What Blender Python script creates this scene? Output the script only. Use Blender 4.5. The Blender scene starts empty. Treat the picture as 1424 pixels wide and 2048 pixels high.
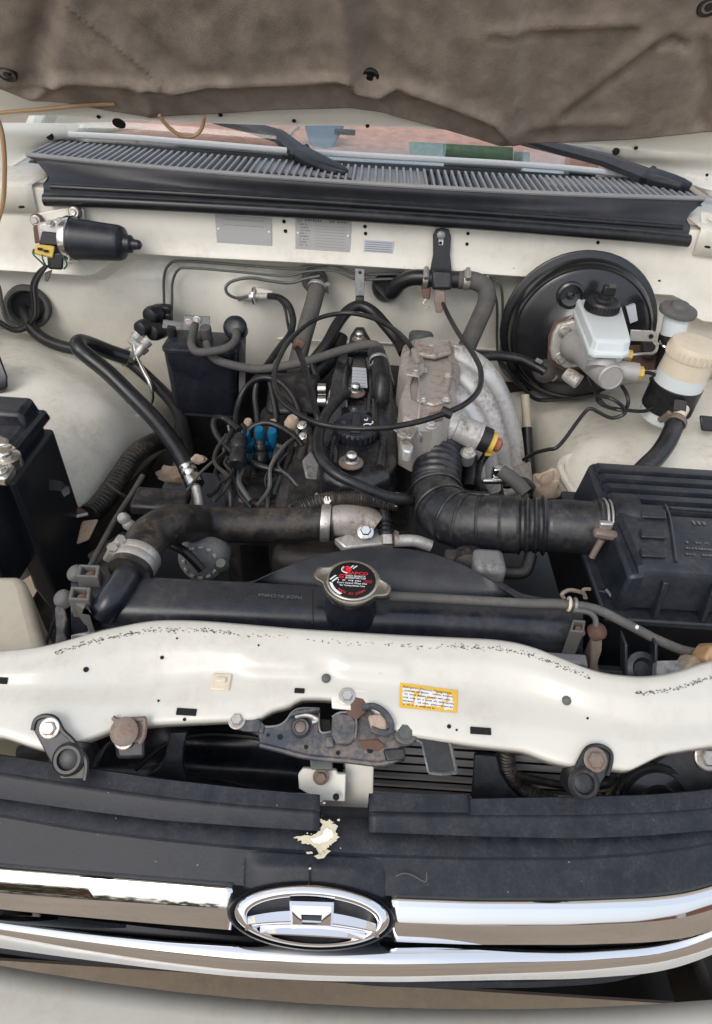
import bpy, bmesh, math, random
from mathutils import Vector as V, Matrix, noise
random.seed(7)
SC = bpy.context.scene
COL = SC.collection
R = math.radians
# ------------------------------------------------------------------ camera
FPX = 1316.0                      # focal length in photo pixels (24 mm equivalent)
PITCH, ROLL = R(36.5), R(3.7)
CAM = V((0.013, 0.0, 1.5))
f0 = V((0, math.cos(PITCH), -math.sin(PITCH))); u0 = V((0, math.sin(PITCH), math.cos(PITCH))); r0 = V((1, 0, 0))
RR = r0 * math.cos(ROLL) + u0 * math.sin(ROLL)
UU = u0 * math.cos(ROLL) - r0 * math.sin(ROLL)
cd = bpy.data.cameras.new('camera'); cam = bpy.data.objects.new('camera', cd); COL.objects.link(cam)
m = Matrix((RR, UU, -f0)).transposed().to_4x4(); m.translation = CAM; cam.matrix_world = m
cd.sensor_fit = 'VERTICAL'; cd.sensor_height = 36.0; cd.lens = FPX / 2048 * 36.0; cd.shift_y = -75 / 2048
cd.clip_start = 0.02; cd.clip_end = 500
SC.camera = cam
# ------------------------------------------------------------------ world and sun
w = bpy.data.worlds.new('World'); SC.world = w; w.use_nodes = True
nt = w.node_tree; bg = nt.nodes['Background']
sky = nt.nodes.new('ShaderNodeTexSky'); sky.sky_type = 'NISHITA'; sky.sun_disc = False
SUN_EL, SUN_AZ = R(42), R(212)     # azimuth clockwise from +Y: behind and a little left of the camera
sky.sun_elevation = SUN_EL; sky.sun_rotation = SUN_AZ; sky.dust_density = 4.0; sky.air_density = 1.0; sky.ozone_density = 1.0
hs = nt.nodes.new('ShaderNodeHueSaturation'); hs.inputs['Saturation'].default_value = 1.0   # hazy, overcast sky
nt.links.new(sky.outputs[0], hs.inputs['Color'])
ov = nt.nodes.new('ShaderNodeMix'); ov.data_type = 'RGBA'; ov.inputs['Factor'].default_value = 0.55      # even bright cloud cover over the whole dome
[q for q in ov.inputs if q.identifier == 'B_Color'][0].default_value = (7.2, 7.8, 8.7, 1)
nt.links.new(hs.outputs[0], [q for q in ov.inputs if q.identifier == 'A_Color'][0]); nt.links.new([q for q in ov.outputs if q.identifier == 'Result_Color'][0], bg.inputs[0])
bg.inputs[1].default_value = 0.15
sl = bpy.data.lights.new('sun', 'SUN'); so = bpy.data.objects.new('sun', sl); COL.objects.link(so)
sl.energy = 0.9; sl.angle = R(28); sl.color = (1.0, 0.98, 0.955)
sdir = V((math.sin(SUN_AZ) * math.cos(SUN_EL), math.cos(SUN_AZ) * math.cos(SUN_EL), math.sin(SUN_EL)))
so.rotation_euler = sdir.to_track_quat('Z', 'Y').to_euler(); so.location = (0, -3, 6)
SC.view_settings.view_transform = 'Standard'; SC.view_settings.look = 'None'
SC.view_settings.exposure = 0.22; SC.view_settings.gamma = 1
SC.cycles.max_bounces = 8; SC.cycles.diffuse_bounces = 4; SC.cycles.glossy_bounces = 4; SC.cycles.transmission_bounces = 6
SC.cycles.use_denoising = True
# ------------------------------------------------------------------ photo pixel + a depth -> point in the car's space
def ray(px, py):
    return f0 + RR * ((px - 712) / FPX) + UU * ((949 - py) / FPX)
def PY(px, py, y):
    d = ray(px, py); return CAM + d * ((y - CAM.y) / d.y)
def PZ(px, py, z):
    d = ray(px, py); return CAM + d * ((z - CAM.z) / d.z)
def PX(px, py, x):
    d = ray(px, py); return CAM + d * ((x - CAM.x) / d.x)
def PP(px, py, pt, n):
    d = ray(px, py); return CAM + d * ((V(pt) - CAM).dot(V(n)) / d.dot(V(n)))
def mpp(p):                        # metres per photo pixel at a point
    return (V(p) - CAM).dot(f0) / FPX
def pts(l):                        # [(px, py, y), ...]
    return [PY(*q) for q in l]
def lerp1(poly, x):
    if x <= poly[0][0]:
        (x0, y0), (x1, y1) = poly[0], poly[1]
    elif x >= poly[-1][0]:
        (x0, y0), (x1, y1) = poly[-2], poly[-1]
    else:
        for i in range(len(poly) - 1):
            if poly[i][0] <= x <= poly[i + 1][0]:
                (x0, y0), (x1, y1) = poly[i], poly[i + 1]; break
    return y0 + (y1 - y0) * (x - x0) / (x1 - x0)
def smooth1(poly, x, w=14):
    return sum(lerp1(poly, x + k * w) for k in (-2, -1, 0, 1, 2)) / 5
def crom(p, t):                    # Catmull-Rom through a list of vectors, t in [0, len-1]
    n = len(p); i = min(int(t), n - 2); u = t - i
    a, b, c, d = p[max(i - 1, 0)], p[i], p[i + 1], p[min(i + 2, n - 1)]
    return 0.5 * ((2 * b) + (c - a) * u + (2 * a - 5 * b + 4 * c - d) * u * u + (3 * b - a - 3 * c + d) * u ** 3)
# ------------------------------------------------------------------ materials
def mat(name, col, rough=0.5, metal=0.0, dirt=None, bump=None, spec=0.5, coat=0.0, var=0.12, vscale=9.0, trans=0.0, streak=None, emit=None, speck=None, sss=0.0):
    """dirt=(colour, amount 0..1, scale, contrast) noise patches of dust or rust; bump=(scale, strength); speck=(colour, scale, threshold)"""
    mt = bpy.data.materials.new(name); mt.use_nodes = True
    n = mt.node_tree; b = n.nodes['Principled BSDF']; L = n.links
    tc = n.nodes.new('ShaderNodeTexCoord'); co = tc.outputs['Object']
    def nz(scale, detail=5, rough_=0.6):
        t = n.nodes.new('ShaderNodeTexNoise'); t.inputs['Scale'].default_value = scale; t.inputs['Detail'].default_value = detail
        t.inputs['Roughness'].default_value = rough_; L.new(co, t.inputs['Vector']); return t.outputs['Fac']
    def ramp(src, lo, hi, a=0.0, c=1.0):
        mr = n.nodes.new('ShaderNodeMapRange'); mr.inputs['From Min'].default_value = lo; mr.inputs['From Max'].default_value = hi
        mr.inputs['To Min'].default_value = a; mr.inputs['To Max'].default_value = c; L.new(src, mr.inputs['Value']); return mr.outputs[0]
    def mix(fac, a, c):
        mx = n.nodes.new('ShaderNodeMix'); mx.data_type = 'RGBA'; L.new(fac, mx.inputs['Factor'])
        for s, v in (('A', a), ('B', c)):
            i = [q for q in mx.inputs if q.identifier == s + '_Color'][0]
            if isinstance(v, tuple): i.default_value = v + (1,)
            else: L.new(v, i)
        return [q for q in mx.outputs if q.identifier == 'Result_Color'][0]
    k0, k1 = 1 - var, 1 + var
    c = mix(ramp(nz(vscale), 0.3, 0.7), tuple(x * k0 for x in col), tuple(min(1, x * k1) for x in col))
    rsrc = None
    if dirt:
        dc, amt, sc, con = dirt
        fac = ramp(nz(sc, 8, 0.72), 0.52 - con * .6, 0.52 + con * .6, 0.0, 1.0)
        fac2 = ramp(nz(sc * 7, 6, 0.7), 0.36, 0.66, 0.15, 1.25)
        gn_ = n.nodes.new('ShaderNodeNewGeometry'); sx_ = n.nodes.new('ShaderNodeSeparateXYZ'); L.new(gn_.outputs['Normal'], sx_.inputs[0])
        upf = ramp(sx_.outputs['Z'], -0.2, 0.9, 0.35, 1.15)          # dust lies on what faces up
        def mul(a_, b_):
            q_ = n.nodes.new('ShaderNodeMath'); q_.operation = 'MULTIPLY'
            for i_, v_ in ((0, a_), (1, b_)):
                if isinstance(v_, float): q_.inputs[i_].default_value = v_
                else: L.new(v_, q_.inputs[i_])
            return q_.outputs[0]
        mm = n.nodes.new('ShaderNodeMath'); mm.operation = 'MULTIPLY'; mm.use_clamp = True; mm.inputs[1].default_value = amt * 1.25; L.new(mul(mul(fac, fac2), upf), mm.inputs[0])
        c = mix(mm.outputs[0], c, dc); rsrc = mm.outputs[0]
    if speck:
        dc, sc, th = speck
        fac = ramp(nz(sc, 3, 0.5), th, th + 0.04)
        c = mix(fac, c, dc)
    L.new(c, b.inputs['Base Color'])
    b.inputs['Metallic'].default_value = metal; b.inputs['Specular IOR Level'].default_value = spec
    if rsrc is not None:
        L.new(ramp(rsrc, 0, 1, rough, min(1.0, rough + 0.4)), b.inputs['Roughness'])
        if metal > 0: L.new(ramp(rsrc, 0, 1, metal, metal * 0.2), b.inputs['Metallic'])
    else:
        L.new(ramp(nz(vscale * 3.3), 0.3, 0.7, max(0, rough - 0.07), rough + 0.07) if rough > 0.12 else ramp(nz(30), 0.3, 0.7, rough * 0.6, rough * 1.6), b.inputs['Roughness'])
    b.inputs['Coat Weight'].default_value = coat; b.inputs['Coat Roughness'].default_value = 0.12
    if sss: b.inputs['Subsurface Weight'].default_value = sss; b.inputs['Subsurface Radius'].default_value = (.01, .008, .006)
    if trans: b.inputs['Transmission Weight'].default_value = trans
    if bump:
        bp = n.nodes.new('ShaderNodeBump'); bp.inputs['Strength'].default_value = bump[1]; bp.inputs['Distance'].default_value = 0.002
        L.new(nz(bump[0], 4), bp.inputs['Height']); L.new(bp.outputs[0], b.inputs['Normal'])
    return mt
DUST = (.13, .122, .115)
M = {}
M['cream'] = mat('cream_paint', (.76, .728, .64), .33, coat=.25, var=.02, dirt=((.42, .34, .25), .3, 8, .14), speck=((.2, .16, .12), 75, .765))
M['cream_front_dim'] = mat('cream_paint_front_dimmed', (.625, .60, .53), .3, coat=.3, var=.02, dirt=((.5, .44, .36), .3, 11, .14), speck=((.12, .1, .08), 90, .775))  # body cream made darker here to offset the strong light at the front
M['plastic'] = mat('black_plastic', (.011, .0145, .022), .36, dirt=(DUST, .2, 22, .2), bump=(260, .06))
M['plastic_deep'] = mat('black_plastic_deep', (.012, .014, .018), .4, dirt=(DUST, .08, 12, .2))
M['grille'] = mat('grille_plastic', (.012, .0145, .020), .42, spec=.3, dirt=((.10, .10, .105), .2, 55, .22), bump=(420, .07), speck=((.22, .22, .22), 230, .745))
M['tank'] = mat('radiator_tank_plastic', (.0085, .0115, .019), .27, dirt=((.11, .10, .09), .22, 14, .2), bump=(300, .04))
M['cowl'] = mat('faded_cowl_plastic', (.28, .282, .285), .6, dirt=((.36, .35, .33), .5, 16, .2), bump=(200, .08))
M['lip'] = mat('cowl_lip_plastic', (.022, .024, .030), .45, dirt=((.12, .11, .11), .2, 9, .2))
M['rubber'] = mat('black_rubber', (.010, .011, .013), .33, spec=.4, dirt=(DUST, .22, 30, .16), bump=(220, .08))
M['seal'] = mat('seal_rubber', (.010, .011, .013), .28, spec=.42, dirt=((.1, .1, .1), .2, 14, .2))
M['hose_grey'] = mat('dusty_grey_hose', (.075, .073, .07), .75, dirt=((.16, .14, .12), .5, 25, .2))
M['hose_dusty'] = mat('dusty_black_hose', (.014, .0135, .0135), .42, dirt=((.11, .08, .055), .5, 34, .12), speck=((.2, .17, .13), 150, .74), bump=(150, .1))
M['duct'] = mat('duct_rubber', (.011, .013, .018), .32, dirt=((.15, .13, .105), .3, 18, .16), bump=(300, .05))
M['felt'] = mat('hood_felt', (.315, .262, .215), .95, var=.3, vscale=16, dirt=((.12, .095, .08), .7, 7, .14), bump=(500, .6), spec=.1, speck=((.33, .29, .25), 420, .66))
M['alu'] = mat('cast_aluminium', (.60, .585, .56), .4, metal=.5, dirt=((.20, .155, .115), .75, 22, .16), bump=(320, .12))
M['alu_dusty'] = mat('dusty_cast_aluminium', (.46, .42, .38), .5, metal=.5, dirt=((.24, .175, .135), .85, 26, .14), bump=(240, .15))
M['alu_dull'] = mat('dull_aluminium', (.3, .3, .3), .5, metal=.5, dirt=((.08, .07, .06), .7, 18, .2))
M['master'] = mat('grey_cast_metal', (.40, .385, .37), .5, metal=.3, var=.06, dirt=((.28, .25, .22), .4, 14, .2), bump=(350, .1))
M['steel'] = mat('zinc_steel', (.55, .53, .5), .35, metal=.85, dirt=((.25, .18, .12), .5, 30, .18))
M['bright'] = mat('bright_steel', (.72, .71, .69), .22, metal=1.0)
M['rusty'] = mat('rusty_steel', (.20, .165, .14), .55, metal=.35, dirt=((.17, .085, .045), .6, 60, .2), bump=(200, .2))
M['rust'] = mat('rust_brown', (.13, .075, .055), .8, dirt=((.1, .05, .03), .5, 30, .2))
M['chrome'] = mat('chrome', (.82, .82, .83), .035, metal=1.0, var=.02)
M['cap_metal'] = mat('nickel_plated_steel', (.62, .59, .54), .3, metal=1.0, var=.06)
M['pipe'] = mat('green_grey_pipe', (.075, .085, .08), .45, metal=.2, dirt=((.2, .18, .15), .3, 30, .2))
M['cable'] = mat('black_cable', (.010, .010, .011), .32, spec=.4, dirt=((.08, .07, .06), .25, 30, .2))
M['booster'] = mat('gloss_black_paint', (.010, .011, .013), .24, coat=.3, dirt=((.12, .11, .1), .08, 12, .2))
M['white_plastic'] = mat('translucent_white_plastic', (.64, .68, .68), .38, var=.03, sss=.25)
M['cream_plastic'] = mat('yellowed_plastic', (.66, .58, .45), .42, var=.05, dirt=((.5, .4, .28), .4, 12, .2), sss=.2)
M['tank_plastic'] = mat('washer_tank_plastic', (.50, .45, .35), .42, var=.06, dirt=((.4, .33, .24), .4, 9, .2), sss=.2)
M['cap_grey'] = mat('grey_rubber_cap', (.10, .097, .092), .6, dirt=((.17, .15, .13), .5, 20, .2))
M['black'] = mat('black_cap', (.012, .012, .013), .45)
M['hole'] = mat('dark_opening', (.006, .006, .006), .9)  # flat black painted for the shade inside holes and slots
M['yellow'] = mat('yellow_plastic', (.62, .42, .07), .45, dirt=((.3, .2, .1), .3, 25, .2))
M['amber'] = mat('amber_hose', (.42, .26, .14), .35, dirt=((.45, .3, .16), .4, 20, .2), sss=.2)
M['orange'] = mat('rust_orange_plastic', (.30, .09, .04), .6, dirt=((.45, .25, .15), .5, 40, .2))
M['blue'] = mat('blue_plastic', (.008, .12, .24), .3)
M['tan'] = mat('sandy_tan', (.42, .33, .25), .9, dirt=((.26, .19, .13), .7, 50, .16), bump=(60, .6))  # sandy tan, also the colour of the sunlit ground lumps
M['engine'] = mat('engine_black', (.007, .0075, .009), .45, dirt=((.07, .055, .042), .6, 26, .16), bump=(180, .12))
M['oily'] = mat('oily_valve_cover', (.010, .011, .014), .22, coat=.2, dirt=((.06, .05, .042), .4, 34, .12), bump=(140, .2))
M['grime'] = mat('grimy_metal', (.03, .027, .025), .6, metal=.1, dirt=((.09, .07, .055), .4, 24, .2), bump=(120, .3))
M['trim'] = mat('sky_white_trim', (.74, .74, .74), .25, coat=.4, var=.03)  # moulding coloured white for the sky it reflects
M['fins'] = mat('condenser_black', (.008, .008, .009), .8, spec=.1)
M['finline'] = mat('condenser_tube', (.36, .365, .38), .4, metal=.2)
M['plate'] = mat('data_plate', (.47, .46, .445), .5, metal=.1, var=.05, dirt=((.33, .3, .28), .3, 30, .2))
M['plate_ink'] = mat('plate_engraving', (.16, .155, .15), .6)
M['tag'] = mat('grey_white_label', (.50, .52, .57), .5, var=.04)
M['white'] = mat('white_print', (.8, .8, .8), .5, var=.02)
M['red'] = mat('red_print', (.62, .02, .03), .45, var=.02)
M['ink'] = mat('dark_print', (.05, .05, .06), .6)
M['capblack'] = mat('cap_label_black', (.006, .006, .008), .25)
M['labelyellow'] = mat('label_yellow', (.72, .43, .05), .5, var=.05)
M['labelwhite'] = mat('label_worn_white', (.74, .72, .70), .55, var=.03)
M['greytext'] = mat('moulded_text', (.13, .14, .15), .6)
M['redreflection'] = mat('red_glass_reflection', (.78, .36, .27), .95, var=.3, vscale=40, bump=(180, 1.0), dirt=((.66, .36, .28), .5, 20, .2))  # red raised to carry the red reflection in the windscreen
M['sand'] = mat('sandy_ground', (.30, .235, .17), .95, var=.2, vscale=1.5, dirt=((.2, .16, .12), .5, 6, .2), bump=(40, .8))
M['paper'] = mat('paper_blue_green', (.50, .66, .62), .6, dirt=((.1, .3, .14), .9, 30, .1))
M['green'] = mat('green_print', (.10, .26, .10), .6, dirt=((.6, .55, .3), .5, 60, .15))
M['dustblue'] = mat('blue_grey_plastic', (.13, .18, .25), .6)
M['bare'] = mat('chipped_filler', (.62, .56, .40), .8, dirt=((.45, .4, .3), .5, 60, .2))
M['wire_green'] = mat('wire_green', (.03, .09, .06), .45)
M['wire_white'] = mat('wire_white', (.55, .55, .5), .5)
M['latch'] = mat('dusty_latch_steel', (.055, .062, .075), .42, metal=.35, dirt=((.24, .19, .15), .6, 26, .16), bump=(200, .2))
M['bracket_black'] = mat('black_bracket', (.012, .013, .015), .38, dirt=((.1, .09, .08), .2, 20, .2))
g = bpy.data.materials.new('windscreen_glass'); g.use_nodes = True
gn = g.node_tree.nodes; gn.remove(gn['Principled BSDF']); go_ = gn['Material Output']
gt = gn.new('ShaderNodeBsdfTransparent'); gt.inputs[0].default_value = (.9, .94, .93, 1); gg = gn.new('ShaderNodeBsdfGlossy'); gg.inputs['Roughness'].default_value = .03
gw_ = gn.new('ShaderNodeLayerWeight'); gp_ = gn.new('ShaderNodeMath'); gp_.operation = 'POWER'; gp_.inputs[1].default_value = 4.0
gf_ = gn.new('ShaderNodeMath'); gf_.operation = 'MULTIPLY_ADD'; gf_.inputs[1].default_value = .85; gf_.inputs[2].default_value = .05; gm_ = gn.new('ShaderNodeMixShader')
g.node_tree.links.new(gw_.outputs['Facing'], gp_.inputs[0]); g.node_tree.links.new(gp_.outputs[0], gf_.inputs[0])
for a_, b_ in ((gf_.outputs[0], gm_.inputs[0]), (gt.outputs[0], gm_.inputs[1]), (gg.outputs[0], gm_.inputs[2]), (gm_.outputs[0], go_.inputs[0])): g.node_tree.links.new(a_, b_)
M['glass'] = g
# ------------------------------------------------------------------ mesh builders
class G:
    """collects shapes in world space; obj() links them as ONE mesh object"""
    def __init__(s): s.v = []; s.f = []; s.fm = []; s.cur = 0
    def add(s, v, f):
        o = len(s.v); s.v += [V(q) for q in v]; s.f += [tuple(i + o for i in q) for q in f]; return s
    def box(s, c, size, rot=None):
        c = V(c); h = V(size) / 2; q = rot or Matrix.Identity(3)
        vs = [c + q @ V((x * h.x, y * h.y, z * h.z)) for x in (-1, 1) for y in (-1, 1) for z in (-1, 1)]
        return s.add(vs, [(0, 1, 3, 2), (4, 6, 7, 5), (0, 4, 5, 1), (2, 3, 7, 6), (0, 2, 6, 4), (1, 5, 7, 3)])
    def hexa(s, top, bot):          # two quads (4 points each, same winding)
        t = list(top) + list(bot)
        return s.add(t, [(0, 1, 2, 3), (7, 6, 5, 4), (0, 4, 5, 1), (1, 5, 6, 2), (2, 6, 7, 3), (3, 7, 4, 0)])
    def prism(s, outline, vec):     # polygon extruded along vec
        n = len(outline); a = [V(p) for p in outline]; b = [p + V(vec) for p in a]
        return s.add(a + b, [tuple(range(n)), tuple(range(2 * n - 1, n - 1, -1))] + [(i, i + n, (i + 1) % n + n, (i + 1) % n) for i in range(n)])
    def rings(s, rs, cap=True, closed=False):
        n = len(rs[0]); v = [p for r in rs for p in r]; f = []
        k = len(rs) if closed else len(rs) - 1
        for i in range(k):
            for j in range(n):
                a, b = i * n, ((i + 1) % len(rs)) * n
                f.append((a + j, a + (j + 1) % n, b + (j + 1) % n, b + j))
        if cap and not closed:
            f.append(tuple(range(n - 1, -1, -1))); f.append(tuple(range((len(rs) - 1) * n, len(rs) * n)))
        return s.add(v, f)
    def lathe(s, prof, org, axis, n=32, cap=True):   # prof [(r, h)] along axis from org
        ax = V(axis).normalized(); q = ax.to_track_quat('Z', 'Y').to_matrix(); org = V(org)
        rs = [[org + q @ V((r * math.cos(2 * math.pi * j / n), r * math.sin(2 * math.pi * j / n), h)) for j in range(n)] for r, h in prof]
        return s.rings(rs, cap)
    def cyl(s, a, b, r, r2=None, n=20):
        a, b = V(a), V(b); return s.lathe([(r, 0), (r if r2 is None else r2, (b - a).length)], a, b - a, n)
    def torus(s, c, axis, rad, r, n=28, k=8):
        q = V(axis).normalized().to_track_quat('Z', 'Y').to_matrix(); rs = []
        for i in range(n):
            t = 2 * math.pi * i / n
            rs.append([V(c) + q @ V(((rad + r * math.cos(2 * math.pi * j / k)) * math.cos(t), (rad + r * math.cos(2 * math.pi * j / k)) * math.sin(t), r * math.sin(2 * math.pi * j / k))) for j in range(k)])
        return s.rings(rs, False, True)
    def tube(s, p, r, n=12, step=6, rf=None, cap=True, flat=None):
        """p: world points; r: radius; rf(t 0..1)->radius factor; step: samples per span"""
        p = [V(q) for q in p]; N = (len(p) - 1) * step
        c = [crom(p, i * (len(p) - 1) / N) for i in range(N + 1)] if len(p) > 2 else [p[0].lerp(p[1], i / step) for i in range(step + 1)]
        N = len(c) - 1; rs = []; up = None; L = [0]
        for i in range(N): L.append(L[-1] + (c[i + 1] - c[i]).length)
        for i in range(N + 1):
            t = (c[min(i + 1, N)] - c[max(i - 1, 0)]).normalized()
            if up is None:
                up = t.orthogonal().normalized()
            up = (up - t * up.dot(t)).normalized(); sd = t.cross(up)
            rr = r * (rf(L[i] / L[-1]) if rf else 1)
            rs.append([c[i] + (up * math.cos(2 * math.pi * j / n) + sd * math.sin(2 * math.pi * j / n)) * rr for j in range(n)])
        s.path = c
        return s.rings(rs, cap)
    def grid(s, rows):
        n = len(rows[0]); v = [p for r in rows for p in r]
        return s.add(v, [(i * n + j, i * n + j + 1, (i + 1) * n + j + 1, (i + 1) * n + j) for i in range(len(rows) - 1) for j in range(n - 1)])
    def obj(s, name, mt, par=None, bev=0, seg=2, ang=40, solid=0, sub=0, smooth=True, kind=None, off=-1):
        org = ORG.get(par.name, V((0, 0, 0))) if par else V((0, 0, 0))
        me = bpy.data.meshes.new(name); me.from_pydata([p - org for p in s.v], [], s.f)
        me.materials.append(M[mt] if isinstance(mt, str) else mt)
        bm = bmesh.new(); bm.from_mesh(me); bmesh.ops.recalc_face_normals(bm, faces=bm.faces); bm.to_mesh(me); bm.free()
        if smooth:
            for q in me.polygons: q.use_smooth = True
            me.set_sharp_from_angle(angle=R(ang))
        o = bpy.data.objects.new(name, me); COL.objects.link(o)
        if par: o.parent = par
        ORG[o.name] = org
        if solid:
            md = o.modifiers.new('thickness', 'SOLIDIFY'); md.thickness = solid; md.offset = off
        if bev:
            md = o.modifiers.new('bevel', 'BEVEL'); md.width = bev; md.segments = seg; md.limit_method = 'ANGLE'; md.angle_limit = R(30); md.harden_normals = False
        if sub:
            md = o.modifiers.new('subdivision', 'SUBSURF'); md.levels = sub; md.render_levels = sub
        if kind: o['kind'] = kind
        return o
ORG = {}
def thing(name, label, cat, loc, group=None):
    o = bpy.data.objects.new(name, None); COL.objects.link(o); o.location = V(loc); o.empty_display_size = .02
    ORG[o.name] = V(loc); o['label'] = label; o['category'] = cat
    if group: o['group'] = group
    return o
def tag(o, label, cat, group=None):
    o['label'] = label; o['category'] = cat
    if group: o['group'] = group
    return o
def dupe(root, delta, label=None, group=None):
    r = root.copy(); COL.objects.link(r); r.location = root.location + V(delta)
    if label: r['label'] = label
    if group: r['group'] = group
    for ch in list(root.children):
        c = ch.copy(); COL.objects.link(c); c.parent = r
        for g_ in list(ch.children):
            d = g_.copy(); COL.objects.link(d); d.parent = c
    return r
def bolt(p, axis, r, par, mt='steel', h=None, washer=True, name='bolt'):
    ax = V(axis).normalized(); h = h or r * .9; p = V(p); g_ = G()
    if washer: g_.lathe([(r * 1.45, 0), (r * 1.45, r * .2), (r * 1.3, r * .28)], p, ax, 20)
    g_.lathe([(r, r * .2), (r, h * .82), (r * .8, h)], p, ax, 6)
    return g_.obj(name, mt, par, ang=25)
def clamp(p, axis, r, w, par, mt='steel', screw=None):
    ax = V(axis).normalized(); p = V(p)
    g_ = G().lathe([(r, -w / 2), (r + .0012, -w / 2), (r + .0018, -w * .3), (r + .0018, w * .3), (r + .0012, w / 2), (r, w / 2)], p, ax, 36, False)
    if screw is not None:
        sd = V(screw); sd = (sd - ax * sd.dot(ax)).normalized(); c = p + sd * (r + .004); tn = ax.cross(sd).normalized()
        g_.cyl(c - tn * .011, c + tn * .010, .0042, n=12); g_.cyl(c + tn * .010, c + tn * .0135, .0058, n=6)
        g_.box(c - sd * .003, (w * 1.05, .006, .016), Matrix((ax, sd, tn)).transposed())
    return g_.obj('clamp', mt, par)
def rock(p, r, mt, name, seed, flat=(1, 1, 1)):
    bm = bmesh.new(); bmesh.ops.create_icosphere(bm, subdivisions=3, radius=1); g_ = G()
    vs = [V(p) + V((v.co.x * flat[0], v.co.y * flat[1], v.co.z * flat[2])) * r * (1 + .45 * noise.noise(v.co * 1.6 + V((seed, 0, 0))) + .2 * noise.noise(v.co * 5 + V((0, seed, 0)))) for v in bm.verts]
    g_.add(vs, [tuple(v.index for v in f.verts) for f in bm.faces]); bm.free()
    return g_.obj(name, mt, ang=35)
def disc(p, axis, r, par, mt='hole', name='hole', h=.0012, n=16):
    ax = V(axis).normalized()
    return G().lathe([(r, -.001), (r, h * .6), (r * .9, h)], p, ax, n).obj(name, mt, par)
FONT = None
def text(body, p, right, up, size, mt, par, name='lettering', depth=.0002, align='CENTER', bold=0, xs=1.0):
    c = bpy.data.curves.new(name, 'FONT'); c.body = body; c.size = 1; c.align_x = align; c.align_y = 'CENTER'; c.offset = bold
    c.resolution_u = 2
    t = bpy.data.objects.new(name, c); COL.objects.link(t)
    dg = bpy.context.evaluated_depsgraph_get(); me = bpy.data.meshes.new_from_object(t.evaluated_get(dg))
    bpy.data.objects.remove(t); bpy.data.curves.remove(c)
    right, up = V(right).normalized(), V(up).normalized(); n = right.cross(up).normalized(); p = V(p)
    o = G(); o.add([p + right * (q.co.x * size * xs) + up * (q.co.y * size) + n * depth for q in me.vertices], [tuple(f.vertices) for f in me.polygons])
    bpy.data.meshes.remove(me)
    return o.obj(name, mt, par, smooth=False)
def worn_print(p, right, up, length, h, mt, par, seed=0, depth=.0002, name='worn_print'):
    """a line of print worn past reading: short strokes of uneven length"""
    rd = random.Random(seed); right, up = V(right).normalized(), V(up).normalized(); n = right.cross(up).normalized(); x = 0; o = G()
    while x < length:
        w_ = h * rd.uniform(.35, .8)
        if rd.random() < .84:
            a = V(p) + right * x + n * depth; hh = h * rd.uniform(.6, 1)
            o.add([a - up * hh / 2, a + right * w_ - up * hh / 2, a + right * w_ + up * hh / 2, a + up * hh / 2], [(0, 1, 2, 3)])
        x += w_ + h * rd.uniform(.2, .4)
    return o.obj(name, mt, par, smooth=False)
# rows by photo pixel: first row on a level, each next row where the view ray meets a plane through the row before, tilted by 'el'
def prof(pxs, first, z, steps, az=None):
    rows = [[PZ(x, smooth1(first, x), z(x) if callable(z) else z) for x in pxs]]
    for poly, el in steps:
        row = []
        for k, x in enumerate(pxs):
            a = az(x) if az else 0
            n = V((math.sin(a) * math.cos(R(el)), -math.cos(R(el)) * math.cos(a), math.sin(R(el))))
            row.append(PP(x, smooth1(poly, x), rows[-1][k], n))
        rows.append(row)
    return rows
def fine(rows, k):                 # Catmull-Rom between rows
    nr = len(rows); n = len(rows[0]); out = []
    cols = [[rows[i][j] for i in range(nr)] for j in range(n)]
    for i in range((nr - 1) * k + 1):
        out.append([crom(cols[j], i / k) for j in range(n)])
    return out
def patch(rows, ku, kv):
    a = [[crom(r, i / ku) for i in range((len(r) - 1) * ku + 1)] for r in rows]
    return fine(a, kv)
def ext(rows, le=True, ri=True, k=(.1, .24)):   # carry a sheet on past both ends
    out = []
    for r in rows:
        a = [r[0] + (r[0] - r[1]).normalized() * q for q in reversed(k)] if le else []
        b = [r[-1] + (r[-1] - r[-2]).normalized() * q for q in k] if ri else []
        out.append(a + list(r) + b)
    return out
def frange(a, b, n): return [a + (b - a) * i / n for i in range(n + 1)]
# ================================================================== ground
o = G().grid([[V((x, y, 0)) for x in (-60, 60)] for y in (-60, 60)]).obj('ground', 'sand', kind='structure')
# unseen brick wall and hedge added behind the camera for the chrome to mirror
gw = thing('added_wall', 'unseen low red brick wall added to be mirrored in the chrome bars', 'wall', (1.5, -7.2, 0))
M['brickred'] = mat('red_brick', (.36, .15, .10), .9, dirt=((.3, .22, .17), .6, 5, .2)); M['hedge'] = mat('hedge_green', (.06, .085, .03), .8, var=.5, vscale=8)
G().box((1.5, -7.3, .5), (13, .24, 1.0)).obj('wall_face', 'brickred', gw); G().box((1.5, -7.3, 1.04), (13.2, .34, .08)).obj('coping', 'tan', gw)
for x in (-4.6, -1.2, 2.4, 6.0): G().box((x, -7.14, .56), (.4, .12, 1.12)).obj('pier', 'cream', gw)
hd = G(); rd = random.Random(2)
for _ in range(1500):
    c = V((-2.3 + rd.uniform(-1.3, 1.3), -4.6 + rd.uniform(-.35, .35), rd.uniform(.05, 1.1))); q = Matrix.Rotation(rd.uniform(0, 6.3), 3, V((rd.uniform(-1, 1), rd.uniform(-1, 1), rd.uniform(-1, 1))).normalized())
    hd.add([c + q @ V(v) * .07 for v in ((-1, 0, 0), (0, -.5, .1), (1, 0, 0), (0, .5, .1))], [(0, 1, 2, 3)])
tag(hd.obj('hedge', 'hedge', smooth=False), 'unseen small dark green hedge added to be mirrored in the left chrome bar', 'hedge')
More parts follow.
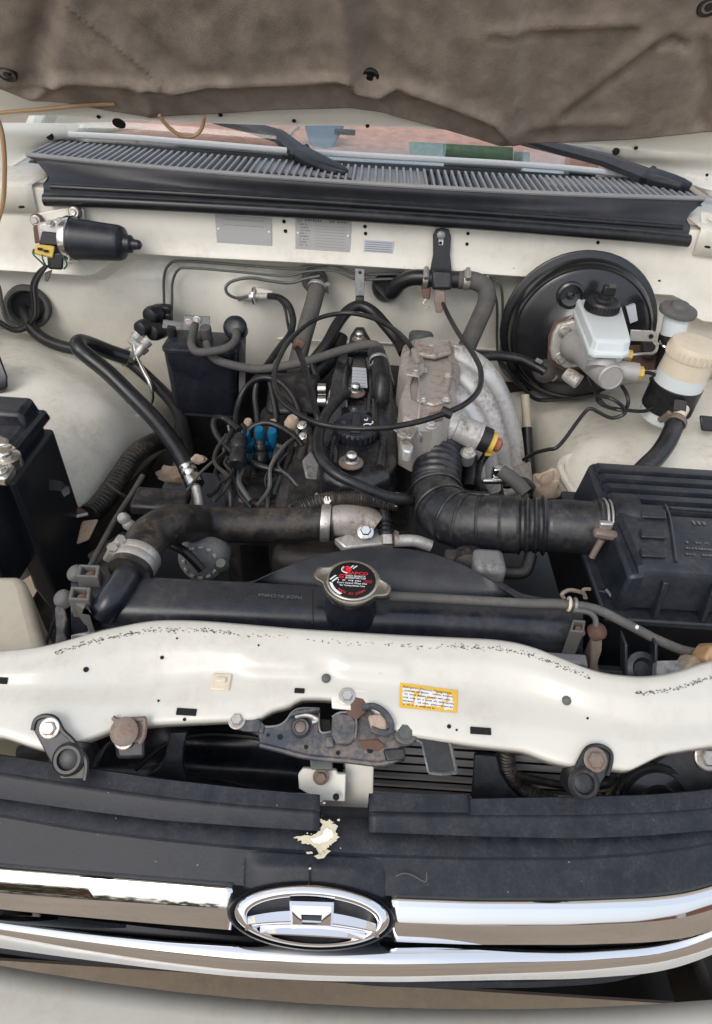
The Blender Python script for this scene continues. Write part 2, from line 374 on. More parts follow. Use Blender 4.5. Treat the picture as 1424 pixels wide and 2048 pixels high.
# ================================================================== car body
body = thing('car_body', 'cream painted car body with open engine bay, firewall and inner wings', 'car', (0, .9, 0))
# --- firewall: upper vertical panel, lip, recessed lower wall, one formed sheet
xs = frange(-.80, .80, 80)
def lipz(x):      # the pressed lip dips beside the wiper motor and beside the booster
    px = 712 + x * 1010
    t = lambda a, b: max(0, min(1, (x - a) / (b - a)))
    s = lambda q: q * q * (3 - 2 * q)
    z = 1.008 + .052 * s(t(-.56, -.46)) + .004 * s(t(-.4, 0))
    return z - .018 * s(t(.36, .46)) - .05 * s(t(.62, .70))
rows = []
def bump(x, z, cx, cz, sx, sz): return math.exp(-((x - cx) / sx) ** 2 - ((z - cz) / sz) ** 2)
for k, (dz, y) in enumerate(((None, 1.34), (None, 1.302), (None, 1.300), (.035, 1.299), (.008, 1.297), (0, 1.292), (-.006, 1.290), (-.010, 1.294), (-.014, 1.304), (-.02, 1.318), (-.035, 1.335))):
    if dz is None: rows.append([V((x, y, (1.163, 1.163, 1.157)[k])) for x in xs])
    else: rows.append([V((x, y, lipz(x) + dz)) for x in xs])
for i in range(1, 25):
    t = i / 24
    r_ = []
    for x in xs:
        z = (lipz(x) - .035) * (1 - t) + .56 * t
        y = 1.335 + .03 * t + .02 * bump(x, z, -.1, .95, .10, .10) - .022 * bump(x, z, -.44, .98, .10, .09) - .016 * bump(x, z, .16, .93, .05, .05) + .014 * bump(x, z, .2, 1.0, .12, .03) - .02 * bump(x, z, -.22, .9, .06, .2)
        y -= .012 * (1 / (1 + math.exp(-(x + .30) / .008))) * (1 / (1 + math.exp((x + .24) / .03)))
        r_.append(V((x, y, z)))
    rows.append(r_)
fw = G().grid(rows).obj('firewall', 'cream', body, solid=.002, ang=60)
# small seam flange on the lip and holes in the upper panel
for px, py, r in ((568, 443, .0036), (571, 462, .0036), (730, 453, .0034), (731, 467, .0034), (936, 467, .0032), (934, 488, .0032), (1196, 485, .0034), (1318, 562, .0032), (58, 441, .0)):
    if r: disc(PY(px, py, 1.2988), (0, -1, 0), r, fw, n=14)
for px, py in ((423, 505), (1027, 539)): disc(PY(px, py, 1.2965), (0, -1, .3), .0034, fw, 'grime')
def lerprow0(a, b, t): return [p.lerp(q, t) for p, q in zip(a, b)]
# shelves at both ends where the wing meets the cowl
for sx in (-1, 1):
    a = G()
    rws = [[V((sx * x, y, z)) for x, z in ((.632, 1.170), (.65, 1.168), (.70, 1.166), (.86, 1.17))] for y, in ((1.295,), (1.33,), (1.40,), (1.55,))]
    rws = [[V((sx * x, 1.293, z - .05)) for x, z in ((.632, 1.170), (.65, 1.168), (.70, 1.166), (.86, 1.17))]] + rws
    rws = [rws[0], lerprow0(rws[0], rws[1], .93), lerprow0(rws[1], rws[2], .12)] + rws[2:]
    a.grid(rws).obj('cowl_end_panel', 'cream', body, solid=.002)
for px, py in ((43, 414), (1415, 494)): disc(PZ(px, py, 1.169), (0, 0, 1), .005, fw, n=14)
# upper side structure: inner wing rails that rise beside the hood hinge
lw = [[(-330, 250, 1.42), (-80, 246, 1.44), (90, 246, 1.50), (200, 250, 1.58), (290, 256, 1.66)],
      [(-330, 290, 1.40), (-80, 262, 1.42), (90, 268, 1.49), (200, 268, 1.57), (250, 262, 1.65)],
      [(-330, 340, 1.38), (-90, 300, 1.41), (30, 300, 1.46), (110, 284, 1.53), (180, 272, 1.62)],
      [(-330, 420, 1.34), (-100, 380, 1.38), (-10, 350, 1.42), (48, 318, 1.46), (110, 290, 1.55)]]
G().grid(patch([pts(r) for r in lw], 6, 6)).obj('hinge_pillar', 'cream', body, solid=.003)
rw = [[(1120, 286, 1.62), (1230, 292, 1.56), (1330, 294, 1.50), (1460, 296, 1.45), (1720, 300, 1.40)],
      [(1160, 300, 1.60), (1250, 312, 1.55), (1340, 316, 1.49), (1470, 318, 1.44), (1720, 330, 1.38)],
      [(1220, 322, 1.58), (1290, 330, 1.53), (1370, 340, 1.48), (1490, 350, 1.43), (1720, 380, 1.36)],
      [(1290, 348, 1.52), (1350, 358, 1.48), (1410, 378, 1.44), (1500, 400, 1.40), (1720, 450, 1.34)]]
G().grid(patch([pts(r) for r in rw], 6, 6)).obj('hinge_pillar', 'cream', body, solid=.003)
for px, py, y in ((100, 273, 1.50), (1232, 303, 1.555), (1272, 296, 1.535), (1414, 350, 1.45)):
    p = PY(px, py, y - .004); disc(p, CAM - p, .0075 if px in (100, 1232) else .003, body, n=16)
# --- inner wings (wheel aprons)
la = [[(-420, 640, 1.325), (-150, 640, 1.325), (0, 655, 1.325), (120, 690, 1.325), (240, 730, 1.325), (335, 790, 1.325), (365, 830, 1.34)],
      [(-420, 680, 1.25), (-150, 675, 1.25), (0, 680, 1.24), (110, 706, 1.24), (215, 742, 1.24), (305, 800, 1.235), (350, 856, 1.24)],
      [(-420, 760, 1.14), (-150, 750, 1.12), (0, 745, 1.10), (105, 760, 1.10), (215, 800, 1.10), (300, 862, 1.13), (345, 890, 1.18)],
      [(-420, 880, 1.00), (-150, 870, .98), (0, 840, .97), (100, 848, .98), (195, 870, 1.0), (270, 900, 1.06), (300, 926, 1.12)],
      [(-420, 1000, .88), (-150, 990, .86), (0, 960, .86), (90, 940, .88), (175, 945, .91), (238, 955, .98), (250, 972, 1.04)],
      [(-420, 1140, .75), (-150, 1130, .74), (0, 1080, .76), (90, 1040, .79), (150, 1030, .83), (190, 1026, .89), (200, 1036, .97)],
      [(-420, 1260, .66), (-150, 1250, .66), (0, 1180, .68), (60, 1150, .71), (100, 1120, .75), (130, 1100, .83), (140, 1100, .92)]]
L_ = patch([pts(r) for r in la], 8, 6)
for r in L_:
    for k, q in enumerate(r):
        n_ = noise.noise(q * 9) * .006 + noise.noise(q * 22) * .002
        r[k] = q + V((.3, -.3, 1)) * n_
G().grid(L_).obj('inner_wing', 'cream', body, solid=.002, ang=80)
ra = [[(980, 770, 1.33), (1060, 775, 1.33), (1150, 770, 1.33), (1300, 765, 1.33), (1424, 760, 1.33), (1760, 760, 1.33)],
      [(1020, 830, 1.26), (1085, 806, 1.24), (1165, 800, 1.22), (1300, 792, 1.2), (1424, 785, 1.18), (1760, 790, 1.16)],
      [(1050, 880, 1.18), (1100, 848, 1.14), (1180, 836, 1.10), (1300, 838, 1.08), (1424, 840, 1.06), (1760, 850, 1.05)],
      [(1062, 920, 1.12), (1112, 890, 1.05), (1190, 880, 1.0), (1300, 890, .98), (1424, 900, .96), (1760, 910, .95)],
      [(1072, 960, 1.06), (1122, 935, .97), (1200, 930, .93), (1300, 940, .90), (1424, 960, .88), (1760, 980, .86)],
      [(1090, 1000, 1.0), (1130, 985, .90), (1210, 985, .86), (1300, 1000, .83), (1424, 1020, .80), (1760, 1050, .78)]]
L_ = patch([pts(r) for r in ra], 8, 6)
for r in L_:
    for k, q in enumerate(r):
        r[k] = q + V((0, -.2, 1)) * (noise.noise(q * 10) * .006)
G().grid(L_).obj('inner_wing', 'cream', body, solid=.002, ang=80)
# raised weld flange on the right inner wing beside the air box
fl = pts([(1112, 960, .965), (1112, 925, 1.0), (1135, 905, 1.02), (1185, 893, 1.0), (1240, 880, .99)])
G().tube(pts([(1165, 1010, .86), (1140, 975, .90), (1120, 935, .955), (1135, 915, .985), (1185, 905, .985), (1250, 900, .98)]), .007, n=8).obj('wing_flange', 'cream', body)
disc(PY(1180, 935, .945), (0, -.5, .8), .004, body)
# rusty streak of dried mud hidden behind the wing edge
# outer wings and lower body: close the bay at both sides
for sx in (-1, 1):
    rws = [[V((sx * x, y, z)) for y in (.10, .35, .8, 1.3, 1.6)] for x, z in ((.82, .99), (.86, 1.02), (.92, 1.0), (.95, .9), (.96, .6), (.94, .34))]
    G().grid(patch(rws, 3, 4)).obj('outer_wing', 'cream', body, solid=.003)
    G().box((sx * .50, .8, .55), (.10, 1.1, .10)).obj('chassis_rail', 'engine', body, bev=.01)
G().box((0, .95, .36), (1.3, 1.25, .012)).obj('undertray', 'plastic_deep', body)
pad_ = G().grid(patch([[V((x, 1.318 - .01 * (k == 1), z)) for x in frange(-.40, .46, 8)] for k, z in enumerate((.81, .80, .7, .5))], 4, 4))
pad_.obj('insulation_pad', 'engine', body, solid=.01)
# --- front cross panel (bonnet landing panel)
pxs = frange(-260, 1684, 162)
rear = [(-260, 1318), (0, 1306), (90, 1296), (200, 1264), (300, 1244), (380, 1244), (450, 1249), (600, 1262), (800, 1274), (1000, 1283), (1060, 1294), (1120, 1318), (1200, 1350), (1290, 1360), (1360, 1350), (1424, 1325), (1500, 1318), (1684, 1320)]
s1 = [(-260, 1356), (0, 1347), (90, 1342), (200, 1316), (300, 1296), (380, 1296), (600, 1308), (800, 1319), (1000, 1330), (1080, 1346), (1180, 1385), (1290, 1405), (1424, 1402), (1684, 1402)]
s2 = [(-260, 1378), (0, 1372), (120, 1372), (220, 1368), (300, 1358), (400, 1350), (600, 1350), (760, 1358), (900, 1366), (1000, 1378), (1100, 1400), (1200, 1432), (1300, 1448), (1424, 1444), (1684, 1440)]
fr = [(-260, 1490), (0, 1470), (60, 1490), (100, 1500), (145, 1488), (240, 1452), (330, 1445), (440, 1440), (515, 1438), (545, 1418), (585, 1410), (597, 1396), (650, 1396), (700, 1400), (742, 1408), (760, 1440), (800, 1466), (850, 1474), (960, 1490), (1050, 1500), (1100, 1520), (1150, 1532), (1190, 1530), (1260, 1540), (1330, 1505), (1424, 1490), (1684, 1490)]
mid = [(x, smooth1(s2, x) + .62 * (min(smooth1(fr, x, 40), 1446 + (x - 300) * .065) - smooth1(s2, x))) for x in frange(-260, 1684, 60)]
nar = [(x, smooth1(fr, x, 4) - 5) for x in frange(-260, 1684, 400)]
fr2 = [(x, smooth1(fr, x, 4)) for x in frange(-260, 1684, 400)]
rows = prof(pxs, rear, .985, [(s1, 80), (s2, 46), (mid, 84)])
R_ = [rows[0], ]
def lerprow(a, b, t): return [p.lerp(q, t) for p, q in zip(a, b)]
row_n = [PP(x, smooth1(nar, x, 3), rows[3][k], (0, -math.cos(R(66)), math.sin(R(66)))) for k, x in enumerate(pxs)]
row_f = [PP(x, smooth1(fr2, x, 3), row_n[k], (0, -math.cos(R(40)), math.sin(R(40)))) for k, x in enumerate(pxs)]
full = [[p + V((0, .012, -.03)) for p in rows[0]], [p + V((0, .006, -.004)) for p in rows[0]], rows[0]]
# rounded creases: insert blended rows around each crease
r0_, r1_, r2_, r3_ = rows
full += [lerprow(r0_, r1_, .3), lerprow(r0_, r1_, .8), lerprow(lerprow(r0_, r1_, .93), lerprow(r1_, r2_, .10), .5), lerprow(r1_, r2_, .2), lerprow(r1_, r2_, .5), lerprow(r1_, r2_, .8), lerprow(lerprow(r1_, r2_, .92), lerprow(r2_, r3_, .12), .5), lerprow(r2_, r3_, .25), lerprow(r2_, r3_, .6), lerprow(r2_, r3_, .85), lerprow(lerprow(r2_, r3_, .94), lerprow(r3_, row_n, .1), .5), lerprow(r3_, row_n, .3), lerprow(r3_, row_n, .7), row_n, row_f, [p + V((0, .003, -.012)) for p in row_f]]
def emb(p, c, hx, hy, h):          # raised pressings on the panel
    dx = max(0, abs(p.x - c.x) - hx) / .008; dy = abs(p.y - c.y) / hy
    return h * math.exp(-dx * dx - dy ** 4)
e1, e2 = PP(558, 1333, r1_[68], (0, -.7, .7)), PP(748, 1340, r1_[80], (0, -.7, .7))
for r in full[4:10]:
    for k, p in enumerate(r):
        for c in (e1, e2):
            h = emb(p, c, .026, .006, .005)
            if h > 1e-5: r[k] = r[k] + V((0, -.5, .85)) * h
fp = G().grid(ext(full)).obj('front_panel', 'cream_front_dim', body, solid=.0018, ang=70)
def onpanel(px, py):               # nearest point of the panel sheet seen at a photo pixel
    d = ray(px, py).normalized(); best = None
    for i in range(len(full) - 1):
        for j in range(len(pxs) - 1):
            p = full[i][j]
            t = (p - CAM).dot(d); e = (CAM + d * t - p).length
            if best is None or e < best[0]: best = (e, i, j)
    _, i, j = best
    i = min(max(i, 1), len(full) - 2); j = min(max(j, 1), len(pxs) - 2)
    n = (full[i][j + 1] - full[i][j - 1]).cross(full[i + 1][j] - full[i - 1][j]).normalized()
    if n.dot(CAM - full[i][j]) < 0: n = -n
    return PP(px, py, full[i][j], n), n
def frame_on(px, py):
    p, n = onpanel(px, py); right = V((1, 0, 0)); right = (right - n * right.dot(n)).normalized(); return p, n, right, n.cross(right).normalized()
for px, py, wd, ht in ((373, 1424, 40, 13), (599, 1382, 20, 9), (961, 1462, 42, 13), (4, 1361, 22, 12)):
    p, n, ri, up = frame_on(px, py); k = mpp(p)
    G().box(p + n * .0006, (wd * k, ht * k / max(.35, n.dot((CAM - p).normalized())), .0016), Matrix((ri, up, n)).transposed()).obj('slot', 'hole', fp, bev=.0005)
for px, py, r in ((324, 1315, 5), (172, 1339, 7), (369, 1439, 4.5), (317, 1402, 3), (354, 1277, 2.5), (517, 1291, 2.5), (898, 1453, 5.5), (1175, 1437, 3), (913, 1460, 3)):
    p, n, ri, up = frame_on(px, py); disc(p, n, r * .75 * mpp(p), fp, n=14)
for px, py in ((652, 1358), (1133, 1401)):           # grey rubber buffers
    p, n, ri, up = frame_on(px, py); k = mpp(p)
    G().lathe([(9 * k, 0), (9 * k, 5 * k), (6 * k, 9 * k), (2 * k, 10 * k)], p, n, 18).obj('rubber_plug', 'cap_grey', fp)
p, n, ri, up = frame_on(443, 1365); k = mpp(p); q = Matrix((ri, up, n)).transposed()
c = G().box(p + n * .001, (38 * k, 36 * k, .003), q).obj('square_clip', 'cream_plastic', fp, bev=.0012, seg=2)
G().box(p + n * .003 + up * (.001), (20 * k, 10 * k, .004), q).obj('clip_tongue', 'cream_plastic', c, bev=.001)
# dark perished sealer along the rear edge: many small flakes lying on the flange
fk = G()
for a, b, dens, off in ((110, 470, 210, 16), (470, 900, 60, 17), (900, 1180, 150, 14), (1270, 1440, 120, 28)):
    for _ in range(dens):
        px = random.uniform(a, b); py = smooth1(rear, px) + off + random.gauss(0, 2.4)
        i = min(range(len(pxs)), key=lambda q_: abs(pxs[q_] - px)); n = V((0, -math.cos(R(80)), math.sin(R(80))))
        p = PP(px, py, rows[0][i], n); s = random.uniform(.0002, .00065); ang = random.uniform(-.3, .3) + math.atan2(smooth1(rear, px - 20) - smooth1(rear, px + 20), 40)
        d1 = V((math.cos(ang), math.sin(ang), 0)); d1 = (d1 - n * d1.dot(n)).normalized(); d2 = n.cross(d1)
        fk.prism([p + d1 * s * random.uniform(.9, 2.4) - n * .0002, p + d2 * s * random.uniform(.3, .8) - n * .0002, p - d1 * s * random.uniform(.9, 2.4) - n * .0002, p - d2 * s * random.uniform(.3, .8) - n * .0002], n * .0011)
sk = fk.obj('perished_sealer', 'cap_grey', body); sk['kind'] = 'stuff'
# ================================================================== front label
lab = thing('warning_label', 'small yellow sticker with worn white patches and fine print on the cream front panel', 'sticker', onpanel(857, 1397)[0])
c4 = [onpanel(*q)[0] for q in ((800, 1366), (915, 1382), (913, 1426), (799, 1415))]
p, n, ri, up = frame_on(857, 1397)
c4 = [PP(*q, p, n) for q in ((800, 1366), (915, 1382), (913, 1426), (799, 1415))]
G().prism([q + n * .0006 for q in c4], n * .0005).obj('backing', 'labelyellow', lab)
lr = (c4[1] - c4[0]).normalized(); lu = n.cross(lr).normalized()
wp = G()
for (x0, y0, x1, y1) in ((806, 1377, 838, 1384), (806, 1386, 828, 1408), (842, 1380, 872, 1396), (828, 1394, 850, 1412), (852, 1400, 872, 1414), (872, 1390, 884, 1414), (884, 1386, 894, 1402), (888, 1404, 908, 1421), (896, 1392, 906, 1404), (838, 1384, 846, 1390)):
    ol = [PP(x0 + random.uniform(-2, 2), y0, p, n), PP((x0 + x1) / 2, y0 + random.uniform(-3, 2), p, n), PP(x1, y0 + random.uniform(-2, 3), p, n), PP(x1 + random.uniform(-3, 2), y1, p, n), PP((x0 + x1) / 2, y1 + random.uniform(-2, 3), p, n), PP(x0, y1, p, n)]
    wp.prism([q + n * .0011 for q in ol], n * .0001)
wp.obj('worn_patch', 'labelwhite', lab)
text('Refrigerant Pressure Management', PP(806, 1374.5, p, n), lr, lu, 6.2 * mpp(p) * 1.25, 'ink', lab, depth=.0014, align='LEFT', xs=.92)
for k in range(1, 6): worn_print(PP(806, 1374.5 + k * 7.0, p, n), lr, lu, (100, 94, 101, 97, 62)[k - 1] * mpp(p), 3.0 * mpp(p), 'ink', lab, k, .0014)
# ================================================================== data plates on the firewall
def plate(name, label, px0, py0, px1, py1, mt, lines, y=1.2985, rivets=True):
    a, b, c, d = PY(px0, py0, y), PY(px1, py0 + 5, y), PY(px1 - 1, py1 + 6, y), PY(px0 + 2, py1, y)
    x0, x1 = (a.x + d.x) / 2, (b.x + c.x) / 2; z0, z1 = (d.z + c.z) / 2, (a.z + b.z) / 2
    t = thing(name, label, 'plate', ((x0 + x1) / 2, y, z0))
    G().box(((x0 + x1) / 2, y - .0006, (z0 + z1) / 2), (x1 - x0, .0012, z1 - z0)).obj('plate_sheet', mt, t, bev=.0004)
    if rivets:
        for x in (x0 + .005, x1 - .005): G().lathe([(.0024, 0), (.002, .001), (.0008, .0016)], (x, y - .0012, (z0 + z1) / 2), (0, -1, 0), 12).obj('rivet', 'white', t)
    lines(t, x0, x1, z0, z1, y - .0013); return t
def l1(t, x0, x1, z0, z1, y):
    for k in range(2):
        G().box((x0 + .012 + (x1 - x0 - .024) / 2, y, z1 - .007 - k * .0105), (x1 - x0 - .03, .0002, .0006)).obj('engraved_line', 'plate_ink', t)
def l2(t, x0, x1, z0, z1, y):
    worn_print(V((x0 + .018, y, z1 - .006)), (1, 0, 0), (0, 0, 1), x1 - x0 - .026, .0048, 'plate_ink', t, 4)
    G().torus((x0 + .008, y, z1 - .006), (0, 1, 0), .0034, .0006, 20, 5).obj('round_mark', 'plate_ink', t)
    for k in range(8):
        worn_print(V((x0 + .008, y, z1 - .014 - k * .0056)), (1, 0, 0), (0, 0, 1), .012 + .004 * (k % 3), .0026, 'plate_ink', t, k)
        G().box(((x0 + x1) / 2 + .014, y, z1 - .0155 - k * .0056), ((x1 - x0) * .55, .0002, .0004)).obj('engraved_line', 'plate_ink', t)
def l3(t, x0, x1, z0, z1, y):
    for k in range(5):
        G().box(((x0 + x1) / 2, y, z1 - .004 - k * .0042), (x1 - x0 - .006, .0002, .0010)).obj('printed_line', 'plate_ink', t)
    G().rings([[V((x, y + .0004 - d, z)) for x, z in ((x0, z0), (x1, z0), (x1, z1), (x0, z1))] for d in (0, .0003)], False)
plate('data_plate', 'blank grey metal plate, left of the plates riveted to the firewall', 431, 430, 544, 485, 'plate', l1)
plate('data_plate', 'large engraved metal plate with a round mark, riveted to the middle of the firewall', 590, 433, 702, 498, 'plate', l2)
plate('data_plate', 'small pale blue-grey label with dark rim below two holes on the firewall', 727, 478, 787, 502, 'tag', l3, rivets=False)
# ================================================================== hood
hood = thing('hood', 'raised hood seen from below, brown felt lining and cream inner edge', 'car hood', (0, 1.32, 1.30))
HA = V((0, 1.32, 1.30)); HS = R(50); HU = V((0, -math.cos(HS), math.sin(HS))); HN = V((0, -math.sin(HS), -math.cos(HS)))
bot = [(-260, 205), (-60, 172), (0, 176), (40, 192), (70, 200), (130, 204), (230, 222), (300, 232), (325, 231), (420, 226), (560, 218), (700, 214), (760, 222), (810, 236), (900, 260), (980, 284), (1010, 290), (1040, 286), (1160, 282), (1270, 277), (1360, 268), (1424, 262), (1680, 246)]
def seg_d(px, py, a, b):
    ax, ay = a; bx, by = b; t = max(0, min(1, ((px - ax) * (bx - ax) + (py - ay) * (by - ay)) / ((bx - ax) ** 2 + (by - ay) ** 2)))
    return math.hypot(px - ax - t * (bx - ax), py - ay - t * (by - ay))
def pl_d(px, py, l): return min(seg_d(px, py, l[i], l[i + 1]) for i in range(len(l) - 1))
EDGE = [(-260, 110), (20, 168), (55, 172), (85, 160), (120, 150), (330, 161), (360, 166), (400, 160), (540, 154), (690, 144), (712, 170), (760, 178), (795, 160), (880, 190), (985, 232), (1010, 262), (1030, 300)]
RIDGE = [([(62, 192), (110, 152)], 16, .013), ([(285, 164), (296, 196), (304, 230)], 15, .011), ([(120, 146), (330, 158), (400, 158), (540, 150), (692, 142)], 12, .010), ([(712, 168), (760, 176), (795, 160), (880, 186), (985, 230), (1008, 256), (1002, 290)], 15, .011), ([(318, 146), (400, 162)], 16, .010),
         ([(135, -10), (322, 144)], 4.5, .0055), ([(210, -10), (400, 160)], 26, -.007), ([(100, -10), (58, 150)], 26, -.016), ([(690, -40), (700, 140)], 18, .008), ([(830, -40), (800, 130)], 26, -.006), ([(760, -40), (745, 130)], 26, -.012),
         ([(985, 58), (1060, 68), (1270, 58)], 8, -.005), ([(985, 44), (1060, 52), (1270, 44)], 12, .005), ([(1128, 230), (1310, 92), (1345, 78), (1370, 90)], 7, -.010), ([(1110, 222), (1300, 78)], 16, .006), ([(1405, 90), (1415, 200), (1400, 250)], 16, -.010), ([(1040, 250), (1130, 240), (1240, 238)], 14, .006), ([(730, 20), (745, -60)], 40, .0)]
def felt_h(px, py):
    h = .012 if py < lerp1(EDGE, px) else 0
    d = pl_d(px, py, EDGE); sgn = 1 if py < lerp1(EDGE, px) else -1
    if px < 1030:
        t = max(0, min(1, .5 + sgn * d / 13)); h = .015 * t * t * (3 - 2 * t)
    else:
        h = .013 * max(0, min(1, (1060 - px) / 30))
    for l, wd, a in RIDGE:
        d = pl_d(px, py, l)
        if d < wd * 2.6: h += a * math.exp(-(d / wd) ** 2)
    return h
rows = []
NX = 300
for i in range(76):
    r = []
    for j in range(NX + 1):
        px = -260 + 1940 * j / NX; yb = smooth1(bot, px, 5)
        py = yb - (yb + 420) * (i / 75) ** 1.35 if i else yb
        h = felt_h(px, py) + .0016 * noise.noise(V((px / 40, py / 40, 0))) + .0007 * noise.noise(V((px / 12, py / 12, 3)))
        edge = min(1, (yb - py) / 14) if i else 0
        r.append(PP(px, py, HA, HN) + HN * (h * (0.25 + .75 * edge) + .002))
    rows.append(r)
rows.insert(0, [p - HN * .012 for p in rows[0]])
felt = G().grid(rows).obj('felt_lining', 'felt', hood, ang=180)
fb = [(-400, 226), (-150, 230), (0, 236), (110, 232), (200, 240), (420, 249), (560, 254), (720, 254), (900, 262), (1010, 284), (1100, 287), (1180, 293), (1300, 305), (1424, 312), (1800, 330)]
px2 = frange(-420, 1820, 70)
top = [PP(x, smooth1(bot, x) - 30, HA, HN) - HN * .035 for x in px2]
e0 = [PP(x, (smooth1(bot, x) + 2 * smooth1(fb, x)) / 3, HA, HN) - HN * .006 for x in px2]
e1 = [PP(x, smooth1(fb, x), HA, HN) - HN * .006 for x in px2]
inner = [[p + HU * .9 for p in top], [p + HU * .3 for p in top], top, lerprow(top, e0, .5), e0, lerprow(e0, e1, .6), [p + HN * .003 for p in e1], [p - HN * .002 - HU * .003 for p in e1], [p - HN * .012 - HU * .004 for p in e1]]
ip = G().grid(inner).obj('inner_panel', 'cream', hood, solid=.002, ang=50, off=1)
for px, py, r in ((197, 234, 4), (441, 230, 4.5), (588, 242, 4), (735, 252, 4), (1272, 296, 4), (1115, 280, 0)):
    if r:
        p = PP(px, py, HA - HN * .002, HN); disc(p, HN, r * mpp(p), ip, n=14)
p = PP(238, 247, HA - HN * .002, HN); disc(p, HN, .012, ip, n=18)
# outer skin
sk = [[V((x, 1.345, 1.30)) + HU * t - HN * (.035 + .02 * math.sin(min(1, t) * 3.0) - .02 * (x / .75) ** 2 * 1) for x in frange(-.74, .74, 16)] for t in frange(-.02, .98, 14)]
G().grid(sk).obj('outer_skin', 'cream', hood, solid=.002, off=-1)
for px, py in ((17, 133), (740, 146), (1418, 12)):
    p = PP(px, py, HA, HN) + HN * felt_h(px, py); k = mpp(p)
    c = G().lathe([(.0165, -.003), (.0165, .0015), (.0145, .0035), (.012, .0035), (.0095, .0015), (.006, .0015), (.0055, .004), (.002, .0045)], p, HN, 28).obj('felt_clip', 'black' if px != 740 else 'rubber', hood)
# ================================================================== windscreen, dash
ws = thing('windscreen', 'windscreen base glass with a bright trim strip behind the vent panel', 'windscreen', (0, 1.5, 1.2))
WU = V((0, math.cos(R(33)), math.sin(R(33)))); WN = V((0, -math.sin(R(33)), math.cos(R(33))))
wl = [(60, 268), (160, 272), (260, 277), (430, 291), (600, 305), (712, 312), (860, 320), (1000, 328), (1150, 339), (1260, 352), (1330, 372)]
def wsrow(dpy, off, up=0): return [PY(x, smooth1(wl, x) + dpy, 1.50 - .02 * math.cos((x - 700) / 450) + .03 * ((x - 712) / 600) ** 2) + WN * off + WU * up for x in frange(60, 1330, 60)]
gl = [[p + WU * t for p in wsrow(0, 0)] for t in (-.01, .1, .3, .6, .8)]
G().grid(gl).obj('glass', 'glass', ws, solid=.005)
G().grid([wsrow(5, .001), wsrow(4, .004), wsrow(1.5, .005), wsrow(-1.5, .005), wsrow(-4, .004), wsrow(-5, .001)]).obj('trim_strip', 'trim', ws, solid=.001, off=1)
dash = thing('red_reflection_sheet', 'shaggy red-orange sheet on the dashboard, added for the red reflection in the windscreen', 'reflection sheet', (0, 1.75, 1.16))  # red sheet stands in for a red reflection in the glass
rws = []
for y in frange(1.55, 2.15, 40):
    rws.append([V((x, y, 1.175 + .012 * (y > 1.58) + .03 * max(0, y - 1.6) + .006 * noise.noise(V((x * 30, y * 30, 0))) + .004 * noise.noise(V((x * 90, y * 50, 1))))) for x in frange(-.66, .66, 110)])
G().grid(rws).obj('pile', 'redreflection', dash, ang=180)
c = G().tube(pts([(560, 249, 1.95), (555, 262, 1.85), (575, 270, 1.80), (590, 258, 1.88), (600, 252, 1.93)]), .003, n=6).obj('charging_cable', 'wire_white'); tag(c, 'thin pale cable looped on the red reflection sheet', 'cable')
ph = thing('dash_block', 'blue-grey block standing on the red reflection sheet behind the wiper', 'phone holder', PY(640, 300, 1.72))  # plain blue-grey block above the dashboard
p0 = PY(630, 303, 1.72)
G().hexa([PY(608, 248, 1.76), PY(690, 250, 1.76), PY(664, 300, 1.70), PY(622, 300, 1.70)], [PY(608, 248, 1.80), PY(690, 250, 1.80), PY(664, 300, 1.74), PY(622, 300, 1.74)]).obj('stand', 'dustblue', ph, bev=.006)
G().box(PY(690, 264, 1.74), (.05, .012, .012)).obj('grip', 'black', ph, bev=.003)
bk = thing('sticker_on_glass', 'green and white document propped against the windscreen base', 'document', PY(920, 320, 1.54))
def quad(px0, py0, px1, py1, y, sl=0): return [PY(px0, py0, y), PY(px1, py0 + sl, y), PY(px1, py1 + sl, y), PY(px0, py1, y)]
G().prism(quad(818, 283, 886, 312, 1.56, 4), V((0, .002, 0))).obj('white_sheet', 'paper', bk)
G().prism(quad(884, 287, 1026, 313, 1.57, 8), V((0, .002, 0))).obj('green_sheet', 'green', bk)
G().prism(quad(1028, 303, 1060, 324, 1.565, 2), V((0, .002, 0))).obj('small_sheet', 'paper', bk)
# spot welds and a sealed seam on the firewall
for k in range(22):
    p = V((-.58 + k * .054, 1.2975, 1.152 if k % 1 == 0 else 1.15)); G().lathe([(.0035, 0), (.0028, -.0003), (.0008, .0004)], p, (0, -1, 0), 10).obj('spot_weld', 'cream', fw)
G().tube([V((x, 1.338 + .004 * noise.noise(V((x * 9, 0, 0))), .872 + .004 * math.sin(x * 7))) for x in frange(-.33, .45, 26)], .003, n=6, step=1).obj('seam_sealer', 'cream', fw)
# dark cabin behind
G().box((0, 2.6, 1.2), (1.5, .02, 1.2)).obj('seat_bulkhead', 'cap_grey', body)
G().grid([[V((x, y, z)) for x in (-.62, .62)] for y, z in ((2.08, 1.62), (2.16, 1.66))]).obj('windscreen_header', 'cream', body, solid=.02)
for sx in (-1, 1):
    G().hexa([(sx * .72, 1.50, 1.18), (sx * .76, 1.50, 1.18), (sx * .66, 2.1, 1.63), (sx * .62, 2.1, 1.63)], [(sx * .72, 1.58, 1.18), (sx * .76, 1.58, 1.18), (sx * .66, 2.18, 1.63), (sx * .62, 2.18, 1.63)]).obj('windscreen_pillar', 'cream', body, bev=.006)
